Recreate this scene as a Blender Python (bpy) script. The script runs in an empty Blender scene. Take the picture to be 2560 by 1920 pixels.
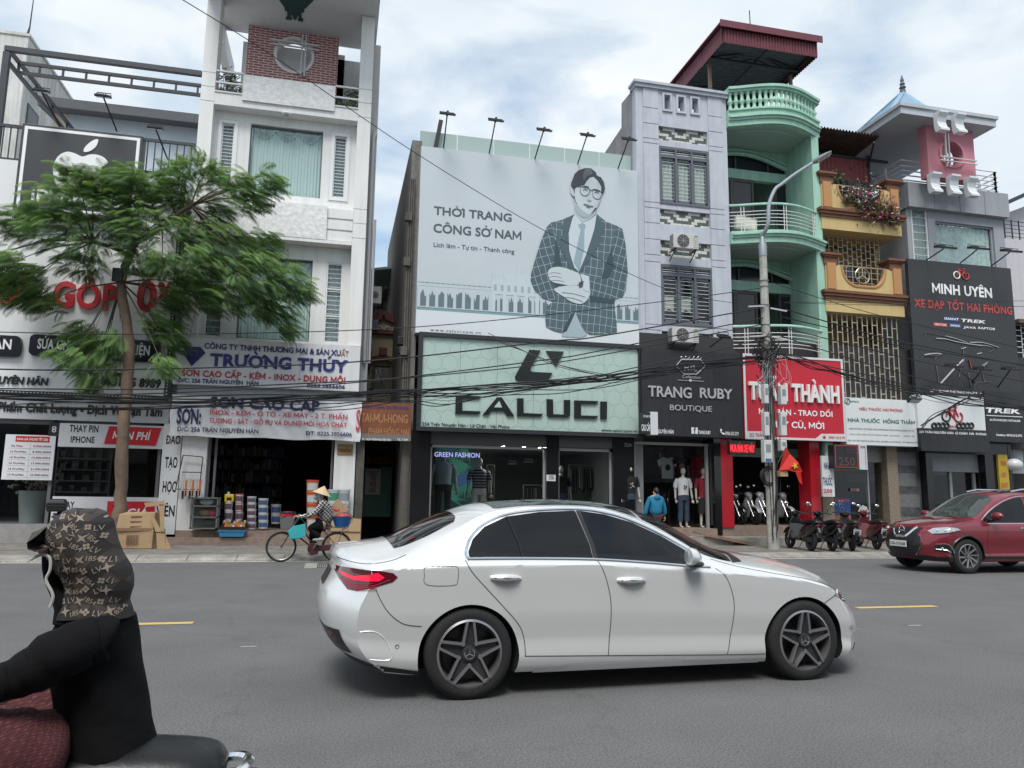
import bpy,bmesh,math,random
from math import sin,cos,pi,radians,sqrt,atan2,hypot
from mathutils import Vector,Matrix
from mathutils.bvhtree import BVHTree
from mathutils.geometry import tessellate_polygon
random.seed(7)
SC=bpy.context.scene
COL=SC.collection
RND=random.Random(11)
# camera, sky, sun, exposure
CAM_H=1.49
_F,_P,_R,_Y=1890.0,radians(8.4),radians(.79),radians(13)
FW=Vector((sin(_Y)*cos(_P),cos(_Y)*cos(_P),sin(_P)))
_r0=Vector((cos(_Y),-sin(_Y),0));_u0=_r0.cross(FW)
RT=_r0*cos(_R)+_u0*sin(_R);UP=_u0*cos(_R)-_r0*sin(_R)
cd=bpy.data.cameras.new("camera");cam=bpy.data.objects.new("camera",cd);COL.objects.link(cam)
cd.sensor_fit='HORIZONTAL';cd.sensor_width=36;cd.lens=36*_F/2560;cd.clip_start=.05;cd.clip_end=3000
cam.matrix_world=Matrix(((RT.x,UP.x,-FW.x,0),(RT.y,UP.y,-FW.y,0),(RT.z,UP.z,-FW.z,CAM_H),(0,0,0,1)))
SC.camera=cam
SUN_EL,SUN_AZ=radians(58),radians(200)
W=bpy.data.worlds.new("World");SC.world=W;W.use_nodes=True
nt=W.node_tree;nt.nodes.clear()
def wn(t,**k):
 n=nt.nodes.new(t)
 for a,b in k.items():setattr(n,a,b)
 return n
out=wn('ShaderNodeOutputWorld');bg=wn('ShaderNodeBackground')
sky=wn('ShaderNodeTexSky',sky_type='NISHITA',sun_disc=False,sun_elevation=SUN_EL,sun_rotation=SUN_AZ,air_density=1.0,dust_density=1.5)
tc=wn('ShaderNodeTexCoord');mp=wn('ShaderNodeMapping');mp.inputs['Scale'].default_value=(1,1,2.2);mp.inputs['Location'].default_value=(.35,.1,.2)
n1=wn('ShaderNodeTexNoise');n1.inputs['Scale'].default_value=3.1;n1.inputs['Detail'].default_value=7;n1.inputs['Roughness'].default_value=.52;n1.inputs['Distortion'].default_value=.25
cr=wn('ShaderNodeValToRGB');cr.color_ramp.elements[0].position=.33;cr.color_ramp.elements[1].position=.56
n2=wn('ShaderNodeTexNoise');n2.inputs['Scale'].default_value=2.2;n2.inputs['Detail'].default_value=5
cr2=wn('ShaderNodeValToRGB');cr2.color_ramp.elements[0].color=(6.3,7.2,8.0,1);cr2.color_ramp.elements[1].color=(8.6,9.0,9.3,1);cr2.color_ramp.elements[0].position=.35;cr2.color_ramp.elements[1].position=.62
mx=wn('ShaderNodeMix',data_type='RGBA')
sm=wn('ShaderNodeMix',data_type='RGBA',blend_type='ADD');sm.inputs['Factor'].default_value=1;sm.inputs[7].default_value=(1.6,2.5,3.2,1)
L=nt.links.new
L(tc.outputs['Generated'],mp.inputs['Vector']);L(mp.outputs[0],n1.inputs['Vector']);L(mp.outputs[0],n2.inputs['Vector'])
L(n1.outputs['Fac'],cr.inputs['Fac']);L(n2.outputs['Fac'],cr2.inputs['Fac'])
L(sky.outputs[0],sm.inputs[6])
L(cr.outputs['Color'],mx.inputs['Factor']);L(sm.outputs[2],mx.inputs[6]);L(cr2.outputs['Color'],mx.inputs[7])
L(mx.outputs[2],bg.inputs['Color']);bg.inputs['Strength'].default_value=.094;L(bg.outputs[0],out.inputs['Surface'])
sl=bpy.data.lights.new("sun",'SUN');sl.energy=2.7;sl.angle=radians(25);sl.color=(1,.97,.92)
so=bpy.data.objects.new("sun",sl);COL.objects.link(so)
_sd=Vector((sin(SUN_AZ)*cos(SUN_EL),cos(SUN_AZ)*cos(SUN_EL),sin(SUN_EL)))
so.rotation_euler=_sd.to_track_quat('Z','Y').to_euler();so.location=_sd*60
SC.view_settings.view_transform='Standard';SC.view_settings.look='None';SC.view_settings.exposure=0.28;SC.view_settings.gamma=1
SC.cycles.max_bounces=8;SC.cycles.transparent_max_bounces=16;SC.cycles.use_denoising=True
# measuring: where a point of the view lies on a plane of the place
CR=dict(c1=(0,0,3.456),c2=(400,0,3.456),c3=(0,480,3.456),c4=(400,480,3.456),c5=(0,920,3.456),c6=(400,920,3.456),c7=(0,1240,2.439),d1=(1000,250,3.456),d2=(1000,730,3.456),d3=(1500,0,3.456),d4=(1500,440,3.456),d5=(1560,820,2.861),d6=(1960,150,3.318),d7=(1960,600,3.318),d8=(1960,1050,3.318),A=(780,1220,2.963),B=(1450,1220,2.9625),K=(640,1160,5.925),D=(0,0,.8641),S=(1000,1060,4.608))
def ray(c,x,y):
 ox,oy,s=CR[c];px,py=ox+x/s,oy+y/s
 return RT*((px-1280)/_F)-UP*((py-960)/_F)+FW
def atY(c,x,y,Y):
 d=ray(c,x,y);t=Y/d.y
 return(d.x*t,d.z*t+CAM_H)
def atZ(c,x,y,Z):
 d=ray(c,x,y);t=(Z-CAM_H)/d.z
 return(d.x*t,d.y*t)
def atX(c,x,y,X):
 d=ray(c,x,y);t=X/d.x
 return(d.y*t,d.z*t+CAM_H)
def RC(c,x0,y0,x1,y1,Y):
 a=atY(c,x0,y0,Y);b=atY(c,x1,y1,Y)
 return(a[0],b[0],b[1],a[1])
# materials
MATS={}
def mat(name,col,rough=.6,metal=0.,var=0.,vs=5.,streak=0.,bump=0.,bs=60.,coat=0.,emit=0.,spec=.5,dirt=None,trans=0.,alpha=1.):
 if name in MATS:return MATS[name]
 m=bpy.data.materials.new(name);m.use_nodes=True;t=m.node_tree;b=t.nodes['Principled BSDF'];lk=t.links.new
 c4=(col[0],col[1],col[2],1)
 b.inputs['Base Color'].default_value=c4;b.inputs['Roughness'].default_value=rough;b.inputs['Metallic'].default_value=metal
 b.inputs['Coat Weight'].default_value=coat;b.inputs['Coat Roughness'].default_value=.04;b.inputs['Specular IOR Level'].default_value=spec
 b.inputs['Transmission Weight'].default_value=trans;b.inputs['Alpha'].default_value=alpha
 if emit:b.inputs['Emission Color'].default_value=c4;b.inputs['Emission Strength'].default_value=emit
 if var or streak or bump:
  tc=t.nodes.new('ShaderNodeTexCoord');src=tc.outputs['Object']
  fac=None
  if var:
   n=t.nodes.new('ShaderNodeTexNoise');n.inputs['Scale'].default_value=vs;n.inputs['Detail'].default_value=6;n.inputs['Roughness'].default_value=.65;lk(src,n.inputs['Vector'])
   r=t.nodes.new('ShaderNodeMapRange');r.inputs[1].default_value=.3;r.inputs[2].default_value=.7;r.inputs[3].default_value=1-var;r.inputs[4].default_value=1+var*.5
   lk(n.outputs['Fac'],r.inputs[0]);fac=r.outputs[0]
  if streak:
   mpn=t.nodes.new('ShaderNodeMapping');mpn.inputs['Scale'].default_value=(3.2,3.2,.22);lk(src,mpn.inputs['Vector'])
   n=t.nodes.new('ShaderNodeTexNoise');n.inputs['Scale'].default_value=1.6;n.inputs['Detail'].default_value=5;n.inputs['Roughness'].default_value=.7;lk(mpn.outputs[0],n.inputs['Vector'])
   r=t.nodes.new('ShaderNodeMapRange');r.inputs[1].default_value=.42;r.inputs[2].default_value=.72;r.inputs[3].default_value=1;r.inputs[4].default_value=1-streak
   lk(n.outputs['Fac'],r.inputs[0])
   if fac:
    mm=t.nodes.new('ShaderNodeMath');mm.operation='MULTIPLY';lk(fac,mm.inputs[0]);lk(r.outputs[0],mm.inputs[1]);fac=mm.outputs[0]
   else:fac=r.outputs[0]
  if fac:
   mxn=t.nodes.new('ShaderNodeMix');mxn.data_type='RGBA'
   mxn.inputs[6].default_value=tuple(dirt)+(1,)if dirt else(0,0,0,1);mxn.inputs[7].default_value=c4;lk(fac,mxn.inputs['Factor']);mxn.clamp_factor=False
   lk(mxn.outputs[2],b.inputs['Base Color'])
  if bump:
   n=t.nodes.new('ShaderNodeTexNoise');n.inputs['Scale'].default_value=bs;n.inputs['Detail'].default_value=4;lk(src,n.inputs['Vector'])
   bp=t.nodes.new('ShaderNodeBump');bp.inputs['Strength'].default_value=bump;bp.inputs['Distance'].default_value=.02;lk(n.outputs['Fac'],bp.inputs['Height']);lk(bp.outputs[0],b.inputs['Normal'])
 MATS[name]=m
 return m
def glassy(name,tint=(.6,.65,.65),clear=.5,rough=.02):
 """thin window glass: partly see-through, with a fresnel reflection on top"""
 if name in MATS:return MATS[name]
 m=bpy.data.materials.new(name);m.use_nodes=True;t=m.node_tree;t.nodes.clear();lk=t.links.new
 o=t.nodes.new('ShaderNodeOutputMaterial');tr=t.nodes.new('ShaderNodeBsdfTransparent');tr.inputs[0].default_value=(tint[0]*clear,tint[1]*clear,tint[2]*clear,1)
 gl=t.nodes.new('ShaderNodeBsdfGlossy');gl.inputs['Roughness'].default_value=rough;gl.inputs['Color'].default_value=(.9,.95,1,1)
 ge=t.nodes.new('ShaderNodeNewGeometry');dt=t.nodes.new('ShaderNodeVectorMath');dt.operation='DOT_PRODUCT';lk(ge.outputs['Incoming'],dt.inputs[0]);lk(ge.outputs['Normal'],dt.inputs[1])
 def mth(op,a,b2):
  n=t.nodes.new('ShaderNodeMath');n.operation=op
  for i,v in enumerate((a,b2)):
   if isinstance(v,(int,float)):n.inputs[i].default_value=v
   elif v is not None:lk(v,n.inputs[i])
  return n.outputs[0]
 fr=mth('ADD',.045,mth('MULTIPLY',.9,mth('POWER',mth('SUBTRACT',1.,mth('ABSOLUTE',dt.outputs['Value'],0)),5.)))
 mxs=t.nodes.new('ShaderNodeMixShader');lk(fr,mxs.inputs[0]);lk(tr.outputs[0],mxs.inputs[1]);lk(gl.outputs[0],mxs.inputs[2]);lk(mxs.outputs[0],o.inputs[0])
 MATS[name]=m
 return m
# objects
ROOT={}
def tag(o,label=None,cat=None,group=None,kind=None):
 if label:o['label']=label
 if cat:o['category']=cat
 if group:o['group']=group
 if kind:o['kind']=kind
 return o
def thing(name,label,cat,loc=(0,0,0),group=None):
 o=bpy.data.objects.new(name,None);COL.objects.link(o);o.location=loc;o.empty_display_size=.2
 ROOT[o]=Vector(loc)
 return tag(o,label,cat,group)
def children(o):return[c for c in list(o.children)]
def copy_tree(o,parent=None):
 c=o.copy();COL.objects.link(c)
 if parent is not None:c.parent=parent
 for ch in children(o):copy_tree(ch,c)
 return c
class MB:
 def __init__(s):s.v=[];s.f=[];s.m=[];s.cm=0
 def add(s,vs,fs):
  o=len(s.v);s.v+=[Vector(p)for p in vs];s.f+=[tuple(i+o for i in f)for f in fs];s.m+=[s.cm]*len(fs);return s
 def box(s,x0,x1,y0,y1,z0,z1):
  return s.add([(x0,y0,z0),(x1,y0,z0),(x1,y1,z0),(x0,y1,z0),(x0,y0,z1),(x1,y0,z1),(x1,y1,z1),(x0,y1,z1)],[(0,3,2,1),(4,5,6,7),(0,1,5,4),(1,2,6,5),(2,3,7,6),(3,0,4,7)])
 def hexa(s,b,t):
  n=len(b);return s.add(list(b)+list(t),[tuple(range(n))[::-1],tuple(range(n,2*n))]+[(i,(i+1)%n,n+(i+1)%n,n+i)for i in range(n)])
 def quad(s,*p):return s.add(p,[tuple(range(len(p)))])
 def bar(s,p0,p1,w,h=None,up=(0,0,1)):
  h=h or w;p0=Vector(p0);p1=Vector(p1);d=(p1-p0).normalized();u=Vector(up)
  if abs(d.dot(u))>.98:u=Vector((0,1,0))
  a=d.cross(u).normalized()*w/2;b=a.cross(d).normalized()*h/2
  return s.hexa([p0-a-b,p0+a-b,p0+a+b,p0-a+b],[p1-a-b,p1+a-b,p1+a+b,p1-a+b])
 def tube(s,pts,r,n=8,closed=False,cap=True,flat=1.):
  pts=[Vector(p)for p in pts];N=len(pts);rs=r if isinstance(r,(list,tuple))else[r]*N
  o=len(s.v);ref=None
  for i,p in enumerate(pts):
   a=pts[(i-1)%N]if(closed or i)else p;b=pts[(i+1)%N]if(closed or i<N-1)else p
   d=(b-a);d=d.normalized()if d.length>1e-9 else Vector((0,0,1))
   if ref is None:ref=d.orthogonal().normalized()
   ref=(ref-d*ref.dot(d));ref=ref.normalized()if ref.length>1e-6 else d.orthogonal().normalized()
   e=d.cross(ref)
   for k in range(n):
    t=2*pi*k/n;s.v.append(p+(ref*cos(t)+e*sin(t)*flat)*rs[i])
  for i in range(N if closed else N-1):
   j=(i+1)%N
   for k in range(n):
    s.f.append((o+i*n+k,o+i*n+(k+1)%n,o+j*n+(k+1)%n,o+j*n+k));s.m.append(s.cm)
  if cap and not closed:
   s.f.append(tuple(o+k for k in range(n))[::-1]);s.f.append(tuple(o+(N-1)*n+k for k in range(n)));s.m+=[s.cm]*2
  return s
 def cyl(s,p0,p1,r0,r1=None,n=16):return s.tube([p0,p1],[r0,r0 if r1 is None else r1],n)
 def prism(s,pts,y0,y1,holes=(),plane='xz'):
  """outline in the XZ plane (or yz / xy) given thickness between y0 and y1"""
  def P(a,b,d):return(a,d,b)if plane=='xz' else((d,a,b)if plane=='yz' else(a,b,d))
  loops=[list(pts)]+[list(h)for h in holes];allp=[q for l in loops for q in l]
  tri=tessellate_polygon([[Vector((q[0],q[1],0))for q in l]for l in loops]);n=len(allp)
  fs=[tuple(t)for t in tri]+[tuple(i+n for i in reversed(t))for t in tri];k=0
  for l in loops:
   m=len(l)
   for i in range(m):fs.append((k+i,k+(i+1)%m,n+k+(i+1)%m,n+k+i))
   k+=m
  return s.add([P(q[0],q[1],y0)for q in allp]+[P(q[0],q[1],y1)for q in allp],fs)
 def lathe(s,prof,c=(0,0,0),n=20,axis='z',cap=True):
  o=len(s.v);c=Vector(c)
  for r,z in prof:
   for k in range(n):
    t=2*pi*k/n;a,b=r*cos(t),r*sin(t)
    s.v.append(c+(Vector((a,b,z))if axis=='z' else Vector((a,z,b))if axis=='y' else Vector((z,a,b))))
  for i in range(len(prof)-1):
   for k in range(n):s.f.append((o+i*n+k,o+i*n+(k+1)%n,o+(i+1)*n+(k+1)%n,o+(i+1)*n+k));s.m.append(s.cm)
  for i,fl in((0,True),(len(prof)-1,False)):
   if cap and prof[i][0]>1e-4:
    q=tuple(o+i*n+k for k in range(n));s.f.append(q[::-1]if fl else q);s.m.append(s.cm)
  return s
 def ball(s,c,r,nu=14,nv=9):
  rx,ry,rz=(r,r,r)if not isinstance(r,(tuple,list))else r;o=len(s.v);c=Vector(c)
  s.v.append(c+Vector((0,0,-rz)))
  for j in range(1,nv):
   t=-pi/2+pi*j/nv
   for k in range(nu):p=2*pi*k/nu;s.v.append(c+Vector((rx*cos(t)*cos(p),ry*cos(t)*sin(p),rz*sin(t))))
  s.v.append(c+Vector((0,0,rz)));e=len(s.v)-1
  for k in range(nu):s.f.append((o,o+1+(k+1)%nu,o+1+k));s.f.append((e,e-nu+k,e-nu+(k+1)%nu));s.m+=[s.cm]*2
  for j in range(nv-2):
   for k in range(nu):s.f.append((o+1+j*nu+k,o+1+j*nu+(k+1)%nu,o+1+(j+1)*nu+(k+1)%nu,o+1+(j+1)*nu+k));s.m.append(s.cm)
  return s
 def grid(s,fn,nu,nv):
  o=len(s.v)
  for i in range(nu+1):
   for j in range(nv+1):s.v.append(Vector(fn(i/nu,j/nv)))
  for i in range(nu):
   for j in range(nv):a=o+i*(nv+1)+j;s.f.append((a,a+nv+1,a+nv+2,a+1));s.m.append(s.cm)
  return s
 def wall(s,x0,x1,z0,z1,y,th,holes=()):
  """a wall facing -Y with rectangular openings (X0,X1,Z0,Z1) and their reveals"""
  xs=sorted({x0,x1,*[min(max(h[i],x0),x1)for h in holes for i in(0,1)]});zs=sorted({z0,z1,*[min(max(h[i],z0),z1)for h in holes for i in(2,3)]})
  def hole(a,b):return any(h[0]-1e-6<a<h[1]+1e-6 and h[2]-1e-6<b<h[3]+1e-6 for h in holes)
  S2={}
  for i in range(len(xs)-1):
   for j in range(len(zs)-1):S2[i,j]=not hole((xs[i]+xs[i+1])/2,(zs[j]+zs[j+1])/2)
  for(i,j),sol in S2.items():
   if not sol:continue
   a,b,c,d=xs[i],xs[i+1],zs[j],zs[j+1]
   s.quad((a,y,c),(b,y,c),(b,y,d),(a,y,d));s.quad((a,y+th,c),(a,y+th,d),(b,y+th,d),(b,y+th,c))
   for di,dj,q in((-1,0,((a,y,c),(a,y,d),(a,y+th,d),(a,y+th,c))),(1,0,((b,y,c),(b,y+th,c),(b,y+th,d),(b,y,d))),(0,-1,((a,y,c),(a,y+th,c),(b,y+th,c),(b,y,c))),(0,1,((a,y,d),(b,y,d),(b,y+th,d),(a,y+th,d)))):
    if not S2.get((i+di,j+dj),False):s.quad(*q)
  return s
 def xf(s,M,start=0):
  for i in range(start,len(s.v)):s.v[i]=M@s.v[i]
  return s
 def build(s,name,mats,parent=None,smooth=False,bevel=0.,sharp=35,seg=2,merge=False,recalc=True):
  me=bpy.data.meshes.new(name)
  off=Vector((0,0,0));root=parent
  while root is not None and root.parent is not None:root=root.parent
  if root is not None:off=ROOT.get(root,Vector((0,0,0)))
  me.from_pydata([tuple(p-off)for p in s.v],[],s.f)
  for m in(mats if isinstance(mats,(list,tuple))else[mats]):me.materials.append(m)
  if any(s.m):me.polygons.foreach_set('material_index',s.m)
  if merge or recalc:
   bm=bmesh.new();bm.from_mesh(me)
   if merge:bmesh.ops.remove_doubles(bm,verts=bm.verts,dist=1e-5)
   if recalc:bmesh.ops.recalc_face_normals(bm,faces=bm.faces)
   bm.to_mesh(me);bm.free()
  if smooth:
   me.polygons.foreach_set('use_smooth',[True]*len(me.polygons));me.set_sharp_from_angle(angle=radians(sharp))
  o=bpy.data.objects.new(name,me);COL.objects.link(o)
  if parent is not None:o.parent=parent
  else:ROOT[o]=Vector((0,0,0))
  if bevel:
   b=o.modifiers.new('bevel','BEVEL');b.width=bevel;b.segments=seg;b.limit_method='ANGLE';b.angle_limit=radians(40)
   if not smooth:b.harden_normals=False
  return o
import unicodedata
_gc={}
def _curve(s,bold,depth,shear):
 c=bpy.data.curves.new('t','FONT');c.body=s;c.offset=bold*.72;c.extrude=depth;c.shear=shear;c.resolution_u=3;c.fill_mode='FRONT' if depth==0 else 'BOTH'
 o=bpy.data.objects.new('t',c);COL.objects.link(o);bpy.context.view_layer.update()
 me=bpy.data.meshes.new_from_object(o.evaluated_get(bpy.context.evaluated_depsgraph_get()));r=([tuple(v.co)for v in me.vertices],[tuple(p.vertices)for p in me.polygons])
 bpy.data.objects.remove(o);bpy.data.curves.remove(c);bpy.data.meshes.remove(me);return r
def _adv(ch):
 k=('adv',ch)
 if k not in _gc:
  w=lambda s:max(v[0]for v in _curve(s,0,0,0)[0])
  _gc[k]=w(ch+'|')-w('|')if ch!=' ' else w('| |')-w('||')
 return _gc[k]
def glyphs(s,bold=0.,depth=0.,shear=0.,space=1.):
 """a line of letters; marks of Vietnamese letters are drawn as strokes over the plain letter"""
 V=[];F=[];x=0.;st=.045+bold*.9
 def put(vs,fs):
  o=len(V);V.extend(vs);F.extend(tuple(i+o for i in f)for f in fs)
 def stroke(P,w):
  m=MB()
  for a,b in zip(P,P[1:]):
   d=Vector((b[0]-a[0],b[1]-a[1]));L=d.length or 1;n=Vector((-d.y,d.x))/L*w/2;e=d/L*w*.18
   q=[(a[0]-e.x+n.x,a[1]-e.y+n.y),(b[0]+e.x+n.x,b[1]+e.y+n.y),(b[0]+e.x-n.x,b[1]+e.y-n.y),(a[0]-e.x-n.x,a[1]-e.y-n.y)]
   if depth:m.hexa([(p[0],p[1],-depth)for p in q],[(p[0],p[1],depth)for p in q])
   else:m.quad(*[(p[0],p[1],.0004)for p in q])
  put([(p.x+shear*p.y,p.y,p.z)for p in m.v],m.f)
 for ch in s:
  nf=unicodedata.normalize('NFD',ch);base={'Đ':'D','đ':'d'}.get(nf[0],nf[0]);marks=nf[1:]
  if base!=' ':
   k=(base,bold,depth,shear)
   if k not in _gc and base=='M':
    w=.72+bold;e=.07+bold*1.5;m=MB();m.prism([(.03,0),(.03+e,0),(.03+e,.44),(w/2,.1),(w-e,.44),(w-e,0),(w,0),(w,.7+bold*.4),(w-e*.9,.7+bold*.4),(w/2,.3+bold*.3),(.03+e*.9,.7+bold*.4),(.03,.7+bold*.4)],-depth,depth,plane='xy')
    _gc[k]=([(v.x+shear*v.y,v.y,v.z)for v in m.v],m.f if depth else m.f[:len(m.f)-12][len(m.f)//2-6:])
   if k not in _gc:_gc[k]=_curve(base,bold,depth,shear)
   vs,fs=_gc[k];put([(v[0]+x,v[1],v[2])for v in vs],fs)
   if ch in 'Đđ' or marks:
    k0=(base,0,0,0)
    if k0 not in _gc:_gc[k0]=_curve(base,0,0,0)
    v0=_gc[k0][0];xa=min(v[0]for v in v0)+x;xb=max(v[0]for v in v0)+x;c=(xa+xb)/2;top=max(v[1]for v in v0);y=top+.055+bold
    if base=='i':c,y=c,top+.02
    if ch=='Đ':stroke([(xa-.07,top*.5),(xa+.22,top*.5)],st*1.2)
    if ch=='đ':stroke([(xb-.28,top*.82),(xb+.05,top*.82)],st)
    if '\u0302' in marks:stroke([(c-.14,y),(c,y+.1),(c+.14,y)],st);y+=.06;c2=c+.17
    elif '\u0306' in marks:stroke([(c-.13,y+.09),(c-.06,y+.01),(c+.06,y+.01),(c+.13,y+.09)],st);y+=.11;c2=c
    else:c2=c
    if '\u031b' in marks:stroke([(xb-.03,top*.88),(xb+.07,top*.93),(xb+.1,top+.08)],st)
    if '\u0301' in marks:stroke([(c2-.05,y),(c2+.07,y+.12)],st)
    if '\u0300' in marks:stroke([(c2+.05,y),(c2-.07,y+.12)],st)
    if '\u0309' in marks:stroke([(c2-.06,y+.12),(c2+.04,y+.13),(c2+.05,y+.07),(c2,y+.04),(c2,y)],st*.8)
    if '\u0303' in marks:stroke([(c-.14,y+.02),(c-.06,y+.08),(c+.05,y+.03),(c+.14,y+.09)],st)
    if '\u0323' in marks:stroke([(c-.035,-.13),(c+.035,-.13)],st*1.3)
  x+=_adv(base)*space+(.03 if bold>.03 else 0)
 return V,F
def text(mb,s,x0,x1,zb,cap,y,bold=.0,depth=.0,shear=0.,space=1.,fn=None):
 """one line of lettering: from x0 to x1 (None: natural width, x0 the left), baseline zb, capital height cap, front on plane y"""
 vs,fs=glyphs(s,bold,0 if depth==0 else.1,shear,space)
 if not vs:return mb
 a=min(v[0]for v in vs);b=max(v[0]for v in vs);kz=cap/.73;kx=(x1-x0)/(b-a)if x1 is not None else kz
 P=[(x0+(v[0]-a)*kx,y+(depth*.5 if depth else 0)-v[2]*depth*5,zb+v[1]*kz)for v in vs]
 if fn:P=[fn(p)for p in P]
 return mb.add(P,fs)
def ptext(mb,s,c,xl,yl,xr,yr,cap,Y,**k):
 """lettering measured in the view: left and right ends of the baseline and capital height"""
 a=atY(c,xl,yl,Y);b=atY(c,xr,yr,Y);ch=cap/CR[c][2]*Y/_F*1.02
 return text(mb,s,a[0],b[0],(a[1]+b[1])/2,ch,Y,**k)
def smooth_pts(P,n=6,closed=False):
 """Catmull-Rom through points"""
 P=[Vector(p)for p in P];N=len(P);R=[]
 for i in range(N if closed else N-1):
  g=lambda k:P[k%N]if closed else P[min(max(k,0),N-1)]
  a,b,c,d=g(i-1),g(i),g(i+1),g(i+2)
  for j in range(n):
   t=j/n;R.append(.5*((2*b)+(c-a)*t+(2*a-5*b+4*c-d)*t*t+(3*b-a-3*c+d)*t*t*t))
 if not closed:R.append(P[-1])
 return R
def struct(o,label=None):
 o['kind']='structure'
 if label:o['label']=label
 return o
# ground: road, kerb, pavement
def ground_mat(name,col,s1=1.2,s2=90,v1=.18,v2=.35,bump=.25,rough=.85,cracks=0.,tile=None):
 m=bpy.data.materials.new(name);m.use_nodes=True;t=m.node_tree;b=t.nodes['Principled BSDF'];lk=t.links.new;N=t.nodes.new
 tc=N('ShaderNodeTexCoord');src=tc.outputs['Object'];b.inputs['Roughness'].default_value=rough
 def noise(s,d=6,vec=src):
  n=N('ShaderNodeTexNoise');n.inputs['Scale'].default_value=s;n.inputs['Detail'].default_value=d;n.inputs['Roughness'].default_value=.6;lk(vec,n.inputs['Vector']);return n.outputs['Fac']
 def rng(f,a,bb,lo,hi):
  r=N('ShaderNodeMapRange');r.inputs[1].default_value=lo;r.inputs[2].default_value=hi;r.inputs[3].default_value=a;r.inputs[4].default_value=bb;lk(f,r.inputs[0]);return r.outputs[0]
 def mul(a,bb):
  q=N('ShaderNodeMath');q.operation='MULTIPLY';lk(a,q.inputs[0]);lk(bb,q.inputs[1]);return q.outputs[0]
 mp=N('ShaderNodeMapping');mp.inputs['Scale'].default_value=(.05,1.2,1);lk(src,mp.inputs['Vector'])
 f=mul(rng(noise(s1),1-v1,1+v1,.3,.7),rng(noise(s2,3),1-v2,1+v2,.3,.7))
 f=mul(f,rng(noise(s1*.8,4,mp.outputs[0]),1-v1*.45,1+v1*.45,.32,.68))
 f=mul(f,rng(noise(s2*3.1,2),1-v2*.7,1+v2*.9,.3,.75))
 if tile:
  br=N('ShaderNodeTexBrick');br.inputs['Scale'].default_value=tile;br.inputs['Mortar Size'].default_value=.012;br.inputs['Color1'].default_value=(1,1,1,1);br.inputs['Color2'].default_value=(.8,.78,.76,1);br.inputs['Mortar'].default_value=(.55,.53,.5,1);lk(src,br.inputs['Vector'])
  f=mul(f,br.outputs['Color'])
 if cracks:
  vo=N('ShaderNodeTexVoronoi');vo.feature='DISTANCE_TO_EDGE';vo.inputs['Scale'].default_value=.35
  dn=N('ShaderNodeTexNoise');dn.inputs['Scale'].default_value=2.5;dn.inputs['Detail'].default_value=5;lk(src,dn.inputs['Vector'])
  va=N('ShaderNodeVectorMath');va.operation='MULTIPLY_ADD';lk(dn.outputs['Color'],va.inputs[0]);va.inputs[1].default_value=(.9,.9,0);lk(src,va.inputs[2]);lk(va.outputs[0],vo.inputs['Vector'])
  f=mul(f,rng(vo.outputs['Distance'],1-cracks,1,0.0,.012))
 mx=N('ShaderNodeMix');mx.data_type='RGBA';mx.clamp_factor=False;mx.inputs[6].default_value=(0,0,0,1);mx.inputs[7].default_value=(*col,1);lk(f,mx.inputs['Factor']);lk(mx.outputs[2],b.inputs['Base Color'])
 bp=N('ShaderNodeBump');bp.inputs['Strength'].default_value=bump;bp.inputs['Distance'].default_value=.01;lk(noise(s2*1.3,3),bp.inputs['Height']);lk(bp.outputs[0],b.inputs['Normal'])
 return m
m_asph=ground_mat('asphalt',(.115,.115,.116),s1=.9,s2=70,v1=.11,v2=.5,bump=.5,cracks=.12)
m_pave=ground_mat('paving',(.2,.185,.165),s1=1.6,s2=30,v1=.28,v2=.18,tile=2.6)
m_conc=ground_mat('kerb_concrete',(.27,.255,.23),s1=2.5,s2=26,v1=.3,v2=.25)
m_soil=ground_mat('far_ground',(.16,.155,.145),s1=.3,s2=12)
g=MB();g.quad((-400,-300,-.012),(400,-300,-.012),(400,500,-.012),(-400,500,-.012));struct(g.build('ground',m_soil),'grey ground reaching to the horizon')
g=MB();g.grid(lambda u,v:(-60+120*u,-8+25.5*v,0),24,12);struct(g.build('road',m_asph),'grey asphalt road between the pavements')
g=MB();g.quad((-60,17.46,.004),(60,17.46,.004),(60,17.62,.004),(-60,17.62,.004));struct(g.build('edge_line',mat('edge_line_paint',(.5,.49,.46),var=.35,vs=7,dirt=(.2,.2,.2))),'pale worn line along the foot of the kerb')
g=MB()
kx=-60.
while kx<60:
 g.add([(kx+.006,17.6,-.05),(kx+.994,17.6,-.05),(kx+.994,17.6,.03),(kx+.006,17.6,.03),(kx+.994,17.95,.115),(kx+.006,17.95,.115),(kx+.994,18.1,.12),(kx+.006,18.1,.12)],[(0,1,2,3),(3,2,4,5),(5,4,6,7)]);kx+=1.
struct(g.build('kerb',m_conc),'worn sloping concrete kerb along the far pavement')
g=MB();g.grid(lambda u,v:(-60+120*u,18.08+14*v,.116),30,4);struct(g.build('pavement',m_pave),'grey brown tiled pavement in front of the shops')
m_yel=mat('yellow_paint',(.62,.42,.12),var=.3,vs=14,dirt=(.2,.19,.17))
for i,(xa,xb)in enumerate(((-7.4,-6.2),(-2.75,-1.5),(2.6,3.85),(7.2,8.5),(12.0,13.25))):
 g=MB();g.quad((xa,9.47,.004),(xb,9.47,.004),(xb,9.61,.004),(xa,9.61,.004));struct(g.build('lane_dash',m_yel),'yellow lane dash painted on the asphalt')
m_wp=mat('worn_white_paint',(.36,.36,.35),var=.6,vs=20,dirt=(.14,.14,.14))
g=MB()
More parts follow.
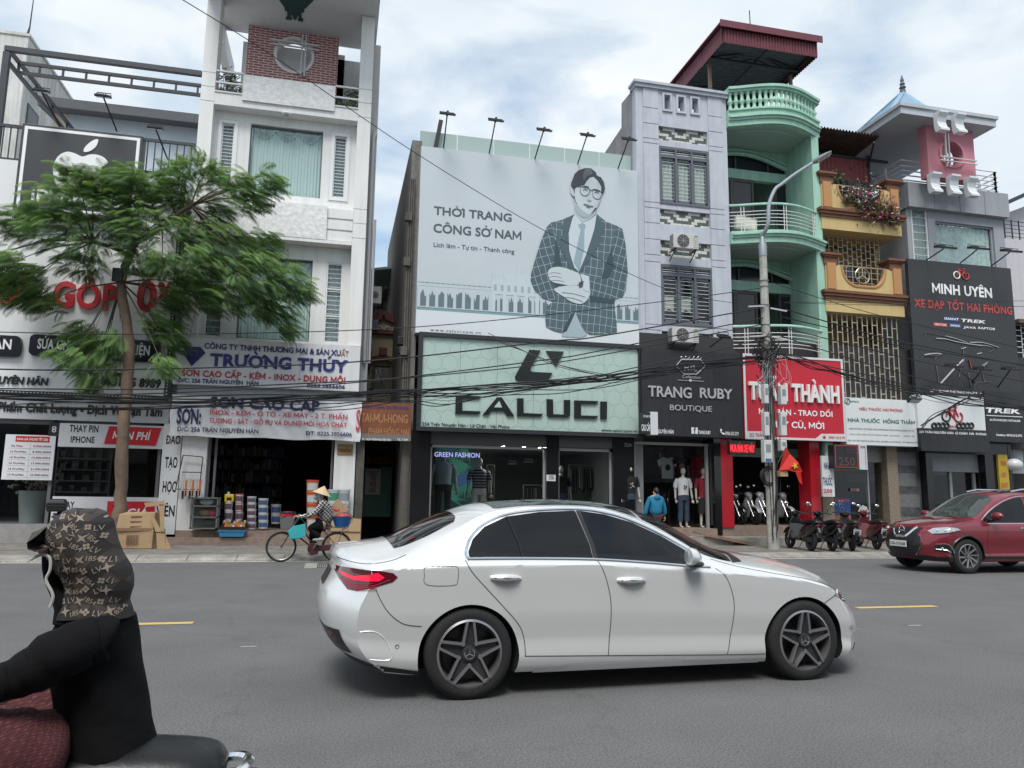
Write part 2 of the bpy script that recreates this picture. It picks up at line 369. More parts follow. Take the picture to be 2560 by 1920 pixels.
for k in range(14):
 x=-7+k*1.05+RND.uniform(-.2,.2);w=RND.uniform(.12,.3);y=8.05+RND.uniform(-.05,.05)
 g.quad((x,y,.004),(x+w,y+RND.uniform(-.01,.01),.004),(x+w*.9,y+.05,.004),(x+.02,y+.045,.004))
struct(g.build('old_road_marking',m_wp),'faint worn white flecks of an old marking across the asphalt')
t=thing('drain_grate','rusty iron drain grate in the road behind the white car','drain',(*atZ('K',1000,1510,0),0))
x0,y0=atZ('K',900,1540,0);x1,y1=atZ('K',1160,1475,0)
g=MB();g.box(x0-.25,x1+.3,y0-.08,y1+.08,.001,.006);g.build('surround',m_conc,t)
g=MB()
for k in range(9):g.box(x0+k*(x1-x0)/9,x0+(k+.6)*(x1-x0)/9,y0,y1,.004,.012)
g.box(x0,x1,y0-.03,y0,.004,.013);g.box(x0,x1,y1,y1+.03,.004,.013);g.build('grate',mat('rusty_iron',(.07,.06,.055),rough=.8,var=.4),t)
# wall paints
m_white=mat('white_wall_paint',(.74,.74,.73),rough=.7,var=.09,vs=.8,streak=.24,dirt=(.34,.33,.31))
m_white2=mat('clean_white_panel',(.74,.75,.76),rough=.45,var=.06,vs=1.,streak=.1,dirt=(.38,.38,.38))
m_stone=mat('split_stone',(.74,.74,.74),rough=.8,var=.2,vs=9,bump=1.,bs=9)
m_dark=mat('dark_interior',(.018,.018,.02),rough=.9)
m_black=mat('black_paint',(.016,.016,.018),rough=.45)
m_blackmetal=mat('black_metal',(.02,.021,.024),rough=.5)
m_steel=mat('dark_steel_frame',(.035,.04,.05),rough=.55,var=.2)
m_grey=mat('cement_grey',(.3,.3,.3),rough=.85,var=.2,vs=1.5,streak=.3,dirt=(.12,.12,.11))
m_old=mat('stained_plaster',(.62,.62,.6),rough=.9,var=.3,vs=.9,streak=.5,dirt=(.16,.16,.15))
m_curt=mat('pale_curtain',(.6,.65,.63),rough=.9)
m_glass=glassy('window_glass',clear=.95,tint=(.86,.96,.95))
m_glassd=glassy('shop_glass',clear=.8,tint=(.8,.85,.85))
m_bar=mat('white_bar',(.62,.64,.66),rough=.4)
m_chrome=mat('chrome',(.75,.76,.78),rough=.12,metal=1)
m_steelp=mat('stainless_steel',(.55,.55,.54),rough=.28,metal=1)
def curtain(p,r,Y,m=m_curt,folds=14,amp=.03,name='curtain'):
 x0,x1,z0,z1=r;g=MB();rr=random.Random(int(x0*100))
 ph=[rr.uniform(0,6.28)for _ in range(3)]
 g.grid(lambda u,v:(x0+(x1-x0)*u,Y+amp*sin(2*pi*folds*u+ph[0])+amp*.5*sin(2*pi*folds*.37*u+ph[1]+v),z0+(z1-z0)*v),folds*8,6)
 return g.build(name,m,p,smooth=True,sharp=80)
def window(p,r,Y,fw=.06,cols=1,rows=1,m=None,glass=None,curt=None,bars=0,vbars=0,proud=.03,name='window',splits=None,folds=10):
 """a framed window in rectangle r of wall plane Y: frame (part) > pane, curtain, bars"""
 x0,x1,z0,z1=r;m=m or m_white2;f=MB();a,b=Y-proud,Y+.05
 f.box(x0,x0+fw,a,b,z0,z1);f.box(x1-fw,x1,a,b,z0,z1);f.box(x0+fw,x1-fw,a,b,z0,z0+fw);f.box(x0+fw,x1-fw,a,b,z1-fw,z1)
 for k in range(1,cols):xc=x0+(x1-x0)*k/cols;f.box(xc-fw*.4,xc+fw*.4,a+.004,b-.004,z0+fw,z1-fw)
 for k in(splits if splits is not None else[q/rows for q in range(1,rows)]):zc=z0+(z1-z0)*k;f.box(x0+fw,x1-fw,a+.007,b-.007,zc-fw*.4,zc+fw*.4)
 w=f.build(name,m,p,bevel=.008)
 q=MB();q.quad((x0+fw*.6,Y+.03,z0+fw*.6),(x1-fw*.6,Y+.03,z0+fw*.6),(x1-fw*.6,Y+.03,z1-fw*.6),(x0+fw*.6,Y+.03,z1-fw*.6));q.build('pane',glass or m_glass,w)
 if curt:curtain(w,(x0+fw,x1-fw,z0+fw,z1-fw),Y+.085,curt,folds,amp=.018)
 if bars or vbars:
  q=MB()
  for k in range(bars):zc=z0+(z1-z0)*(k+.5)/bars;q.box(x0+fw,x1-fw,Y-.012,Y+.008,zc-.009,zc+.009)
  for k in range(vbars):xc=x0+(x1-x0)*(k+.5)/vbars;q.box(xc-.009,xc+.009,Y-.016,Y-.002,z0+fw,z1-fw)
  q.build('bars',m_bar,w)
 return w
def grille(p,r,Y,nx,nz,m,name='grille',t=.012,jitter=True):
 """a burglar grille of tall staggered rectangles"""
 x0,x1,z0,z1=r;g=MB();rr=random.Random(5)
 for k in range(nx+1):x=x0+(x1-x0)*k/nx;g.box(x-t,x+t,Y-t,Y+t,z0,z1)
 for k in range(nx):
  a,b=x0+(x1-x0)*k/nx,x0+(x1-x0)*(k+1)/nx;o=(k%2)*.5+rr.uniform(-.12,.12)
  for j in range(nz+1):
   z=z0+(z1-z0)*(j+o)/nz
   if z<z1:g.box(a+t,b-t,Y-t*.8,Y+t*.8,z-t,z+t)
 for z in(z0,z1):g.box(x0,x1,Y-t*1.3,Y+t*1.3,z-t,z+t)
 return g.build(name,m,p)
def flood(c,xl,yl,xb,yb,Y0,Y1,label,tilt=.5,group='floodlights over the signs',w=.34,mid=None):
 """an arm-mounted floodlight: head at view point (xl,yl) on plane Y1, arm foot at (xb,yb) on plane Y0"""
 hx,hz=atY(c,xl,yl,Y1);bx,bz=atY(c,xb,yb,Y0)
 t=thing('floodlight',label,'floodlight',(bx,Y0,bz),group)
 g=MB();g.tube([(bx,Y0,bz),(bx+(hx-bx)*.96,Y0+(Y1-Y0)*.96,bz+(hz-bz)*.96)],.022,8);g.build('arm',m_blackmetal,t)
 g=MB();M=Matrix.Translation((hx,Y1,hz))@Matrix.Rotation(tilt,4,'X')
 g.box(-w/2,w/2,-.11,.11,-.035,.03);g.xf(M);hd=g.build('lamp_head',m_blackmetal,t,bevel=.012)
 g=MB();g.box(-w/2+.02,w/2-.02,-.09,.09,-.039,-.036);g.xf(M);g.build('lens',mat('lamp_lens',(.55,.58,.6),rough=.2),hd)
 g=MB();g.tube([(-w/2+.02,.09,.03),(-w/2+.02,.1,.1),(w/2-.02,.1,.1),(w/2-.02,.09,.03)],.012,6)
 for k in range(5):g.box(-w/2+.05+k*.055,-w/2+.06+k*.055,-.1,.1,.03,.055)
 g.xf(M);g.build('bracket',m_blackmetal,t)
 return t
# far left: old stained tower behind the phone shop
YT=33.
xc,zt=atY('c1',250,318,YT);xl,_=atY('c1',-300,290,YT)
yb,zb=atX('c1',355,520,xc)
T=thing('stained_tower','old stained white tower block standing behind the phone shop','building',(xc-2,YT,0))
g=MB();hx=[r for r in()]
g.box(xl,xc,YT,YT+11,0,zt);g.build('wall',m_old,T)
g=MB();g.box(xl-.05,xc+.05,YT-.05,YT+11.05,zt+.002,zt+.12);g.build('parapet_cap',m_old,T)
ya,za=atX('c1',232,935,xc);ya2,za2=atX('c1',275,1000,xc)
g=MB();g.box(xc+.004,xc+.03,ya,ya+1.2,za-1.0,za+.25);w=g.build('window',m_steel,T)
g=MB();g.box(xc+.03,xc+.034,ya+.1,ya+1.1,za-.9,za+.15);g.build('pane',m_glassd,w)
g=MB();g.tube([(xc-.1,YT+.1,zt+.12),(xc-.05,YT+.1,zt+.5),(xc-.02,YT+.1,zt+2.6)],[.06,.03,.012],8);g.build('lightning_rod',m_steel,T)
# phone shop
YF=22.
XP1=atY('c3',1505,900,21.9)[0]
T=thing('phone_shop','white clad phone shop with black steel roof frame at the left','building',(-9,YF,0))
zt=atY('c1',600,1432,21.9)[1];zb=atY('c5',700,235,21.9)[1]
SX0=-14.
g=MB();g.box(SX0,XP1-.02,21.9,22.3,zb,zt);g.build('cladding',m_white2,T)
g=MB();g.box(SX0,XP1-.02,22.6,30,3.6,zt-.15);g.build('wall',m_white,T)
zf0=atY('c5',700,455,21.95)[1]
g=MB();g.box(SX0,XP1+.1,21.96,22.3,zf0,zb-.002);g.build('fascia',mat('pale_grey_panel',(.5,.51,.53),rough=.5,streak=.15,dirt=(.3,.3,.3)),T)
g=MB();xs=XP1;g.box(xs-.05,xs+.08,21.86,21.9,zb-.06,zt);g.box(SX0,xs-.05,21.86,21.9,zb-.06,zb+.06);st=g.build('led_border',m_black,T)
g=MB()
for k in range(70):z=zb+.1+k*(zt-zb-.2)/70;g.box(xs-.005,xs+.03,21.85,21.86,z,z+.035)
for k in range(90):x=xs-.12-k*.085;g.box(x-.02,x+.02,21.85,21.86,zb-.012,zb+.02)
g.build('led_dots',mat('led_dot',(.75,.75,.72),rough=.3),st)
P=lambda x,y,Y=22.1:(atY('c1',x,y,Y)[0],Y,atY('c1',x,y,Y)[1])
t=thing('steel_roof_frame','open black steel roof frame above the phone shop terrace','roof frame',(-9,22.1,zt))
g=MB();xR=atY('c1',1745,640,22.1)[0];ztop=atY('c1',1745,632,22.1)[1];xL=atY('c1',70,430,22.1)[0]
g.box(xL-.07,xR,22.03,22.17,ztop-.1,ztop+.04);g.build('front_beam',m_steel,t)
xl2,zl2=atY('c1',30,900,22.1)
g=MB();g.box(xL-.09,xL+.07,22.03,22.17,zt,ztop-.13);g.build('post',m_steel,t)
ybk=22.7;zk=ztop-.02
g=MB();za=zk-.06;zc=zk-.36
for z in(za,zc):g.box(xL+.12,xR,ybk-.04,ybk+.04,z-.045,z+.045)
for k in range(8):x=xL+.6+k*(xR-xL-.8)/7;g.box(x-.025,x+.025,ybk-.03,ybk+.03,zc+.046,za-.046)
g.build('rear_truss',m_steel,t)
g=MB()
for z in(zk,zk-.35):g.bar((xL,22.17,z),(xL+.3,30,z),.09,.1)
for k in range(6):y=22.8+k*1.2;x=xL+.3*(y-22.17)/7.8;g.box(x-.03,x+.03,y-.03,y+.03,zk-.3,zk-.05)
g.build('side_truss',m_steel,t)
YS=28.5
sx0,sz1=atY('c1',470,935,YS);sx1,_=atY('c1',1730,1060,YS)
t=thing('terrace_shed','cream and glass terrace room with a dark grey roof behind the apple sign','shed',((sx0+sx1)/2,YS,zt-.2))
ztr=atY('c1',470,850,YS-.6)[1];zte=atY('c1',470,930,YS-.6)[1]
g=MB();g.box(sx0,sx1+.6,YS,YS+4,zt-.1,sz1+.02);g.build('wall',mat('cream_wall',(.6,.55,.42),var=.15),t)
gx0=atY('c1',600,960,YS-.05)[0]
g=MB();g.box(gx0,sx1+.6,YS-.06,YS-.02,zt,sz1-.1);g.build('glazing',mat('pale_sheet',(.42,.48,.53),rough=.3,var=.1,vs=2),t)
g=MB();g.hexa([(sx0-.3,YS-.7,zte),(sx1+.6,YS-.7,zte),(sx1+.6,YS+4,zte+.6),(sx0-.3,YS+4,zte+.6)],[(sx0-.3,YS-.7,ztr),(sx1+.6,YS-.7,ztr),(sx1+.6,YS+4,ztr+.7),(sx0-.3,YS+4,ztr+.7)]);g.build('roof',mat('grey_roof_sheet',(.07,.075,.085),rough=.6,var=.2),t)
for xa,xb,lab in((0,190,'short black railing at the left of the apple sign'),(1250,1690,'black railing between the apple sign and the white tower')):
 a=P(xa-(0 if xa else 300),1065+.118*(xa-60),22.05);b=P(xb,1065+.118*(xb-60)-(10 if xa else 0),22.05)
 zr=(a[2]+b[2])/2;t=thing('railing',lab,'railing',((a[0]+b[0])/2,22.05,zt));g=MB()
 g.box(a[0],b[0],22.02,22.1,zr-.05,zr+.03);g.box(a[0],b[0],22.02,22.1,zt+.002,zt+.09);g.box(a[0],b[0],22.03,22.09,zr-1.0,zr-.93);g.build('rails',m_steel,t)
 g=MB();n=max(3,int((b[0]-a[0])/.17))
 for k in range(n):x=a[0]+(k+.5)*(b[0]-a[0])/n;g.box(x-.014,x+.014,22.04,22.07,zt+.09,zr-.05)
 g.build('balusters',m_steel,t)
m_signb=mat('charcoal_sign',(.035,.037,.042),rough=.45,streak=.35,dirt=(.055,.057,.06))
r=RC('c1',200,1085,1225,1690,21.55);zbt=atY('c3',110,155,21.55)[1];r=(r[0],r[1],zbt,r[3])
r=(atY('c3',108,150,21.55)[0],atY('c1',1240,1170,21.55)[0],zbt,(atY('c1',200,1075,21.55)[1]+atY('c1',1240,1165,21.55)[1])/2)
t=thing('phone_sign','big black sign with a white apple and white lettering, left above the tree','sign',((r[0]+r[1])/2,21.6,r[2]))
g=MB();g.box(r[0],r[1],21.55,21.9,r[2],r[3]);g.build('sign_box',m_signb,t,bevel=.01)
m_wl=mat('white_lettering',(.8,.8,.81),rough=.5)
g=MB();i=.07;j=.15
g.prism([(r[0]+i,r[2]+i),(r[1]-i,r[2]+i),(r[1]-i,r[3]-i),(r[0]+i,r[3]-i)],21.544,21.55,[[(r[0]+j,r[2]+j),(r[1]-j,r[2]+j),(r[1]-j,r[3]-j),(r[0]+j,r[3]-j)]]);g.build('border',m_wl,t)
cx,cz=atY('c1',700,1470,21.54);s=.62
ap=[(0,.62),(.25,.74),(.52,.78),(.82,.68),(.98,.45),(.8,.26),(.72,.02),(.78,-.25),(1.0,-.45),(.86,-.8),(.62,-1.06),(.38,-1.1),(.18,-1.02),(0,-.99),(-.2,-1.02),(-.4,-1.1),(-.62,-1.04),(-.88,-.72),(-1.02,-.25),(-1.02,.2),(-.86,.58),(-.58,.77),(-.28,.73)]
g=MB();pp=[(q.x,q.y)for q in smooth_pts([(a*s*1.05+cx,b*s*1.0+cz,0)for a,b in ap],4,True)];g.prism(pp,21.53,21.55)
lf=smooth_pts([(cx+.02,cz+.86*s,0),(cx+.06,cz+1.12*s,0),(cx+.36*s,cz+1.42*s,0),(cx+.56*s,cz+1.48*s,0),(cx+.5*s,cz+1.15*s,0),(cx+.26*s,cz+.9*s,0)],4,True);g.prism([(q.x,q.y)for q in lf],21.53,21.55);g.build('apple_emblem',m_wl,t)
g=MB();text(g,'89',cx-.2,cx+.32,cz-.42,.36,21.522,bold=.02,depth=.01,shear=.2);g.build('red_numeral',mat('red_letter',(.55,.02,.03),rough=.4),t)
m_redl=MATS['red_letter']
xa,za=atY('c3',265,75,21.54)
g=MB();text(g,'iPhone 89',xa,r[1]-.35,za,.36,21.54,bold=.03,depth=.02);g.build('lettering',m_wl,t)
m_redl3=mat('red_letter_box',(.5,.018,.028),rough=.35,coat=.3)
t=thing('instalment_lettering','huge red raised letters with 0% on the white cladding behind the tree','lettering',(-6,21.8,7.5))
Yl=21.8
g=MB();ptext(g,'GÓP','c3',445,985,1005,1010,205,Yl,bold=.045,depth=.12);g.build('word',m_redl3,t)
g=MB();a=atY('c3',325,980,Yl);ch=205/3.456*Yl/_F;text(g,'TRẢ',a[0]-2.2,a[0],a[1]+.02,ch,Yl,bold=.045,depth=.12);g.build('word',m_redl3,t)
g=MB();ptext(g,'0','c3',1170,1018,1340,1022,250,Yl,bold=.045,depth=.12);g.build('word',m_redl3,t)
g=MB();ptext(g,'%','c3',1355,910,1475,916,135,Yl,bold=.02,depth=.1);g.build('word',m_redl3,t)
def rrect(x0,x1,z0,z1,r,n=5):
 P=[]
 for cx,cz,a in((x1-r,z1-r,0),(x0+r,z1-r,90),(x0+r,z0+r,180),(x1-r,z0+r,270)):
  for k in range(n+1):b=radians(a+90*k/n);P.append((cx+r*cos(b),cz+r*sin(b)))
 return P
for(xa,ya,xb,yb,s,tl,tr,lab)in((-560,1205,165,1425,'MUA - BÁN',-480,95,'black rounded plate reading of buying and selling at the left edge'),(262,1225,780,1435,'SỬA CHỮA',318,700,'black rounded plate reading of repairs left of the tree trunk'),(890,1262,1375,1475,'PHỤ KIỆN',945,1290,'black rounded plate reading of accessories behind the tree trunk')):
 r=RC('c3',xa,ya,xb,yb,21.78);t=thing('shop_plate',lab,'sign',((r[0]+r[1])/2,21.8,r[2]),'black plates on the phone shop')
 g=MB();g.prism(rrect(*r,.13),21.78,21.9);g.build('plate',mat('black_gloss_plate',(.012,.013,.018),rough=.2),t)
 g=MB();a=atY('c3',tl,yb-65,21.77)[0];b=atY('c3',tr,yb-65,21.77)[0];text(g,s,a,b,r[2]+.19,.27,21.765,bold=.035,depth=.015);g.build('lettering',m_wl,t)
m_bl=mat('black_lettering',(.014,.014,.017),rough=.5)
t=thing('shop_address_lettering','black raised street address low on the white cladding at left','lettering',(-8,21.85,5.1))
g=MB();ptext(g,'89 TRẦN NGUYÊN HÃN','c5',-530,120,412,138,58,21.85,bold=.03,depth=.04,shear=.12);g.build('words',m_bl,t)
t=thing('phone_number_lettering','black raised phone number with a red receiver beside the tree trunk','lettering',(-5,21.85,5.0))
g=MB();ptext(g,'0931.55 8989','c5',868,152,1385,168,72,21.85,bold=.03,depth=.04,shear=.1);g.build('digits',m_bl,t)
def receiver(c,x,y,s,Y):
 X,Z=atY(c,x,y,Y);k=s/CR[c][2]*Y/_F;g=MB()
 P=smooth_pts([(X-.42*k,Z+.5*k,0),(X-.15*k,Z+.46*k,0),(X-.12*k,Z+.18*k,0),(X-.26*k,Z+.08*k,0),(X-.02*k,Z-.22*k,0),(X+.14*k,Z-.18*k,0),(X+.44*k,Z-.34*k,0),(X+.36*k,Z-.55*k,0),(X+.0*k,Z-.5*k,0),(X-.36*k,Z-.1*k,0)],4,True)
 g.prism([(q.x,q.y)for q in P],Y-.03,Y);return g
receiver('c5',825,120,105,21.87).build('receiver',m_redl,t)
t=thing('slogan_lettering','black slogan in upper and lower case along the grey fascia at left','lettering',(-7,21.93,4.3))
g=MB();ptext(g,'Sản Phẩm Chất Lượng - Dịch Vụ Tận Tâm','c5',-190,368,1398,412,72,21.93,bold=.035,depth=.04,shear=.06);g.build('words',m_bl,t)
zfl=atY('c5',200,1350,21.9)[1]
xw1=atY('c5',1358,1100,22.2)[0];xp0=atY('c5',1395,800,21.95)[0];xp1=atY('c5',1555,800,21.95)[0]
g=MB();g.box(xp0,xp1,21.95,22.6,zfl-.25,zf0-.002);pl=g.build('pillar',m_white2,T)
t=thing('training_lettering','black words stacked down the white pillar beside the paint shop','lettering',((xp0+xp1)/2,21.93,2))
for s,xa,xb,y,cp in(('ĐÀO',1432,1555,655,68),('TẠO',1422,1530,860,85),('HỌC',1402,1518,1070,85),('VIÊN',1345,1505,1280,85)):
 g=MB();ptext(g,s,'c5',xa,y-3,xb,y+3,cp,21.945,bold=.035);g.build('word',m_bl,t)
g=MB();g.box(SX0,xp0,28,28.2,0,zf0);g.box(SX0,SX0+.1,22.3,28,0,zf0);g.box(SX0,xp0,22.3,28,zf0-.1,zf0-.02);g.box(xp0-.1,xp0,22.6,28,0,zf0);g.build('interior',mat('dim_interior',(.05,.052,.055),rough=.8),T)
g=MB();g.box(SX0,xp0,21.9,28,.118,zfl);g.build('floor',mat('step_tile',(.3,.29,.28),rough=.5,var=.2),T)
g=MB()
for xq in(-900,-240,455,1375):
 X=atY('c5',xq,800,22.15)[0];g.box(X-.04,X+.04,22.1,22.2,zfl,zf0)
g.box(SX0,xp0,22.1,22.2,zf0-.12,zf0);sf=g.build('shopfront_frame',mat('aluminium_grey',(.14,.14,.15),rough=.4),T)
g=MB();g.quad((SX0,22.15,zfl),(xp0,22.15,zfl),(xp0,22.15,zf0),(SX0,22.15,zf0));g.build('pane',m_glassd,sf)
r=RC('c5',52,572,445,970,22.0)
t=thing('price_poster','white price list poster with a red heading on the shop window','poster',((r[0]+r[1])/2,22.0,r[2]))
m_post=mat('poster_paper',(.68,.7,.73),rough=.5)
g=MB();g.box(r[0],r[1],22.0,22.03,r[2],r[3]);g.build('sheet',m_post,t)
w=r[1]-r[0];hh=r[3]-r[2]
g=MB();g.box(r[0]+.2*w,r[1]-.12*w,21.996,22.0,r[3]-.16*hh,r[3]-.03*hh);g.build('heading_band',m_redl,t)
g=MB();text(g,'BẢNG GIÁ IPHONE TẾT 2026',r[0]+.23*w,r[1]-.15*w,r[3]-.125*hh,.055*hh,21.992,bold=.03);g.build('heading',m_wl,t)
g=MB()
for k,(a,b)in enumerate((('Xs Max','4.500.000đ'),('12 ProMax','8.990.000đ'),('14 ProMax','13.500.000đ'),('15 ProMax','17.990.000đ'),('16 ProMax','21.990.000đ'),('17 ProMax','33.990.000đ'))):
 z=r[3]-(.27+.128*k)*hh;text(g,a,r[0]+.12*w,r[0]+(.36 if k==0 else.44)*w,z,.042*hh,21.996,bold=.025);text(g,b,r[0]+.56*w,r[0]+.93*w,z,.042*hh,21.996,bold=.025)
g.build('prices',mat('maroon_ink',(.2,.03,.05)),t)
g=MB()
for k in range(6):z=r[3]-(.305+.128*k)*hh;g.box(r[0]+.08*w,r[1]-.06*w,21.996,22.0,z,z+.006)
g.box(r[0]+.5*w,r[0]+.506*w,21.996,22.0,r[2]+.03*hh,r[3]-.2*hh);g.build('rules',mat('grey_ink',(.4,.42,.45)),t)
r=RC('c5',518,475,1398,700,21.97)
t=thing('battery_sign','white panel over the shop window offering a free battery change','sign',((r[0]+r[1])/2,21.97,r[2]))
g=MB();g.box(r[0],xp0-.003,21.97,22.08,r[2],r[3]);g.build('panel',mat('white_sheet',(.62,.62,.64),rough=.5,var=.05),t)
g=MB();ptext(g,'THAY PIN','c5',598,550,848,556,55,21.965,bold=.035);ptext(g,'IPHONE','c5',608,643,815,648,50,21.965,bold=.035);g.build('lettering',m_bl,t)
a=[atY('c5',*q,21.96)for q in((898,655),(1345,672),(1395,518),(945,503))]
g=MB();g.prism(a,21.95,21.97);g.build('red_band',m_redl,t)
g=MB();ptext(g,'MIỄN PHÍ','c5',970,612,1300,622,62,21.945,bold=.04,shear=.2);g.build('offer',m_wl,t)
r=RC('c5',455,1108,1380,1330,22.0)
t=thing('lower_window_panel','white panel with black letters and a red block low in the phone shop window','sign',((r[0]+r[1])/2,22.0,r[2]))
g=MB();g.box(r[0],xp0-.003,22.0,22.08,r[2],r[3]);g.build('panel',MATS['white_sheet'],t)
g=MB();ptext(g,'CHẠY','c5',492,1212,640,1215,55,21.995,bold=.035);ptext(g,'BẢO','c5',512,1290,640,1293,50,21.995,bold=.035);g.build('lettering',m_bl,t)
q=RC('c5',930,1150,1330,1300,21.99);g=MB();g.box(*q[:2],21.99,22.0,*q[2:]);g.build('red_block',m_redl,t)
g=MB();text(g,'GIÁ',q[0]+.5,q[0]+1.0,q[2]+.06,.2,21.985,bold=.04,shear=.15);g.build('offer',m_wl,t)
q=RC('c5',428,468,535,590,22.0)
t=thing('window_logo_sign','small dark sign with a white looped logo beside the price poster','sign',(q[0],22.,q[2]))
g=MB();g.box(q[0],q[1],22.0,22.05,q[2],q[3]);g.build('panel',m_black,t)
g=MB();cx=(q[0]*.6+q[1]*.4);g.tube([(cx+.04*cos(a),21.99,q[3]-.15+.035*sin(a))for a in[k*pi/6 for k in range(12)]],.014,6,closed=True);g.tube([(cx+.04*cos(a),21.99,q[3]-.22+.035*sin(a))for a in[k*pi/6 for k in range(12)]],.014,6,closed=True);g.build('emblem',m_wl,t)
x0,z0=atY('c5',268,1312,22.9)
t=thing('window_vase','tall white vase with dried flowers inside the phone shop window','vase',(x0,22.9,zfl))
g=MB();zv=atY('c5',268,1060,22.9)[1];g.lathe([(.0,zfl),(.27,zfl),(.33,zv-.3),(.36,zv),(.3,zv),(.0,zv-.05)],(x0,22.9,0),18);g.build('vase',mat('white_ceramic',(.5,.5,.5),rough=.3),t,smooth=True)
g=MB();rr=random.Random(3)
for k in range(170):g.ball((x0+rr.gauss(.05,.28),22.9+rr.gauss(0,.15),zv+.25+rr.gauss(.05,.22)),rr.uniform(.025,.05),5,4)
g.build('flowers',mat('dried_flowers',(.3,.27,.22),var=.5),t)
t=thing('display_shelf','dark display shelves inside the phone shop','shelf',(atY('c5',720,1000,25)[0],25,zfl))
a=RC('c5',640,690,800,1080,25);g=MB()
for k in range(5):z=a[2]+k*(a[3]-a[2])/4;g.box(a[0]-.4,a[1]+.4,25,25.35,z,z+.04)
g.box(a[0]-.45,a[0]-.4,25,25.35,zfl,a[3]);g.box(a[1]+.4,a[1]+.45,25,25.35,zfl,a[3]);g.build('shelves',mat('shelf_grey',(.3,.3,.31)),t)
g=MB();rr=random.Random(4)
for k in range(5):
 for j in range(5):z=a[2]+k*(a[3]-a[2])/4+.04;x=a[0]-.35+j*.32;h=rr.uniform(.12,.28);g.box(x,x+rr.uniform(.1,.2),25.05,25.2,z,z+h)
g.build('boxed_goods',mat('goods_mixed',(.25,.25,.26),var=.8,vs=3),t)
# white paint-shop house
YP=21.75;YR=22.12
T=thing('white_townhouse','tall white townhouse with a brick and stone balcony over the paint shop','building',(-1.9,YP,0))
xl0=atY('c2',345,880,YP)[0];xl1=atY('c2',465,885,YP)[0];xr0=atY('c2',1708,1015,YP)[0];xr1=atY('c2',1822,1018,YP)[0]
zsign=(atY('c4',135,1245,YP)[1]+atY('c4',1725,1335,YP)[1])/2
zsof=atY('c2',1812,142,YP)[1]
ztopL=zsof
for x0,x1,nm in((xl0,xl1,0),(xr0,xr1,1)):
 g=MB();zz=[zsign]+[atY('c2',420,y,YP)[1]for y in(870,745,622)]+[zsof]
 if nm:zz=[zsign,atY('c4',1720,400,YP)[1],atY('c4',1720,272,YP)[1],atY('c4',1720,148,YP)[1],*[atY('c2',1770,y,YP)[1]for y in(1015,890,772)],zsof]
 for a,b in zip(zz,zz[1:]):g.box(x0,x1,YP,YP+.6,a+.012,b-.012)
 g.box(x0+.015,x1-.015,YP+.015,YP+.58,zsign,zsof);g.build('pillar',m_white,T)
ysb=atZ('c2',1150,268,zsof)[1]
ysk=min(ysb+3,max(ysb+.5,atZ('c2',1610,366,zsof)[1]))
g=MB();g.box(xl0-.05,xr1+.1,19.9,ysk,zsof+.003,zsof+.3);g.build('canopy_slab',mat('canopy_white',(.62,.62,.63),rough=.7,var=.05),T)
o=[(1030,0),(1065,50),(1075,60),(1078,90),(1098,100),(1100,140),(1085,155),(1090,168),(1140,172),(1142,155),(1130,148),(1130,130),(1140,128),(1165,180),(1195,135),(1200,150),(1188,165),(1195,180),(1235,188),(1238,170),(1222,155),(1222,112),(1245,105),(1248,75),(1262,68),(1330,0),(1420,-90),(1180,-140),(960,-100)]
g=MB();g.prism([atZ('c2',*q,zsof-.02)for q in o],zsof-.03,zsof-.004,plane='xy');g.build('ceiling_ornament',mat('dark_teal',(.012,.05,.048),rough=.5),T)
xb0=atY('c2',752,450,ysb)[0];xb1=atY('c2',1538,530,ysb)[0]
zs0=(atY('c2',735,660,YP)[1]+atY('c2',1520,745,YP)[1])/2;zb0=zs0-.05
cx,cz=atY('c2',1160,482,ysb);RR=172/3.456*ysb/_F*.99
m=bpy.data.materials.new('red_brick');m.use_nodes=True;_t=m.node_tree;_b=_t.nodes['Principled BSDF']
br=_t.nodes.new('ShaderNodeTexBrick');tcn=_t.nodes.new('ShaderNodeTexCoord');mpn=_t.nodes.new('ShaderNodeMapping');mpn.inputs['Rotation'].default_value=(pi/2,0,0)
_t.links.new(tcn.outputs['Object'],mpn.inputs['Vector']);_t.links.new(mpn.outputs[0],br.inputs['Vector']);_t.links.new(br.outputs['Color'],_b.inputs['Base Color'])
br.inputs['Scale'].default_value=1;br.inputs['Brick Width'].default_value=.29;br.inputs['Row Height'].default_value=.083;br.inputs['Mortar Size'].default_value=.011;br.inputs['Color1'].default_value=(.29,.085,.08,1);br.inputs['Color2'].default_value=(.36,.11,.1,1);br.inputs['Mortar'].default_value=(.72,.66,.65,1);br.inputs['Mortar Smooth'].default_value=0
circ=lambda r,n=40:[(cx+r*cos(2*pi*k/n),cz+r*sin(2*pi*k/n))for k in range(n)]
g=MB();g.prism([(xb0,zb0),(xb1,zb0),(xb1,zsof),(xb0,zsof)],ysb,ysb+.2,[circ(RR)]);g.build('brick_panel',m,T)
g=MB();g.prism(circ(RR+.015),ysb-.05,ysb+.24,[circ(RR-.07)]);g.build('round_frame',m_white2,T)
g=MB()
for dx in(.06,.17):X=atY('c2',1228,480,ysb)[0]+dx-.07;g.box(X-.022,X+.022,ysb-.11,ysb-.06,cz-RR-.1,cz+RR+.12)
for dz in(-.07,.07):Z=cz+RR*.5+dz;g.box(cx-RR-.12,cx+RR+.15,ysb-.15,ysb-.112,Z-.022,Z+.022)
g.build('crossed_rails',m_bar,T)
g=MB()
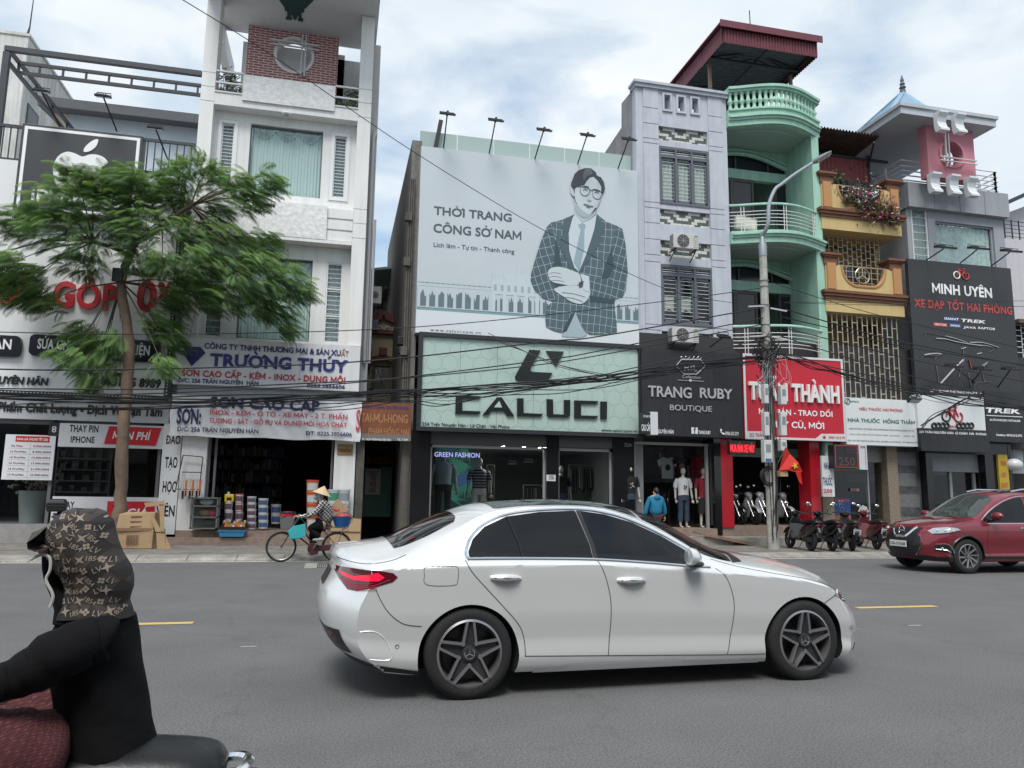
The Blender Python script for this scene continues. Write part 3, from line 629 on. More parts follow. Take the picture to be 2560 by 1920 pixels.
g.box(xl0,xl0+.25,ysb+.2,ysk+2,zsof-.62,zsof-.02);g.box(xb1-.4,xr1+.1,ysk,ysk+.3,zs0-.3,atY('c2',1610,522,ysk)[1]);g.box(xr1-.15,xr1+.1,ysb,ysk,zs0-.3,atY('c2',1720,600,ysb+.5)[1]);g.box(xl0+.95,xl0+1.2,ysk-.2,ysk,zs0-.2,zsof);g.box(xb0-.2,xb1+.2,ysk,ysk+.3,zs0-.3,cz+.55);g.build('terrace_frame',m_white,T)
zl1=(atY('c2',470,885,YP-.02)[1]+atY('c2',1700,1050,YP-.02)[1])/2;zled=atY('c2',590,792,YP)[1]
xs0=atY('c2',718,760,YP)[0];xs1=atY('c2',1512,850,YP)[0]
zst0=(atY('c2',702,878,YP)[1]+atY('c2',1500,958,YP)[1])/2
g=MB();g.box(xs0,xs1,YP-.06,ysb+.25,zst0,zs0);g.build('stone_parapet',m_stone,T)
g=MB();g.box(xl1+.002,xr0-.002,YP,YR+.6,zl1,zst0-.002);g.box(xl1+.002,xs0-.002,YP,YR+.6,zst0-.002,zled-.03);g.box(xs1+.002,xr0-.002,YP,YR+.6,zst0-.002,zled-.05);g.build('balcony_slab',m_white,T)
for a,b in((xl1,xs0),(xs1,xr0)):
 g=MB()
 for z in(zled+.28,zled+.63):g.box(a,b,YP+.02,YP+.08,z-.025,z+.025)
 g.box(a,b,YP-.03,YP+.1,zled-.05,zled-.008);g.build('balcony_rail',m_bar,T)
rr=random.Random(8)
for a,b,h,lab in((xl1+.15,xs0-.05,.32,'spiky planter plants at the left end of the white balcony'),(xs1+.1,xr0-.05,.36,'bushy planter plants at the right end of the white balcony')):
 t=thing('balcony_plant',lab,'plant',((a+b)/2,YP+.25,zled-.05),'plants in the balcony planters');g=MB()
 for k in range(150):
  x=rr.uniform(a,b);y=YP+rr.uniform(.12,.4);z=zled-.04;d=Vector((rr.gauss(0,.5),rr.gauss(-.1,.3),1)).normalized()*h*rr.uniform(.5,1.2);w=rr.uniform(.012,.03)
  g.quad((x-w,y,z),(x+w,y,z),(x+d.x+w*.2,y+d.y,z+d.z),(x+d.x*.6-w,y+d.y*.5,z+d.z*.6))
 g.build('leaves',mat('planter_leaf',(.075,.1,.04),var=.5,vs=4),t,recalc=False)
 g=MB()
 for k in range(26):
  x=rr.uniform(a+.3 if a>-2 else a,b if a>-2 else a+.4);q=Vector((rr.gauss(0,.1),rr.gauss(0,.05),rr.uniform(.4,.75)));g.tube([(x,YP+.2,zled),(x+q.x*.4,YP+.2+q.y,zled+q.z*.6),(x+q.x,YP+.2+q.y,zled+q.z)],.007,4)
  for j in range(5):p=Vector((x,YP+.2,zled))+q*rr.uniform(.5,1)+Vector((rr.gauss(0,.06),0,rr.gauss(0,.06)));g.quad(p,p+Vector((.05,.01,.02)),p+Vector((.09,0,.05)),p+Vector((.03,0,.05)))
 g.build('stems',mat('planter_stem',(.06,.075,.045)),t,recalc=False)
big1=RC('c2',786,1072,1385,1640,YR);big1=(big1[0],big1[1],atY('c4',1100,28,YR)[1],(atY('c2',786,1070,YR)[1]+atY('c2',1390,1130,YR)[1])/2)
z1b=(atY('c4',645,1255,YR)[1]+atY('c4',1285,1297,YR)[1])/2
big2=(atY('c4',655,1200,YR)[0],atY('c4',1300,1000,YR)[0],z1b,atY('c4',1325,592,YR)[1])
sl1=(*[atY('c2',q,1072,YR)[0]for q in(540,648)],atY('c4',1540,70,YR)[1]+.02,atY('c2',600,1068,YR)[1])
sr1=(*[atY('c2',q,1200,YR)[0]for q in(1512,1615)],sl1[2]+.05,sl1[3])
sl2=(*[atY('c4',q,1100,YR)[0]for q in(383,535)],atY('c4',445,1250,YR)[1],big2[3]-.12)
sr2=(*[atY('c4',q,1000,YR)[0]for q in(1424,1566)],atY('c4',1475,1308,YR)[1],atY('c4',1510,608,YR)[1])
zfloor=(atY('c4',1000,398,YP)[1]+atY('c4',1645,470,YP)[1])/2
zband=(atY('c4',640,60,YP)[1]+atY('c4',1445,112,YP)[1])/2
g=MB();g.wall(xl1-.05,xr0+.05,zfloor+.02,zl1+.05,YR,.3,[big1,sl1,sr1]);g.wall(xl1-.05,xr0+.05,zsign-.6,zfloor+.02,YR,.3,[big2,sl2,sr2]);g.build('front_wall',m_white,T,merge=True)
xst1=atY('c4',1443,250,YP)[0]
g=MB();g.box(xl1+.002,xst1,YP-.03,YR-.002,zfloor+.1,zband);g.build('stone_band',m_stone,T)
g=MB();g.box(xl1+.002,xr0-.002,YP-.02,YR-.002,zfloor,zfloor+.098)
for k in range(3):a=zfloor+.1+k*(zband-zfloor-.1)/3;g.box(xst1+.004,xr0-.004,YP+.05,YR-.002,a+.03,a+(zband-zfloor-.1)/3-.03)
g.box(xst1+.004,xr0-.004,YP+.1,YR-.004,zfloor+.1,zband);g.build('floor_ledge',m_white,T)
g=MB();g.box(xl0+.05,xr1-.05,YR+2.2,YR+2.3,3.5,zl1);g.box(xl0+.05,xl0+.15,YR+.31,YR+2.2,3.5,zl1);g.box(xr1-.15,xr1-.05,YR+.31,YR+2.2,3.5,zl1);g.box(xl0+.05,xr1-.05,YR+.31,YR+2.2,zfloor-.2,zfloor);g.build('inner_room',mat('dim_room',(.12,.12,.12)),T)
xside=atY('c2',1880,1100,YP+.5)[0]
g=MB();g.box(xr1-.1,xside,YP+.5,YP+8,0,zsof-.6);g.build('side_wall',mat('side_grey_white',(.4,.4,.4),rough=.8,var=.2,streak=.35,dirt=(.2,.2,.2)),T)
g=MB();X=xr1+.12
g.tube([(X,YP+.42,zsign-.4),(X,YP+.42,zl1-.3),(X+.06,YP+.46,zl1-.05)],.05,8);g.tube([(X+.15,YP+.42,zsign-.4),(X+.15,YP+.42,zfloor+1)],.035,8);g.build('drain_pipe',mat('pvc_grey',(.36,.36,.37),rough=.5),T)
for r,nm in((big1,'upper'),(big2,'lower')):
 w=window(T,r,YR+.1,fw=.035,m=MATS['aluminium_grey'],curt=m_curt,folds=22)
 g=MB()
 for k in range(3):
  a=r[0]+.06+(r[1]-r[0]-.12)*k/3;b=a+(r[1]-r[0]-.12)/3
  for j in range(4):g.tube([(a+(b-a)*q/8,YR+.155,r[3]-.05-(.1+.07*j)*sin(pi*q/8))for q in range(9)],.02,5)
 g.build('pelmet',mat('pelmet_cloth',(.5,.56,.55)),w)
for r,n,sp in((sl1,19,[]),(sr1,19,[]),(sl2,12,[.34,.67]),(sr2,18,[.335,.668])):
 window(T,r,YR+.05,fw=.03 if n==19 else.045,m=m_white2,glass=m_glass,curt=mat('grey_curtain',(.36,.37,.37)),bars=n,splits=sp,folds=5)
 if n==19:
  g=MB();i=.1
  g.prism([(r[0]-i,r[2]-i),(r[1]+i,r[2]-i),(r[1]+i,r[3]+i),(r[0]-i,r[3]+i)],YR-.03,YR-.001,[[(r[0],r[2]),(r[1],r[2]),(r[1],r[3]),(r[0],r[3])]])
  i=.14;g.prism([(r[0]-i,r[2]-i),(r[1]+i,r[2]-i),(r[1]+i,r[3]+i),(r[0]-i,r[3]+i)],YR-.012,YR-.001,[[(r[0]-.12,r[2]-.12),(r[1]+.12,r[2]-.12),(r[1]+.12,r[3]+.12),(r[0]-.12,r[3]+.12)]]);g.build('window_surround',m_white2,T)
X,Y=atZ('c2',1095,978,zl1);t=thing('soffit_lamp','round lamp under the white balcony over the big upper window','lamp',(X,Y,zl1))
g=MB();g.lathe([(.13,zl1-.002),(.135,zl1-.04),(.08,zl1-.06),(0,zl1-.062)],(X,Y,0),20);g.build('housing',m_white2,t,smooth=True)
g=MB();g.lathe([(.07,zl1-.064),(0,zl1-.07)],(X,Y,0),16);g.build('diffuser',mat('dull_diffuser',(.4,.39,.36)),t)
Ys=21.58
zt=(atY('c4',135,1245,Ys)[1]+atY('c4',1725,1335,Ys)[1])/2;zb=(atY('c6',100,140,Ys)[1]+atY('c6',1710,196,Ys)[1])/2
x0=atY('c4',110,1600,Ys)[0];x1=atY('c4',1722,1600,Ys)[0]
t=thing('paint_company_sign','white paint company board with blue and red raised lettering and a blue gem','sign',((x0+x1)/2,Ys,zb))
g=MB()
for k in range(3):g.box(x0+(x1-x0)*k/3+.003,x0+(x1-x0)*(k+1)/3-.003,Ys,YP-.002,zb,zt)
g.build('board',mat('sign_white',(.66,.67,.68),rough=.5,var=.08,vs=1.2,streak=.22,dirt=(.3,.3,.3)),t)
m_navy=mat('navy_letter',(.02,.022,.13),rough=.5);m_reds=mat('sign_red',(.42,.035,.05),rough=.5,streak=.2,dirt=(.2,.05,.05))
g=MB();ptext(g,'CÔNG TY TNHH THƯƠNG MẠI & SẢN XU','c4',382,1350,1562,1412,46,Ys-.02,bold=.03,depth=.02);g.build('company_line',m_navy,t)
g=MB();ptext(g,'ẤT','c4',1565,1413,1630,1418,46,Ys-.02,bold=.03,depth=.02);g.build('faded_letters',mat('faded_orange',(.4,.2,.1)),t)
g=MB();ptext(g,'TRƯỜNG THÚY','c4',430,1500,1620,1550,100,Ys-.03,bold=.055,depth=.03);g.build('name_line',mat('blue_letter',(.025,.028,.16),rough=.45),t)
g=MB();ptext(g,'SƠN CAO CẤP - KẼM - INOX - DUNG MÔI','c6',185,78,1600,118,52,Ys-.02,bold=.035,depth=.02);g.build('trade_line',m_reds,t)
g=MB();ptext(g,'Đ/C: 256 TRẦN NGUYÊN  HÃN','c6',155,125,850,145,34,Ys-.015,bold=.03,depth=.012);ptext(g,'0225.3856606','c6',1270,168,1598,175,30,Ys-.015,bold=.03,depth=.012);g.build('address_line',m_navy,t)
q=[atY('c4',*p,Ys-.04)for p in((190,1380),(235,1338),(350,1338),(392,1388),(272,1503))];g=MB();g.prism(q,Ys-.04,Ys);g.build('gem_emblem',m_navy,t)
Yb=21.5
A4=[atY('c6',*p,Yb)for p in((100,225),(1725,297),(1722,632),(75,585))]
xa=A4[3][0];xb_=A4[1][0]+.05;zt2=(A4[0][1]+A4[1][1])/2;zb2=(A4[2][1]+A4[3][1])/2
g=MB()
def bf(u,v):return(xa+(xb_-xa)*u+.02*sin(9*v),Yb+.022*sin(u*31+v*4)+.014*sin(u*73+v*9)+.03*v*v*sin(u*9),zb2+(zt2-zb2)*v+.018*sin(u*17)*(1-v)-.03*sin(pi*u)*(v))
t=thing('cloth_banner','wrinkled white cloth banner of paint trades hung over the shop opening','banner',((xa+xb_)/2,Yb,zb2))
g.grid(bf,90,16);g.build('cloth',mat('banner_cloth',(.68,.69,.71),rough=.7,var=.05,bump=.25,bs=5),t,smooth=True,sharp=180,recalc=False)
def onb(p):return(p[0],Yb-.045,p[2])
m_nb=mat('banner_navy',(.022,.024,.09));m_rb=mat('banner_red',(.5,.05,.07))
g=MB();ptext(g,'SƠN CAO CẤP','c6',430,340,1378,368,85,Yb-.045,bold=.06);g.build('heading',m_nb,t)
g=MB();ptext(g,'SƠN:','c6',140,475,352,480,118,Yb-.045,bold=.05);ptext(g,'Đ/C: 256 TRẦN NGUYÊN HÃN','c6',145,545,848,565,36,Yb-.045,bold=.03);ptext(g,'ĐT: 0225.3856606','c6',1258,578,1657,592,33,Yb-.045,bold=.03);g.build('navy_words',m_nb,t)
g=MB();ptext(g,'INOX - KẼM - Ô TÔ - XE MÁY - 2 T. PHẦN','c6',430,402,1620,440,40,Yb-.045,bold=.025);ptext(g,'TƯỜNG - SẮT - GỖ PU VÀ DUNG MÔI HOÁ CHẤT','c6',422,473,1615,512,40,Yb-.045,bold=.025);ptext(g,'S','c6',1690,540,1728,540,180,Yb-.045,bold=.03);g.build('red_words',m_rb,t)
g=MB();g.box(xl0,xr1,YP,YR+.2,zb2+.1,zsign-.02);g.build('lintel',mat('lintel_grey',(.36,.37,.39),rough=.7,streak=.2),T)
zfl2=atY('c6',1000,1402,21.9)[1]
xo0=atY('c6',385,1000,YP)[0];xo1=atY('c6',1500,900,YP)[0];xq1=atY('c6',1678,1000,YP)[0];xq0=atY('c6',150,1200,YP)[0]
for a,b in((xq0,xo0),(xo1,xq1)):g=MB();g.box(a,b,YP,YP+.6,zfl2,zb2+.1);g.build('pier',m_white,T)
for x in(xo0+.04,xo0+.2,xo1-.06):g=MB();g.box(x-.03,x+.03,YP+.2,YP+.3,zfl2,zb2+.1);g.build('shutter_rail',MATS['aluminium_grey'],T)
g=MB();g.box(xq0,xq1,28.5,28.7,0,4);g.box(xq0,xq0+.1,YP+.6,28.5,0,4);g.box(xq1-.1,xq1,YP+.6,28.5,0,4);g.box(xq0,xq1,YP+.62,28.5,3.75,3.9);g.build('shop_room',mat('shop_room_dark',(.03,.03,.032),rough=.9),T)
g=MB();g.box(xp1+.1,xq1+.1,21.55,28.5,.118,zfl2);g.box(xp1-.2,xq1+.1,21.28,21.55,.118,.3);g.build('step',mat('step_terrazzo',(.27,.2,.16),rough=.7,var=.3,vs=6),T)
t=thing('shop_plaque','small brown and gold plaque on the white pier of the paint shop','plaque',atY('c6',1600,700,YP)[:1]+(YP-.02,2.9))
r=RC('c6',1535,658,1665,752,YP-.03);g=MB();g.box(r[0],r[1],YP-.03,YP-.001,r[2],r[3]);g.build('plate',mat('plaque_gold',(.3,.19,.07),rough=.4,var=.5,vs=12),t)
g=MB();text(g,'TRƯỜNG THÚY',r[0]+.04,r[1]-.04,r[2]+.08,.07,YP-.035,bold=.03);g.build('lettering',m_bl,t)
# alley: gable house, lean-to roof, doctor's gate
YA=27.5
P=lambda c,x,y,Y=YA:(atY(c,x,y,Y)[0],atY(c,x,y,Y)[1])
x0=P('c4',1812,1250)[0]-.6;x1=P('c4',2065,1300)[0]+.8;zw=P('c4',1940,1225)[1];apx,apz=P('c4',1930,1072);gx0=P('c4',1825,1160)[0];gx1=P('c4',2060,1155)[0];zg=P('c4',1940,1140)[1]
T=thing('alley_house','old cream house with a maroon gable and arched window down the alley','building',((x0+x1)/2,YA,0))
m_cream=mat('old_cream',(.36,.31,.2),rough=.85,var=.2,vs=1.5,streak=.3,dirt=(.13,.11,.08));m_maroon=mat('maroon_trim',(.13,.04,.035),rough=.7,var=.2)
wr=(P('c4',1848,1600)[0],P('c4',1985,1600)[0],P('c6',1900,195)[1],P('c4',1910,1500)[1])
g=MB();g.wall(x0,x1,.1,zw,YA,.3,[wr]);g.prism([(gx0-.15,zw),(gx1+.2,zw),(gx1+.2,zg),(apx,apz),(gx0-.15,zg)],YA,YA+.3);g.box(x0,x0+.3,YA+.3,YA+6,.1,zw);g.box(x1-.3,x1,YA+.3,YA+6,.1,zw);g.box(x0,x1,YA+1.5,YA+1.6,.1,zw);g.build('wall',m_cream,T)
g=MB();g.bar((gx0-.35,YA-.05,zg-.02),(apx,YA-.05,apz+.05),.3,.12,up=(0,1,0));g.bar((gx1+.4,YA-.05,zg-.02),(apx,YA-.05,apz+.05),.3,.12,up=(0,1,0));g.box(x0,x1,YA-.12,YA-.002,zw-.02,zw+.12);g.build('gable_trim',m_maroon,T)
g=MB();g.tube([(apx-.45+.9*k/16,YA-.03,(zw+apz)/2-.15+.1*sin(k*1.3))for k in range(17)],.045,6);g.build('plaster_scroll',mat('pale_plaster',(.4,.38,.33)),T)
g=MB();c=((wr[0]+wr[1])/2,wr[3]-.1);R1=(wr[1]-wr[0])/2+.35
g.prism([(c[0]+R1*cos(pi*k/14),c[1]+R1*.75*sin(pi*k/14))for k in range(15)]+[(c[0]+(R1-.22)*cos(pi*k/14),c[1]+(R1-.22)*.75*sin(pi*k/14))for k in range(14,-1,-1)],YA-.15,YA-.003);g.box(c[0]-.14,c[0]+.14,YA-.18,YA-.003,c[1]+R1*.72,c[1]+R1*.72+.28);g.build('window_arch',m_maroon,T)
w=window(T,wr,YA+.05,fw=.05,cols=2,m=mat('brown_frame',(.07,.05,.035)),glass=m_glassd)
grille(w,(wr[0]+.05,wr[1]-.05,wr[2]+.02,wr[3]-.1),YA-.02,6,3,mat('grille_grey',(.2,.2,.19)),t=.01)
g=MB()
for s in(-1,1):xh=wr[0]if s<0 else wr[1];g.hexa([(xh,YA-.02,wr[2]),(xh+s*.12,YA-.5,wr[2]),(xh+s*.15,YA-.5,wr[2]),(xh+s*.03,YA-.02,wr[2])],[(xh,YA-.02,wr[3]-.15),(xh+s*.12,YA-.5,wr[3]-.15),(xh+s*.15,YA-.5,wr[3]-.15),(xh+s*.03,YA-.02,wr[3]-.15)])
g.build('shutter',mat('pale_shutter',(.3,.29,.24)),w)
Yr=30.
t=thing('lean_to_roof','big dark sheet metal lean-to roof closing the top of the alley','roof',(1.5,Yr,7))
a=P('c4',1850,672,Yr);b=P('c4',2160,605,Yr);d0=P('c4',1850,690,34);ev=P('c4',1900,1000,34)[1]
g=MB();g.hexa([(a[0]-1.2,Yr,a[1]-.25),(b[0]+1.5,Yr,b[1]+.1),(b[0]+1.5,36,b[1]-1.2),(a[0]-1.2,36,a[1]-1.6)],[(a[0]-1.2,Yr,a[1]-.15),(b[0]+1.5,Yr,b[1]+.2),(b[0]+1.5,36,b[1]-1.1),(a[0]-1.2,36,a[1]-1.5)]);g.build('roof_sheet',mat('green_edge_sheet',(.2,.28,.25),rough=.6),t)
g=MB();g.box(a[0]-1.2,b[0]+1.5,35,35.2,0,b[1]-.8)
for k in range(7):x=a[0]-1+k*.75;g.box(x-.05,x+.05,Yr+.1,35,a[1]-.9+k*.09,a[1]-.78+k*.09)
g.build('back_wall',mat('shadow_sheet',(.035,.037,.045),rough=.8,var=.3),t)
g=MB();zc=P('c4',1990,1010,33)[1]
for k in range(26):x=a[0]-1+k*.17;g.box(x-.012,x+.012,32.98,33.0,zc-1.8,zc+1.3)
for z in(zc-1.8,zc,zc+1.3):g.box(a[0]-1.2,b[0]+1.4,32.97,33.01,z-.03,z+.03)
g.build('rail_fence',m_steel,t)
def ac_unit(c,x0,y0,x1,y1,Y,label,fanless=False,depth=.3,yawl=0):
 r=RC(c,x0,y0,x1,y1,Y);t=thing('air_conditioner',label,'air conditioner',((r[0]+r[1])/2,Y+depth,r[2]),'outdoor air conditioner units')
 g=MB();g.box(r[0],r[1],Y,Y+depth,r[2],r[3]);g.build('casing',mat('ac_casing',(.5,.5,.48),rough=.5,var=.12,streak=.2,dirt=(.25,.24,.2)),t,bevel=.015)
 w,h=r[1]-r[0],r[3]-r[2];cx,cz=r[0]+w*.38,r[2]+h*.5;R_=min(w*.33,h*.43)
 g=MB();g.lathe([(R_,-.004),(R_*.98,.02),(0,.02)],(cx,Y-.001,cz),28,axis='y');fn=g.build('fan',mat('fan_dark',(.03,.032,.035),rough=.6),t)
 g=MB()
 for k in range(1,6):g.tube([(cx+R_*k/5*cos(q*pi/14),Y-.012,cz+R_*k/5*sin(q*pi/14))for q in range(28)],.005,4,closed=True)
 for q in range(8):a=q*pi/4;g.bar((cx,Y-.014,cz),(cx+R_*cos(a),Y-.014,cz+R_*sin(a)),.008)
 g.lathe([(R_*.22,-.018),(R_*.22,-.012),(0,-.02)],(cx,Y,cz),14,axis='y');g.build('fan_guard',mat('guard_grey',(.34,.34,.33)),t)
 g=MB()
 for k in range(7):z=r[2]+h*(.1+.12*k);g.box(r[0]+w*.78,r[1]-.03,Y-.004,Y+.001,z,z+.008)
 g.box(r[1]-w*.16,r[1]-w*.04,Y-.006,Y+.001,r[3]-h*.12,r[3]-h*.07)
 for k in range(8):z=r[2]+h*(.08+.11*k);g.box(r[0]-.004,r[0]+.001,Y+.04,Y+depth-.04,z,z+h*.06)
 g.build('vents',mat('vent_dark',(.12,.12,.12)),t)
 g=MB()
 for x in(r[0]+.08,r[1]-.08):g.bar((x,Y-.02,r[2]-.025),(x,Y+depth+.2,r[2]-.025),.03);g.bar((x,Y+.05,r[2]-.03),(x,Y+depth+.2,r[2]-.3),.025)
 g.build('bracket',m_blackmetal,t)
 return t
ac_unit('c4',1828,812,1912,965,24,'white air conditioner fixed high on the wall in the alley')
g=MB();r=RC('c4',1780,1100,1885,1195,23);t=thing('alley_box','small black box fixed on the alley wall below the air conditioner','box',(r[0],23,r[2]));g.box(r[0],r[1],23,23.3,r[2],r[3]);g.build('casing',m_black,t,bevel=.01);g=MB();g.tube([(r[0]+.1,23.1,r[2]),(r[0]+.2,23.1,r[2]-.7),(r[0]+.9,23.1,r[2]-2.4)],.012,6);g.build('wire',m_black,t)
for k,(xa,ya,xb,yb)in enumerate(((2055,1245,2150,1320),(2062,1345,2145,1395))):
 r=RC('c4',xa,ya,xb,yb,22.6);t=thing('wall_junction_box',('upper' if k==0 else 'lower')+' dark junction box on the wall beside the green fashion sign','box',(r[0],22.6,r[2]));g=MB();g.box(r[0],r[1],22.6,22.9,r[2],r[3]);g.build('casing',m_black,t,bevel=.01)
r=RC('c6',1735,290,2165,632,21.6)
t=thing('clinic_sign','rusty brown and orange clinic board with faded lettering across the alley','sign',((r[0]+r[1])/2,21.6,r[2]));zz=r[2]+.18
m=mat('rust_orange',(.21,.075,.03),rough=.8,var=.7,vs=2.2,streak=.45,dirt=(.1,.035,.02))
g=MB();g.box(r[0],r[1],21.6,21.68,zz,r[3]);g.build('board',m,t)
g=MB();g.box(r[0],r[1],21.6,21.68,r[2],zz-.003);g.build('foot_strip',mat('grey_strip',(.16,.15,.14)),t)
m_fade=mat('faded_cream',(.38,.18,.08),var=.3,vs=6)
g=MB();ptext(g,'PHÒNG KHÁM CHUYÊN KHOA','c6',1745,350,2152,360,30,21.595,bold=.03);g.build('top_line',m_navy,t)
g=MB();ptext(g,'TAI-MŨI-HỌNG','c6',1735,470,2140,470,75,21.595,bold=.025);ptext(g,'PHẠM HỒNG HẢI','c6',1800,575,2150,578,55,21.595,bold=.025);g.build('faded_lines',m_fade,t)
g=MB();ptext(g,'ĐC: 14/254 TRẦN NGUYÊN HÃN','c6',1742,625,1995,628,18,21.595,bold=.02);ptext(g,'TEL: 717249','c6',2050,628,2140,628,18,21.595,bold=.02);g.build('small_line',m_wl,t)
T=thing('alley_gate','dark alley gateway with a green door below the rusty clinic board','gate',(1.4,21.9,.12))
xa=atY('c6',1690,900,21.9)[0];xb=atY('c6',1758,900,21.9)[0];xc=atY('c6',2085,900,21.9)[0];xd=atY('c6',2150,900,21.9)[0]
g=MB();g.box(xa,xb,21.75,22.3,.11,3.75);g.box(xc,xd,21.9,22.3,.11,3.75);g.build('post',mat('grimy_post',(.11,.1,.085),rough=.85,var=.35,streak=.4),T)
g=MB();g.box(xb,xd+.2,25.2,25.3,.11,3.7);g.box(xb,xd+.2,22.3,25.2,3.3,3.4);g.box(xb-.1,xb,22.3,25.2,.11,3.4);g.box(xd,xd+.1,22.3,25.2,.11,3.4);g.build('passage_wall',mat('alley_dark',(.05,.048,.042),rough=.9,var=.3),T)
r=RC('c6',1738,850,1990,1285,24);g=MB();g.box(r[0],r[1],24,24.06,r[2],r[3]);dr=g.build('door',mat('green_door',(.012,.075,.05),rough=.5,var=.2,streak=.3),T)
g=MB();g.box(r[0]+.1,r[1]-.1,23.985,24,r[2]+.15,r[2]+.9);g.box(r[0]+.1,r[1]-.1,23.985,24,r[2]+1.0,r[3]-.15);g.build('door_panel',MATS['green_door'],dr)
r=RC('c6',1752,760,2010,835,23.8);g=MB();g.grid(lambda u,v:(r[0]+(r[1]-r[0])*u,23.8-.35*(1-v),r[2]+(r[3]-r[2])*v+.02*sin(u*50)),40,2);g.build('door_awning',mat('pink_awning',(.2,.09,.07)),T)
r=RC('c6',1778,870,1900,1095,23.9);t=thing('clinic_notice','cream paper notice with stacked words hung on the green door','notice',(r[0],23.9,r[2]));g=MB();g.box(r[0],r[1],23.9,23.92,r[2],r[3]);g.build('sheet',mat('cream_paper',(.26,.24,.19)),t)
g=MB();w=r[1]-r[0]
for k,(s,cp)in enumerate((('PHÒNG KHÁM',.07),('CHUYÊN KHOA',.06),('TAI',.16),('MŨI',.16),('HỌNG',.16))):q=.3 if len(s)<5 else.1;text(g,s,r[0]+q*w,r[1]-q*w,r[3]-[.2,.33,.62,.95,1.27][k]*(r[3]-r[2])/1.38,cp,23.895,bold=.03)
g.build('words',mat('notice_ink',(.06,.03,.05)),t)
# fashion shop building
YC=21.7
bx0=atY('d1',185,395,YC)[0];bx1=atY('d1',2050,615,YC)[0];bzt=(atY('d1',185,395,YC)[1]+atY('d1',2045,613,YC)[1])/2
cx0=atY('d2',152,780,21.55)[0];cx1=atY('d2',2092,780,21.55)[0];czt=(atY('d2',155,340,21.55)[1]+atY('d2',2090,465,21.55)[1])/2;czb=(atY('d2',140,1200,21.55)[1]+atY('d2',2095,1258,21.55)[1])/2
T=thing('fashion_shop_building','wide shop building behind the big menswear poster and green sign','building',((cx0+cx1)/2,22,0))
g=MB();g.box(bx0+.05,bx1+.1,23.2,33,czb,bzt-.05);g.box(bx0-.25,bx0+.05,YC+.3,33,0,bzt+.3);g.build('wall',mat('side_render',(.2,.19,.18),rough=.9,var=.3,streak=.4),T)
zg=(atY('d1',175,265,22.2)[1]+atY('d1',2010,485,22.2)[1])/2
g=MB();n=6;x1g=atY('d1',2012,500,22.2)[0];x0g=atY('d1',172,300,22.2)[0]
for k in range(n):g.box(x0g+(x1g-x0g)*k/n+.012,x0g+(x1g-x0g)*(k+1)/n-.012,22.2,22.23,bzt-.6,zg)
g.build('parapet_glass',mat('frosted_green_glass',(.33,.42,.4),rough=.25),T)
g=MB();X=atY('d1',300,320,22.0)[0];g.bar((X-.03,22.05,bzt-.3),(X+.18,22.0,bzt+1.05),.13,.1);g.build('dark_strut',m_blackmetal,T)
g=MB()
for k in range(3):g.tube([(bx0-.27+.06*k,YC+.2,3.2),(bx0-.3+.07*k,YC+.22,7),(bx0-.27+.06*k,YC+.2,bzt-1)],.03,6)
for z in(5.5,8.2,9.6):g.box(bx0-.4,bx0-.2,YC+.1,YC+.28,z,z+.25)
g.build('side_pipe',MATS['grimy_post'],T)
for k,(xh,yh,xb,yb)in enumerate(((410,112,375,415),(828,168,768,462),(1245,252,1160,512),(1620,297,1530,553),(1978,333,1878,594))):
 hx,hz=atY('d1',xh,yh,20.9);bx,bz=atY('d1',xb,yb,YC+.05);t=thing('poster_lamp',['leftmost','second','middle','fourth','rightmost'][k]+' thin lamp arm standing along the top of the menswear poster','lamp',(bx,YC,bz),'lamps on top of the poster')
 g=MB();g.tube([(bx,YC+.05,bz-.05),(hx,20.93,hz)],.02,8);g.build('arm',m_blackmetal,t)
 g=MB();g.box(hx-.24,hx+.24,20.8,20.9,hz-.07,hz-.05);g.box(hx-.22,hx+.22,20.97,21.03,hz+.05,hz+.07);g.box(hx-.03,hx+.03,20.82,21.0,hz-.05,hz+.04);hd=g.build('lamp_head',m_blackmetal,t)
 g=MB()
 for s in(-1,1):g.bar((hx+s*.17,20.85,hz-.05),(hx+s*.17,20.99,hz+.05),.02)
 g.build('bracket',m_blackmetal,hd)
# menswear poster (flat print on the building front)
def mnode(t,op,a,b=None,c=None):
 n=t.nodes.new('ShaderNodeMath');n.operation=op
 for i,v in enumerate((a,b,c)):
  if v is None:continue
  if isinstance(v,(int,float)):n.inputs[i].default_value=v
  else:t.links.new(v,n.inputs[i])
 return n.outputs[0]
def pattern_mat(name,fn,c0,c1,rough=.6,wob=0.):
 m=bpy.data.materials.new(name);m.use_nodes=True;t=m.node_tree;b=t.nodes['Principled BSDF'];b.inputs['Roughness'].default_value=rough
 tc=t.nodes.new('ShaderNodeTexCoord');sp=t.nodes.new('ShaderNodeSeparateXYZ');v=tc.outputs['Object']
 if wob:
  n=t.nodes.new('ShaderNodeTexNoise');n.inputs['Scale'].default_value=1.3;t.links.new(v,n.inputs['Vector'])
  va=t.nodes.new('ShaderNodeVectorMath');va.operation='MULTIPLY_ADD';t.links.new(n.outputs['Color'],va.inputs[0]);va.inputs[1].default_value=(wob,)*3;t.links.new(v,va.inputs[2]);v=va.outputs[0]
 t.links.new(v,sp.inputs[0]);f=fn(t,sp.outputs[0],sp.outputs[1],sp.outputs[2])
 mx=t.nodes.new('ShaderNodeMix');mx.data_type='RGBA';mx.inputs[6].default_value=(*c0,1);mx.inputs[7].default_value=(*c1,1);t.links.new(f,mx.inputs['Factor']);t.links.new(mx.outputs[2],b.inputs['Base Color'])
 MATS[name]=m;return m
def lines(t,x,s,w):return mnode(t,'LESS_THAN',mnode(t,'FRACT',mnode(t,'DIVIDE',x,s)),w)
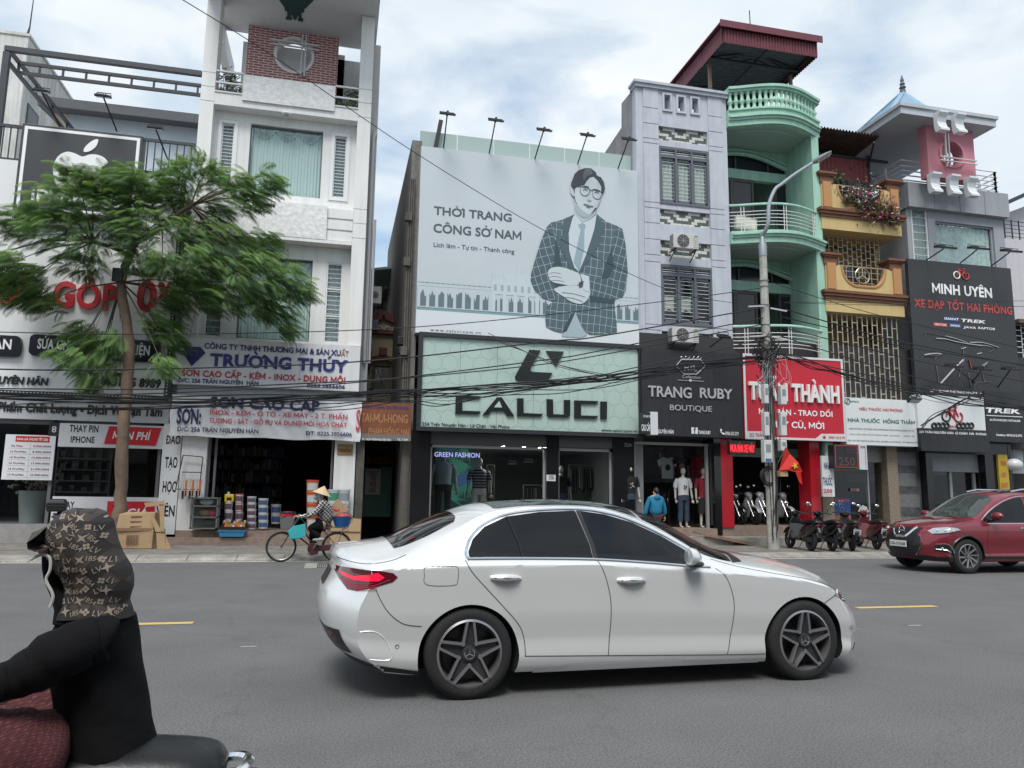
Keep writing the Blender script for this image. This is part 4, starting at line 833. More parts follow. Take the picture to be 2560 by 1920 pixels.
def rot_grid(a,sx,sz,w):
 def fn(t,x,y,z):
  u=mnode(t,'ADD',mnode(t,'MULTIPLY',x,cos(a)),mnode(t,'MULTIPLY',z,sin(a)));v=mnode(t,'SUBTRACT',mnode(t,'MULTIPLY',z,cos(a)),mnode(t,'MULTIPLY',x,sin(a)))
  return mnode(t,'MAXIMUM',lines(t,u,sx,w),lines(t,v,sz,w*.8))
 return fn
T=thing('menswear_poster','huge pale poster of a man in glasses and a checked jacket above the green sign','poster',((bx0+bx1)/2,YC,czt))
g=MB();g.box(bx0,bx1,YC,23.2,czt+.002,bzt);g.build('sheet',mat('poster_pale',(.5,.55,.58),rough=.35,var=.05,vs=.5),T)
def lay(k):return YC-.004*k
def pol(pts,k,c='d1',sm=0,th=None):
 q=[atY(c,x,y,lay(k))for x,y in pts]
 if sm:q=[(p.x,p.y)for p in smooth_pts([(a,b,0)for a,b in q],sm,True)]
 g=MB();g.prism(q,lay(k),lay(k)+.003);return g
C_=lambda n,c:mat('print_'+n,c,rough=.4)
zfoot=atY('d2',150,150,lay(1))[1];zfoot2=atY('d2',150,126,lay(1))[1]
g=MB();g.box(bx0+.01,bx1-.01,lay(1),lay(1)+.003,czt+.01,zfoot-.002);g.build('printed_floor',C_('floor',(.62,.67,.69)),T)
g=MB();g.box(bx0+.01,bx1-.01,lay(1),lay(1)+.003,zfoot,zfoot2);g.build('printed_kerb',C_('kerb',(.2,.32,.34)),T)
g=MB();zt1=atY('d1',180,1545,lay(1))[1];g.box(bx0+.01,bx1-.01,lay(1),lay(1)+.003,zfoot2+.002,zt1-.22);g.build('printed_trees',C_('trees',(.12,.17,.19)),T)
g=MB();g2=MB();n=26;rr=random.Random(2)
for k in range(n):
 x=bx0+.02+(bx1-bx0-.04)*k/n;w=(bx1-bx0-.04)/n;g.box(x,x+w*.34,lay(2),lay(2)+.003,zfoot2+.02,zt1-.2)
 g2.prism([(x+w*.34,zt1-.2),(x+w,zt1-.2),(x+w,zt1-.3-rr.uniform(0,.2)),(x+w*.85,zt1-.34-rr.uniform(0,.2)),(x+w*.65,zt1-.3-rr.uniform(0,.1)),(x+w*.5,zt1-.34-rr.uniform(0,.25)),(x+w*.34,zt1-.3-rr.uniform(0,.2))],lay(2),lay(2)+.003)
for z,h in((zt1-.2,.07),(zt1-.09,.09),(zfoot2,.03)):g.box(bx0+.02,bx1-.02,lay(3),lay(3)+.003,z,z+h)
for k in range(44):x=bx0+.05+(bx1-bx0-.1)*k/44;g.box(x,x+.05,lay(2),lay(2)+.003,zt1-.13,zt1-.09)
g.build('printed_colonnade',C_('colonnade',(.47,.54,.57)),T);g2.build('printed_sky_gaps',C_('gaps',(.48,.53,.56)),T)
gx=atY('d1',1030,1500,YC)[0];g=MB();gg=MB()
g.box(gx-.85,gx+.7,lay(4),lay(4)+.003,zt1-.3,zt1+.18);g.box(gx-.45,gx+.45,lay(4),lay(4)+.003,zt1+.18,zt1+.36);g.box(gx-.05,gx+.05,lay(4),lay(4)+.003,zt1+.36,zt1+.7)
for k in range(5):x=gx-.85+k*.34;g.box(x,x+.12,lay(4),lay(4)+.003,zfoot2,zt1-.3);g.box(x+.03,x+.09,lay(5),lay(5)+.003,zt1+.18,zt1+.42)
for k in range(7):x=gx-.78+k*.21;gg.box(x,x+.08,lay(5),lay(5)+.003,zt1-.18,zt1+.0)
g.build('printed_gate',C_('gate',(.5,.57,.6)),T);gg.build('printed_gate_windows',C_('gatewin',(.3,.38,.41)),T)
for nm,x0,x1,y0,y1,s,cp,b in(('slogan',292,965,988,1050,'THỜI TRANG',78,.03),('slogan',288,1048,1140,1208,'CÔNG SỞ NAM',82,.03),('tagline',290,988,1268,1325,'Lịch lãm - Tự tin - Thành công',42,.012)):
 g=MB();ptext(g,s,'d1',x0,y0,x1,y1,cp,lay(2),bold=b);g.build(nm,C_('dark_grey',(.07,.085,.1)),T)
g=MB();ptext(g,'www.caluci.com.vn','d2',262,338,698,362,26,lay(3),bold=.012,space=1.3);g.build('web_address',MATS['print_dark_grey'],T)
O=1659
suit=C_('suit',(.065,.105,.125));chk=pattern_mat('print_check',rot_grid(-.06,.2,.26,.055),(.07,.112,.132),(.38,.46,.49),wob=.12);chk2=pattern_mat('print_check_sleeve',rot_grid(.32,.2,.27,.055),(.062,.1,.12),(.38,.46,.49),wob=.15);chk3=pattern_mat('print_check_sleeve_far',rot_grid(-.22,.2,.27,.055),(.062,.1,.12),(.38,.46,.49),wob=.15)
pol([(1300,1060),(1400,1035),(1510,985),(1700,985),(1780,1050),(1880,1090),(1870,1300),(1850,1500),(1850,80+O),(1872,280+O),(1875,345+O),(1750,368+O),(1640,366+O),(1600,340+O),(1565,290+O),(1515,170+O),(1480,250+O),(1440,335+O),(1400,352+O),(1330,335+O),(1262,300+O),(1256,230+O),(1270,130+O),(1340,1720),(1340,1560),(1320,1300)],6).build('printed_jacket',chk,T)
pol([(1480,1700+200),(1515,150+O),(1560,280+O),(1600,345+O),(1620,372+O),(1560,395+O),(1400,385+O),(1395,352+O),(1440,335+O)],5).build('printed_trousers',C_('trousers',(.34,.42,.46)),T)
pol([(1305,1060),(1270,1095),(1225,1200),(1180,1340),(1135,1490),(1128,1560),(1160,1640),(1235,1712),(1330,1740),(1365,1640),(1300,1560),(1330,1400),(1345,1200)],7).build('printed_sleeve',chk2,T)
pol([(1870,1085),(1922,1115),(1950,1250),(1968,1480),(1950,1640),(1925,1700),(1860,1722),(1640,1690),(1640,1545),(1800,1540),(1850,1450),(1830,1280)],7).build('printed_sleeve',chk3,T)
pol([(1510,975),(1485,1010),(1458,1150),(1462,1300),(1500,1440),(1545,1485),(1600,1360),(1660,1180),(1700,1050),(1702,985),(1640,1035),(1575,1062)],8).build('printed_shirt',C_('shirt',(.52,.58,.61)),T)
for q in([(1510,985),(1490,1020),(1455,1150),(1462,1310),(1505,1440),(1480,1470),(1380,1260),(1390,1180),(1420,1150),(1395,1100),(1430,1035)],[(1700,985),(1740,1050),(1775,1085),(1740,1160),(1720,1250),(1560,1490),(1545,1485),(1620,1310),(1680,1110)]):pol(q,9).build('printed_lapel',suit,T)
pol([(1540,1078),(1575,1062),(1605,1080),(1592,1125),(1590,1290),(1548,1480),(1502,1400),(1530,1260),(1562,1122)],10).build('printed_tie',C_('tie',(.26,.36,.41)),T)
pol([(1515,900),(1512,985),(1578,1060),(1640,1030),(1692,985),(1690,920)],9).build('printed_neck',C_('neck',(.4,.46,.48)),T)
skin=C_('skin',(.5,.56,.58));hairm=C_('hair',(.035,.045,.055));ink=C_('ink',(.05,.065,.075))
pol([(1508,750),(1550,720),(1610,690),(1660,655),(1710,690),(1738,745),(1742,800),(1735,850),(1712,910),(1682,958),(1648,985),(1610,978),(1555,935),(1522,880),(1508,820)],10,sm=3).build('printed_face',skin,T)
pol([(1484,745),(1472,770),(1475,800),(1490,825),(1506,830),(1508,760)],10,sm=3).build('printed_ear',C_('ear',(.44,.5,.52)),T)
pol([(1478,742),(1480,715),(1492,685),(1510,638),(1545,605),(1600,588),(1650,590),(1690,622),(1702,652),(1738,668),(1764,715),(1772,765),(1755,806),(1740,800),(1738,745),(1706,692),(1672,660),(1640,668),(1612,700),(1592,735),(1560,742),(1530,748),(1512,765),(1506,800),(1500,775)],12).build('printed_hair',hairm,T)
for q,c,k in(([(1700,700),(1725,740),(1742,800),(1735,850),(1712,910),(1682,958),(1648,985),(1655,950),(1690,900),(1705,840),(1700,770)],(.43,.49,.515),11),([(1555,935),(1610,978),(1648,985),(1690,930),(1690,960),(1610,1020),(1530,975),(1516,910)],(.34,.4,.43),11),([(1632,800),(1650,860),(1628,872),(1618,860)],(.44,.5,.52),11),([(1585,898),(1625,900),(1672,918),(1640,932),(1605,920)],(.3,.36,.38),11),([(1600,600),(1650,600),(1660,640),(1620,655),(1590,690),(1580,660)],(.1,.12,.13),13)):pol(q,k,sm=3).build('printed_tone',C_('tone%d'%int(c[0]*100),c),T)
for q in([(1345,1200),(1330,1400),(1300,1560),(1365,1640),(1400,1450),(1370,1280)],[(1830,1280),(1850,1450),(1800,1540),(1740,1540),(1790,1380)],[(1480,1850),(1515,1829),(1480,1909),(1440,1994),(1400,2011)],[(1640,1690),(1860,1722),(1850,1760),(1640,1740)]):pol(q,8).build('printed_fold',C_('fold',(.035,.06,.075)),T)
g=MB()
def stroke(pts,r,k=13,c='d1',sm=4):
 q=[(*atY(c,x,y,lay(k)),0)for x,y in pts];g.tube([(a,lay(k),b)for a,b,_ in[(p.x,p.y,0)for p in smooth_pts(q,sm)]],r,4,flat=.2)
for pts,r in(([(1560,760),(1562,800),(1590,825),(1625,815),(1640,775),(1600,755),(1560,748)],.012),([(1665,780),(1668,825),(1690,850),(1725,850),(1742,800),(1700,785),(1662,772)],.012),([(1640,775),(1665,780)],.012),([(1505,745),(1560,745)],.014),([(1742,795),(1756,800)],.012),([(1575,750),(1605,742),(1632,752)],.018),([(1672,770),(1700,772),(1730,785)],.018),([(1580,778),(1600,768),(1620,780)],.012),([(1680,800),(1700,793),(1718,805)],.012),([(1622,862),(1632,872),(1652,866)],.012),([(1588,898),(1612,905),(1642,918),(1670,916)],.013),([(1612,922),(1640,930)],.01),([(1508,840),(1500,860),(1508,885)],.012)):stroke(pts,r)
g.build('printed_face_lines',ink,T)
for q,k in(([(1280,1478),(1322,1446),(1400,1444),(1500,1478),(1552,1508),(1560,1580),(1500,1602),(1400,1592),(1312,1570),(1284,1530)],11),([(1330,1638),(1400,1610),(1520,1600),(1640,1640),(1625,1715),(1565,1762),(1480,1742),(1400,1690)],10)):pol(q,k,sm=3).build('printed_hand',skin,T)
g=MB()
for pts in([(1285,1530),(1340,1520),(1400,1535)],[(1300,1560),(1360,1555),(1420,1570)],[(1282,1500),(1330,1488),(1390,1500)],[(1420,1700),(1500,1712),(1580,1740)],[(1400,1660),(1500,1672),(1600,1700)]):stroke(pts,.008,12)
g.build('printed_finger_lines',C_('finger_line',(.22,.27,.29)),T)
pol([(1556,1500),(1632,1522),(1642,1662),(1585,1640),(1575,1560)],12).build('printed_cuff',MATS['print_shirt'],T)
pol([(1546,1575),(1588,1562),(1578,1612),(1548,1625)],13).build('printed_watch',ink,T)
# green fashion sign
T=thing('fashion_sign','large mint green patterned shop sign with a black emblem and wide black letters','sign',((cx0+cx1)/2,21.55,czb))
def rings(t,x,y,z):
 def lat(ox,oz):
  a=mnode(t,'SUBTRACT',mnode(t,'FRACT',mnode(t,'ADD',mnode(t,'DIVIDE',x,.46),ox)),.5);b=mnode(t,'SUBTRACT',mnode(t,'FRACT',mnode(t,'ADD',mnode(t,'DIVIDE',z,.8),oz)),.5)
  a=mnode(t,'MULTIPLY',a,.46);b=mnode(t,'MULTIPLY',b,.8);d=mnode(t,'SQRT',mnode(t,'ADD',mnode(t,'MULTIPLY',a,a),mnode(t,'MULTIPLY',b,b)))
  an=mnode(t,'ARCTAN2',b,a);dash=mnode(t,'GREATER_THAN',mnode(t,'SINE',mnode(t,'MULTIPLY',an,18)),-.1)
  return mnode(t,'MULTIPLY',mnode(t,'LESS_THAN',mnode(t,'ABSOLUTE',mnode(t,'SUBTRACT',d,.225)),.011),dash)
 return mnode(t,'MAXIMUM',lat(0,0),lat(.5,.5))
m_mint=pattern_mat('mint_pattern',rings,(.4,.52,.47),(.27,.37,.34),rough=.35)
i=.12
g=MB();n=6
for k in range(n):g.box(cx0+i+(cx1-cx0-2*i)*k/n+.004,cx0+i+(cx1-cx0-2*i)*(k+1)/n-.004,21.58,21.66,czb+i,czt-i)
g.build('sign_face',m_mint,T)
g=MB();g.box(cx0,cx1,21.5,YC-.03,czt-i,czt);g.box(cx0,cx1,21.5,YC-.03,czb,czb+i);g.box(cx0,cx0+i,21.5,YC-.03,czb+i,czt-i);g.box(cx1-i,cx1,21.5,YC-.03,czb+i,czt-i);g.box(cx0,cx1,21.662,YC-.03,czb+i,czt-i);g.build('sign_frame',mat('sign_frame_dark',(.025,.027,.032),rough=.4),T)
def let(polys,nm,c='d2',Y=21.52,th=.06,m=None):
 g=MB()
 for q in polys:g.prism([atY(c,*p,Y)for p in q],Y,Y+th)
 return g.build(nm,m or mat('gloss_black_letter',(.012,.014,.015),rough=.3),T)
for q in([[(483,893),(700,900),(675,922),(540,920),(538,1025),(697,1030),(680,1056),(478,1050)]],[[(715,1060),(840,908),(880,910),(988,1072),(925,1070),(905,1030),(790,1026),(765,1062)]],[[(1013,918),(1068,918),(1068,1045),(1235,1052),(1215,1077),(1013,1072)]],[[(1268,925),(1322,927),(1325,1055),(1418,1058),(1418,932),(1472,932),(1470,1065),(1450,1084),(1290,1080),(1270,1062)]],[[(1507,936),(1715,942),(1695,968),(1565,964),(1564,1066),(1712,1070),(1695,1095),(1507,1090)]],[[(1733,945),(1790,946),(1788,1098),(1733,1097)]]):let(q,'letter')
g=MB();g.prism([atY('d2',*p,21.515)for p in((858,940),(882,998),(812,996))],21.512,21.52);g.build('letter_opening',mat('mint_plain',(.4,.52,.47),rough=.35),T)
let([[(1120,498),(1215,504),(1130,650),(1130,680),(1150,690),(1318,698),(1280,765),(1020,768),(1000,750),(995,730)]],'emblem_stroke');let([[(1265,508),(1415,514),(1350,642)]],'emblem_stroke')
g=MB();ptext(g,'254 Trần Nguyên Hãn - Lê Chân - Hải Phòng','d2',190,1152,948,1182,30,21.57,bold=.025);g.build('address_line',m_bl,T)
g=MB();ptext(g,'www.caluci.com.vn','d2',1740,1208,2048,1212,27,21.57,bold=.025);g.build('web_address',m_bl,T)
# fashion shop front and room
FT=bpy.data.objects['fashion_shop_building']
Yg=22.0;zs=atY('d5',640,1432,21.9)[1]
xA=atY('S',115,700,Yg)[0];xB=atY('S',335,700,Yg)[0];xC=atY('S',1672,700,Yg)[0];xD=atY('S',1812,700,Yg)[0];xE=atY('d5',-90,1000,Yg)[0];xF=atY('d5',62,1000,Yg)[0]
m_gran=mat('black_granite',(.012,.012,.014),rough=.15,var=.3,vs=20)
for a,b in((xA,xB),(xC,xD),(xE,xF)):g=MB();g.box(a,b,Yg-.15,Yg+.3,.12,czb+.05);g.build('granite_pier',m_gran,FT)
g=MB();g.box(xA,xF,Yg-.1,Yg+.25,czb-.33,czb-.002);g.build('shutter_box',mat('shutter_grey',(.07,.07,.072),rough=.5),FT)
g=MB();g.box(xA,xF,21.5,31,.118,zs);g.build('floor',MATS['step_tile'],FT)
g=MB();g.box(xA,xF,30,30.2,zs,czb);g.box(xA,xA+.1,Yg+.3,30,zs,czb);g.box(xF-.1,xF,Yg+.3,30,zs,czb);g.box(xA,xF,Yg+.3,30,czb-.25,czb-.1);g.build('room',mat('shop_room_charcoal',(.2,.21,.21),rough=.7),FT)
m_alu=mat('pale_aluminium',(.3,.31,.31),rough=.4)
for a,b in((xB,xC),(xD,xE)):
 g=MB();zt=czb-.35
 g.box(a,a+.06,Yg,Yg+.08,zs,zt);g.box(b-.06,b,Yg,Yg+.08,zs,zt);g.box(a,b,Yg,Yg+.08,zt-.08,zt)
 w=g.build('window_frame',m_alu,FT);g=MB();g.quad((a+.06,Yg+.04,zs),(b-.06,Yg+.04,zs),(b-.06,Yg+.04,zt-.08),(a+.06,Yg+.04,zt-.08));g.build('pane',m_glassd,w)
r=RC('S',490,140,845,1030,25.5);t=thing('leaf_screen','tall teal screen of palm leaves and blue flowers inside the fashion window','screen',((r[0]+r[1])/2,25.5,zs))
g=MB();g.box(r[0]-.2,r[1]+.2,25.5,25.6,zs,r[3]+.4);g.build('screen',mat('teal_dark',(.01,.035,.04),emit=.35),t)
g=MB();rr=random.Random(6)
for(x,y,a0)in((560,180,4.0),(700,420,4.3),(600,560,.3),(780,260,3.5),(560,850,.8),(760,640,4.8)):
 X,Z=atY('S',x,y,25.49)
 for k in range(15):
  a=a0-1.3+k*.19;l=rr.uniform(.45,.75);d=(cos(a),sin(a));g.quad((X,25.485-.001*k,Z),(X+d[0]*l*.5-d[1]*.025,25.485-.001*k,Z+d[1]*l*.5+d[0]*.025),(X+d[0]*l,25.485-.001*k,Z+d[1]*l),(X+d[0]*l*.5+d[1]*.025,25.485-.001*k,Z+d[1]*l*.5-d[0]*.025))
g.build('printed_leaves',mat('leaf_glow',(.03,.16,.11),emit=.6),t)
g=MB()
for(x,y)in((640,190),(700,650),(780,620),(580,240)):
 X,Z=atY('S',x,y,25.46);g.lathe([(.2,0),(.14,-.01),(0,-.012)],(X,25.46,Z),9,axis='y')
g.build('printed_flowers',mat('flower_glow',(.03,.08,.2),emit=.5),t)
t=thing('fashion_led_lettering','glowing lilac letters inside the left fashion window','lettering',(atY('S',660,370,22.6)[0],22.6,3))
g=MB();m_led=mat('lilac_led',(.52,.5,1.),emit=1.1);ptext(g,'GREEN FASHION','S',396,376,918,387,55,22.6,bold=.02);g.build('letters',m_led,t)
g=MB();ptext(g,'NEW COLLECTION','S',645,415,810,417,13,22.6);g.build('small_letters',mat('dim_white',(.35,.35,.35)),t)
for k,(s,x0,x1,y)in enumerate((('Phụ kiện',1258,1340,435),('Quần tây',1440,1530,412))):
 t=thing('aisle_sign',('left' if k==0 else 'right')+' small white wording over the racks inside the fashion shop','sign',(atY('S',x0,y,27)[0],27,2.6));g=MB();ptext(g,s,'S',x0,y,x1,y+2,18,27,bold=.02);g.build('letters',m_wl,t);a=RC('S',x0-5,y+18,x1+5,y+28,27.05);g=MB();g.box(a[0],a[1],27.05,27.3,a[2],a[3]);g.build('shelf_edge',m_wl,t)
for k,(x,y)in enumerate(((1183,218),(1422,224),(1600,186))):
 X,Y=atY('S',x,y,23.3)[0],23.3;t=thing('downlight',['left','middle','right'][k]+' lit downlight in the fashion shop ceiling','lamp',(X,Y,czb-.26),'shop ceiling downlights');g=MB();g.lathe([(.13,czb-.27),(.12,czb-.255),(0,czb-.255)],(X,Y,0),14);g.build('trim',m_wl,t);g=MB();g.lathe([(.1,czb-.272),(0,czb-.273)],(X,Y,0),14);g.build('bulb',mat('lit_bulb',(1,.97,.9),emit=220),t)
r=RC('S',1688,584,1792,658,Yg-.16);t=thing('pier_notice','small white notice card on the black granite pier','notice',(r[0],Yg-.16,r[2]));g=MB();g.box(r[0],r[1],Yg-.165,Yg-.151,r[2],r[3]);g.build('card',mat('white_sheet',(.6,.6,.6)),t)
g=MB();text(g,'NO',r[0]+.17,r[0]+.25,r[3]-.13,.06,Yg-.168)
for k in range(4):g.box(r[0]+.06+.02*(k%2),r[1]-.06,Yg-.168,Yg-.165,r[2]+.05+k*.035,r[2]+.065+k*.035)
g.build('print',m_bl,t)
rr=random.Random(9)
def rack(c,x0,x1,yb,Y,n,label):
 a,z=atY(c,x0,yb,Y);b,_=atY(c,x1,yb,Y);t=thing('clothes_rack',label,'clothes rack',((a+b)/2,Y,zs));g=MB();g.tube([(a,Y,z),(b,Y,z)],.015,6)
 for x in(a,b):g.tube([(x,Y,zs),(x,Y,z)],.02,6)
 g.build('rail',m_steelp,t);cl=[(.04,.04,.045),(.14,.15,.16),(.03,.03,.05),(.2,.2,.2),(.06,.06,.065)]
 for k in range(n):
  x=a+(b-a)*(k+.5)/n;w=rr.uniform(.16,.22);h=rr.uniform(.75,1.0);g=MB()
  for s in(-1,1):g.hexa([(x-.02,Y-w,z-h),(x+.02,Y-w,z-h),(x+.03,Y+w,z-h),(x-.01,Y+w,z-h)],[(x-.015,Y-w*.8,z-.12),(x+.015,Y-w*.8,z-.12),(x+.015,Y+w*.8,z-.1),(x-.015,Y+w*.8,z-.1)])if s>0 else g.tube([(x,Y,z+.02),(x,Y,z-.1)],.005,4)
  i=rr.randrange(5);g.build('garment',mat('garment_%s'%'black grey navy silver slate'.split()[i],cl[i],rough=.9),t)
rack('S',1940,2212,470,25.5,11,'rail of dark garments inside the right fashion window');rack('S',1000,1090,470,26.5,4,'short rail of garments behind the striped mannequin');rack('S',1420,1640,700,26,9,'low rail of garments inside the left fashion window')
g=MB();p0=atY('S',2015,330,28);p1=atY('S',2015,430,28);t=thing('wall_light_strip','thin warm light strip on the wall inside the right fashion window','lamp',(p0[0],28,p1[1]));g.box(p0[0]-.04,p0[0]+.04,28,28.05,p1[1],p0[1]);g.build('tube',mat('warm_strip',(1,.85,.6),emit=1.5),t);g=MB();g.box(p0[0]-.07,p0[0]+.07,28.051,28.1,p1[1]-.05,p0[1]+.05);g.build('backing',m_black,t)
m_man=mat('mannequin_cream',(.5,.47,.4),rough=.45);m_mang=mat('mannequin_grey',(.3,.3,.29),rough=.5)
def rings_body(g,prof,n=14):
 """elliptical rings (cx, cy, z, rx, ry) joined into one skin"""
 o=len(g.v)
 for cx,cy,z,rx,ry in prof:
  for k in range(n):a=2*pi*k/n;g.v.append(Vector((cx+rx*cos(a),cy+ry*sin(a),z)))
 for i in range(len(prof)-1):
  for k in range(n):g.f.append((o+i*n+k,o+i*n+(k+1)%n,o+(i+1)*n+(k+1)%n,o+(i+1)*n+k));g.m.append(g.cm)
 g.f.append(tuple(o+k for k in range(n))[::-1]);g.f.append(tuple(o+(len(prof)-1)*n+k for k in range(n)));g.m+=[g.cm]*2
def mannequin(x,y,z,h,label,top,bottom,body=None,sleeve='short',skirt=False,head=True,wide=1.,emblem=None,stripes=False):
 t=thing('mannequin',label,'mannequin',(x,y,z),'shop window mannequins');s=h/1.78;body=body or m_man;g=MB();V=lambda a,b,c:(x+a*s*wide,y+b*s,z+c*s)
 for sd in(-1,1):
  g.tube([V(sd*.1,0,.9),V(sd*.1,-.01,.5),V(sd*.1,.02,.1),V(sd*.1,0,.04)],[.08*s,.058*s,.035*s,.035*s],10);g.tube([V(sd*.1,.03,.03),V(sd*.11,-.16,.02)],[.035*s,.025*s],8)
  g.tube([V(sd*.19,0,1.43),V(sd*.25,.02,1.15),V(sd*.27,-.03,.9),V(sd*.27,-.05,.8)],[.05*s,.04*s,.03*s,.024*s],10)
  for q in range(4):g.tube([V(sd*(.255+.012*q),-.05-.012*q,.8),V(sd*(.26+.012*q),-.07-.014*q,.7+.012*abs(q-1.5))],[.011*s,.008*s],5)
  g.tube([V(sd*.25,-.06,.8),V(sd*.225,-.1,.74)],[.012*s,.009*s],5)
 rings_body(g,[(x,y,z+a*s,b*s*wide,c*s)for a,b,c in((.84,.12,.1),(.95,.165,.11),(1.08,.125,.095),(1.25,.155,.11),(1.4,.18,.1),(1.47,.1,.07),(1.5,.052,.052),(1.55,.05,.05))])
 if head:g.ball(V(0,-.015,1.66),(.075*s,.092*s,.115*s),14,10);g.ball(V(0,-.105,1.65),(.012*s,.02*s,.025*s),6,5)
 g.build('body',body,t,smooth=True,sharp=180)
 g=MB();o=.018*s
 rings_body(g,[(x,y,z+a*s,b*s*wide+o,c*s+o)for a,b,c in((.88,.16,.105),(1.05,.145,.1),(1.25,.162,.112),(1.4,.182,.102),(1.47,.1,.075))])
 for sd in(-1,1):
  e=(.25,.02,1.17)if sleeve=='short' else(.27,-.03,.92);g.tube([V(sd*.17,0,1.43),V(sd*e[0]*.93,e[1],(1.43+e[2])/2),V(sd*e[0],e[1],e[2])],[.066*s,.066*s,.062*s],10)
 tp=g.build('shirt',top,t,smooth=True,sharp=60)
 g=MB()
 if skirt:rings_body(g,[(x,y,z+a*s,b*s,c*s)for a,b,c in((.42,.2,.15),(.7,.2,.15),(.9,.17,.12),(.97,.16,.12))]);g.build('skirt',bottom,t,smooth=True,sharp=60)
 else:
  rings_body(g,[(x,y,z+a*s,b*s*wide,c*s)for a,b,c in((.8,.17,.125),(.9,.185,.13),(.97,.165,.12))])
  for sd in(-1,1):g.tube([V(sd*.09,0,.88),V(sd*.1,-.01,.5),V(sd*.105,.01,.2)],[.1*s,.078*s,.08*s],10)
  g.build('trousers',bottom,t,smooth=True,sharp=60)
 if emblem:
  g=MB();r2=random.Random(len(label))
  for k in range(7):g.ball((x+r2.gauss(0,.045),y-.15*s,z+1.2*s+r2.gauss(0,.05)),(.022,.006,.02),6,4)
  g.build('print',emblem,tp)
 return t
m_stripe=pattern_mat('striped_knit',lambda t,x,y,z:lines(t,z,.085,.2),(.012,.012,.018),(.4,.4,.4))
jn=mat('blue_jeans',(.035,.055,.085),rough=.9,var=.35,vs=9);bt=mat('black_cloth',(.012,.012,.014),rough=.9);wt=mat('white_tee',(.62,.62,.62),rough=.9);rt=mat('dark_red_tee',(.22,.012,.025),rough=.9)
def mq(c,xh,yh,yf,Y,*a,zf=None,**k):
 X,Z=atY(c,xh,yh,Y);z0=zs if zf is None else zf;return mannequin(X,Y,z0,Z-z0,*a,**k)
mq('S',510,300,0,23.2,'headless looking grey mannequin in a pale blue shirt behind the lilac letters',mat('pale_blue_shirt',(.2,.24,.27),rough=.9),bt,m_mang,wide=1.15)
mq('S',920,388,0,23.0,'mannequin in a black striped knit shirt and pale trousers',m_stripe,mat('pale_trousers',(.33,.32,.3),rough=.9),m_mang,wide=1.15)
mq('S',1855,480,0,22.9,'mannequin in a plain black tee beside the granite pier notice',bt,jn,m_mang,wide=1.1)
mq('d5',42,982,1300,21.95,'slim mannequin in a black printed tee and ripped jeans under house number 252A',bt,jn,emblem=mat('tee_print',(.4,.35,.3)))
mq('d5',420,997,1425,22.3,'mannequin in a white printed tee and long jeans by the boutique window',wt,jn,emblem=bt)
mq('d5',567,1000,1425,22.3,'mannequin in a dark red tee and long black skirt',rt,bt,skirt=True)
# grey tiled house
YG=21.8
gx0=atY('d3',345,1400,YG)[0];gx1=atY('d3',1106,1500,YG)[0];gz=(atY('d3',308,705,YG)[1]+atY('d3',1092,812,YG)[1])/2;gz0=atY('d4',900,1470,YG)[1]-.3
T=thing('grey_townhouse','narrow grey townhouse with green and white tile panels beside the poster','building',((gx0+gx1)/2,YG,0))
m_gr=mat('blue_grey_render',(.47,.5,.56),rough=.85,var=.18,vs=2.5,streak=.34,dirt=(.24,.25,.27))
gl=atY('d3',305,740,YG)[0]
pa=atY('d3',500,900,YG)[0];pb=atY('d3',920,900,YG)[0];pc=atY('d3',1050,1000,YG)[0];p0=atY('d3',370,1000,YG)[0]
H=lambda c,y,x=650:atY(c,x,y,YG)[1]
w1=(pa,pb+.02,atY('d4',720,258,YG)[1],H('d3',1285,720));w2=(pa,pb+.05,atY('d4',720,1292,YG)[1],atY('d4',720,775,YG)[1])
n1=(pa,pb,H('d3',1232,710),H('d3',1112,710));n2=(pa,pb+.02,atY('d4',715,430,YG)[1],atY('d4',715,300,YG)[1]);n3=(pa,pb+.03,atY('d4',715,705,YG)[1],atY('d4',715,568,YG)[1]);n4=(pa,pb+.03,atY('d4',715,1450,YG)[1],atY('d4',715,1350,YG)[1])
hp=[(atY('d3',x-26,900,YG)[0],atY('d3',x+26,900,YG)[0],H('d3',y+62,x),H('d3',y-62,x))for x,y in((578,887),(697,905),(817,918))]
g=MB();g.wall(gl,gx1,gz0,gz-.2,YG,.3,[w1,w2,n1,n2,n3,n4]+hp);g.build('front_wall',m_gr,T,merge=True)
g=MB();pz=(gz-.2);g.box(gl-.04,gx1+.03,YG-.1,YG+.4,gz-.2,gz-.09);g.box(gl-.1,gx1+.06,YG-.16,YG+.4,gz-.088,gz);g.build('parapet_cornice',m_gr,T)
zr=[atY('d4',435,q,YG)[1]for q in(1410,1330,1282,740,680,545,405,275,228)]+[atY('d3',435,q,YG)[1]for q in(1240,1200,1070,935,760)]
g=MB()
for a,b in((p0,pa-.004),(pb+.03,pc)):
 for q0,q1 in zip([gz0]+zr,zr):
  if q1-q0>.05:g.box(a,b,YG-.035,YG-.002,q0+.012,q1-.012)
g.build('pilaster_blocks',m_gr,T)
g=MB()
for q in hp:i=.07;g.prism([(q[0]-i,q[2]-i),(q[1]+i,q[2]-i),(q[1]+i,q[3]+i),(q[0]-i,q[3]+i)],YG-.05,YG-.002,[[(q[0],q[2]),(q[1],q[2]),(q[1],q[3]),(q[0],q[3])]])
g.build('parapet_opening_trim',m_gr,T)
yb1,zb1=atX('d3',190,895,gl);yb2,zb2=atX('d3',188,1105,gl);yb3,zb3=atX('d3',42,1325,gl)
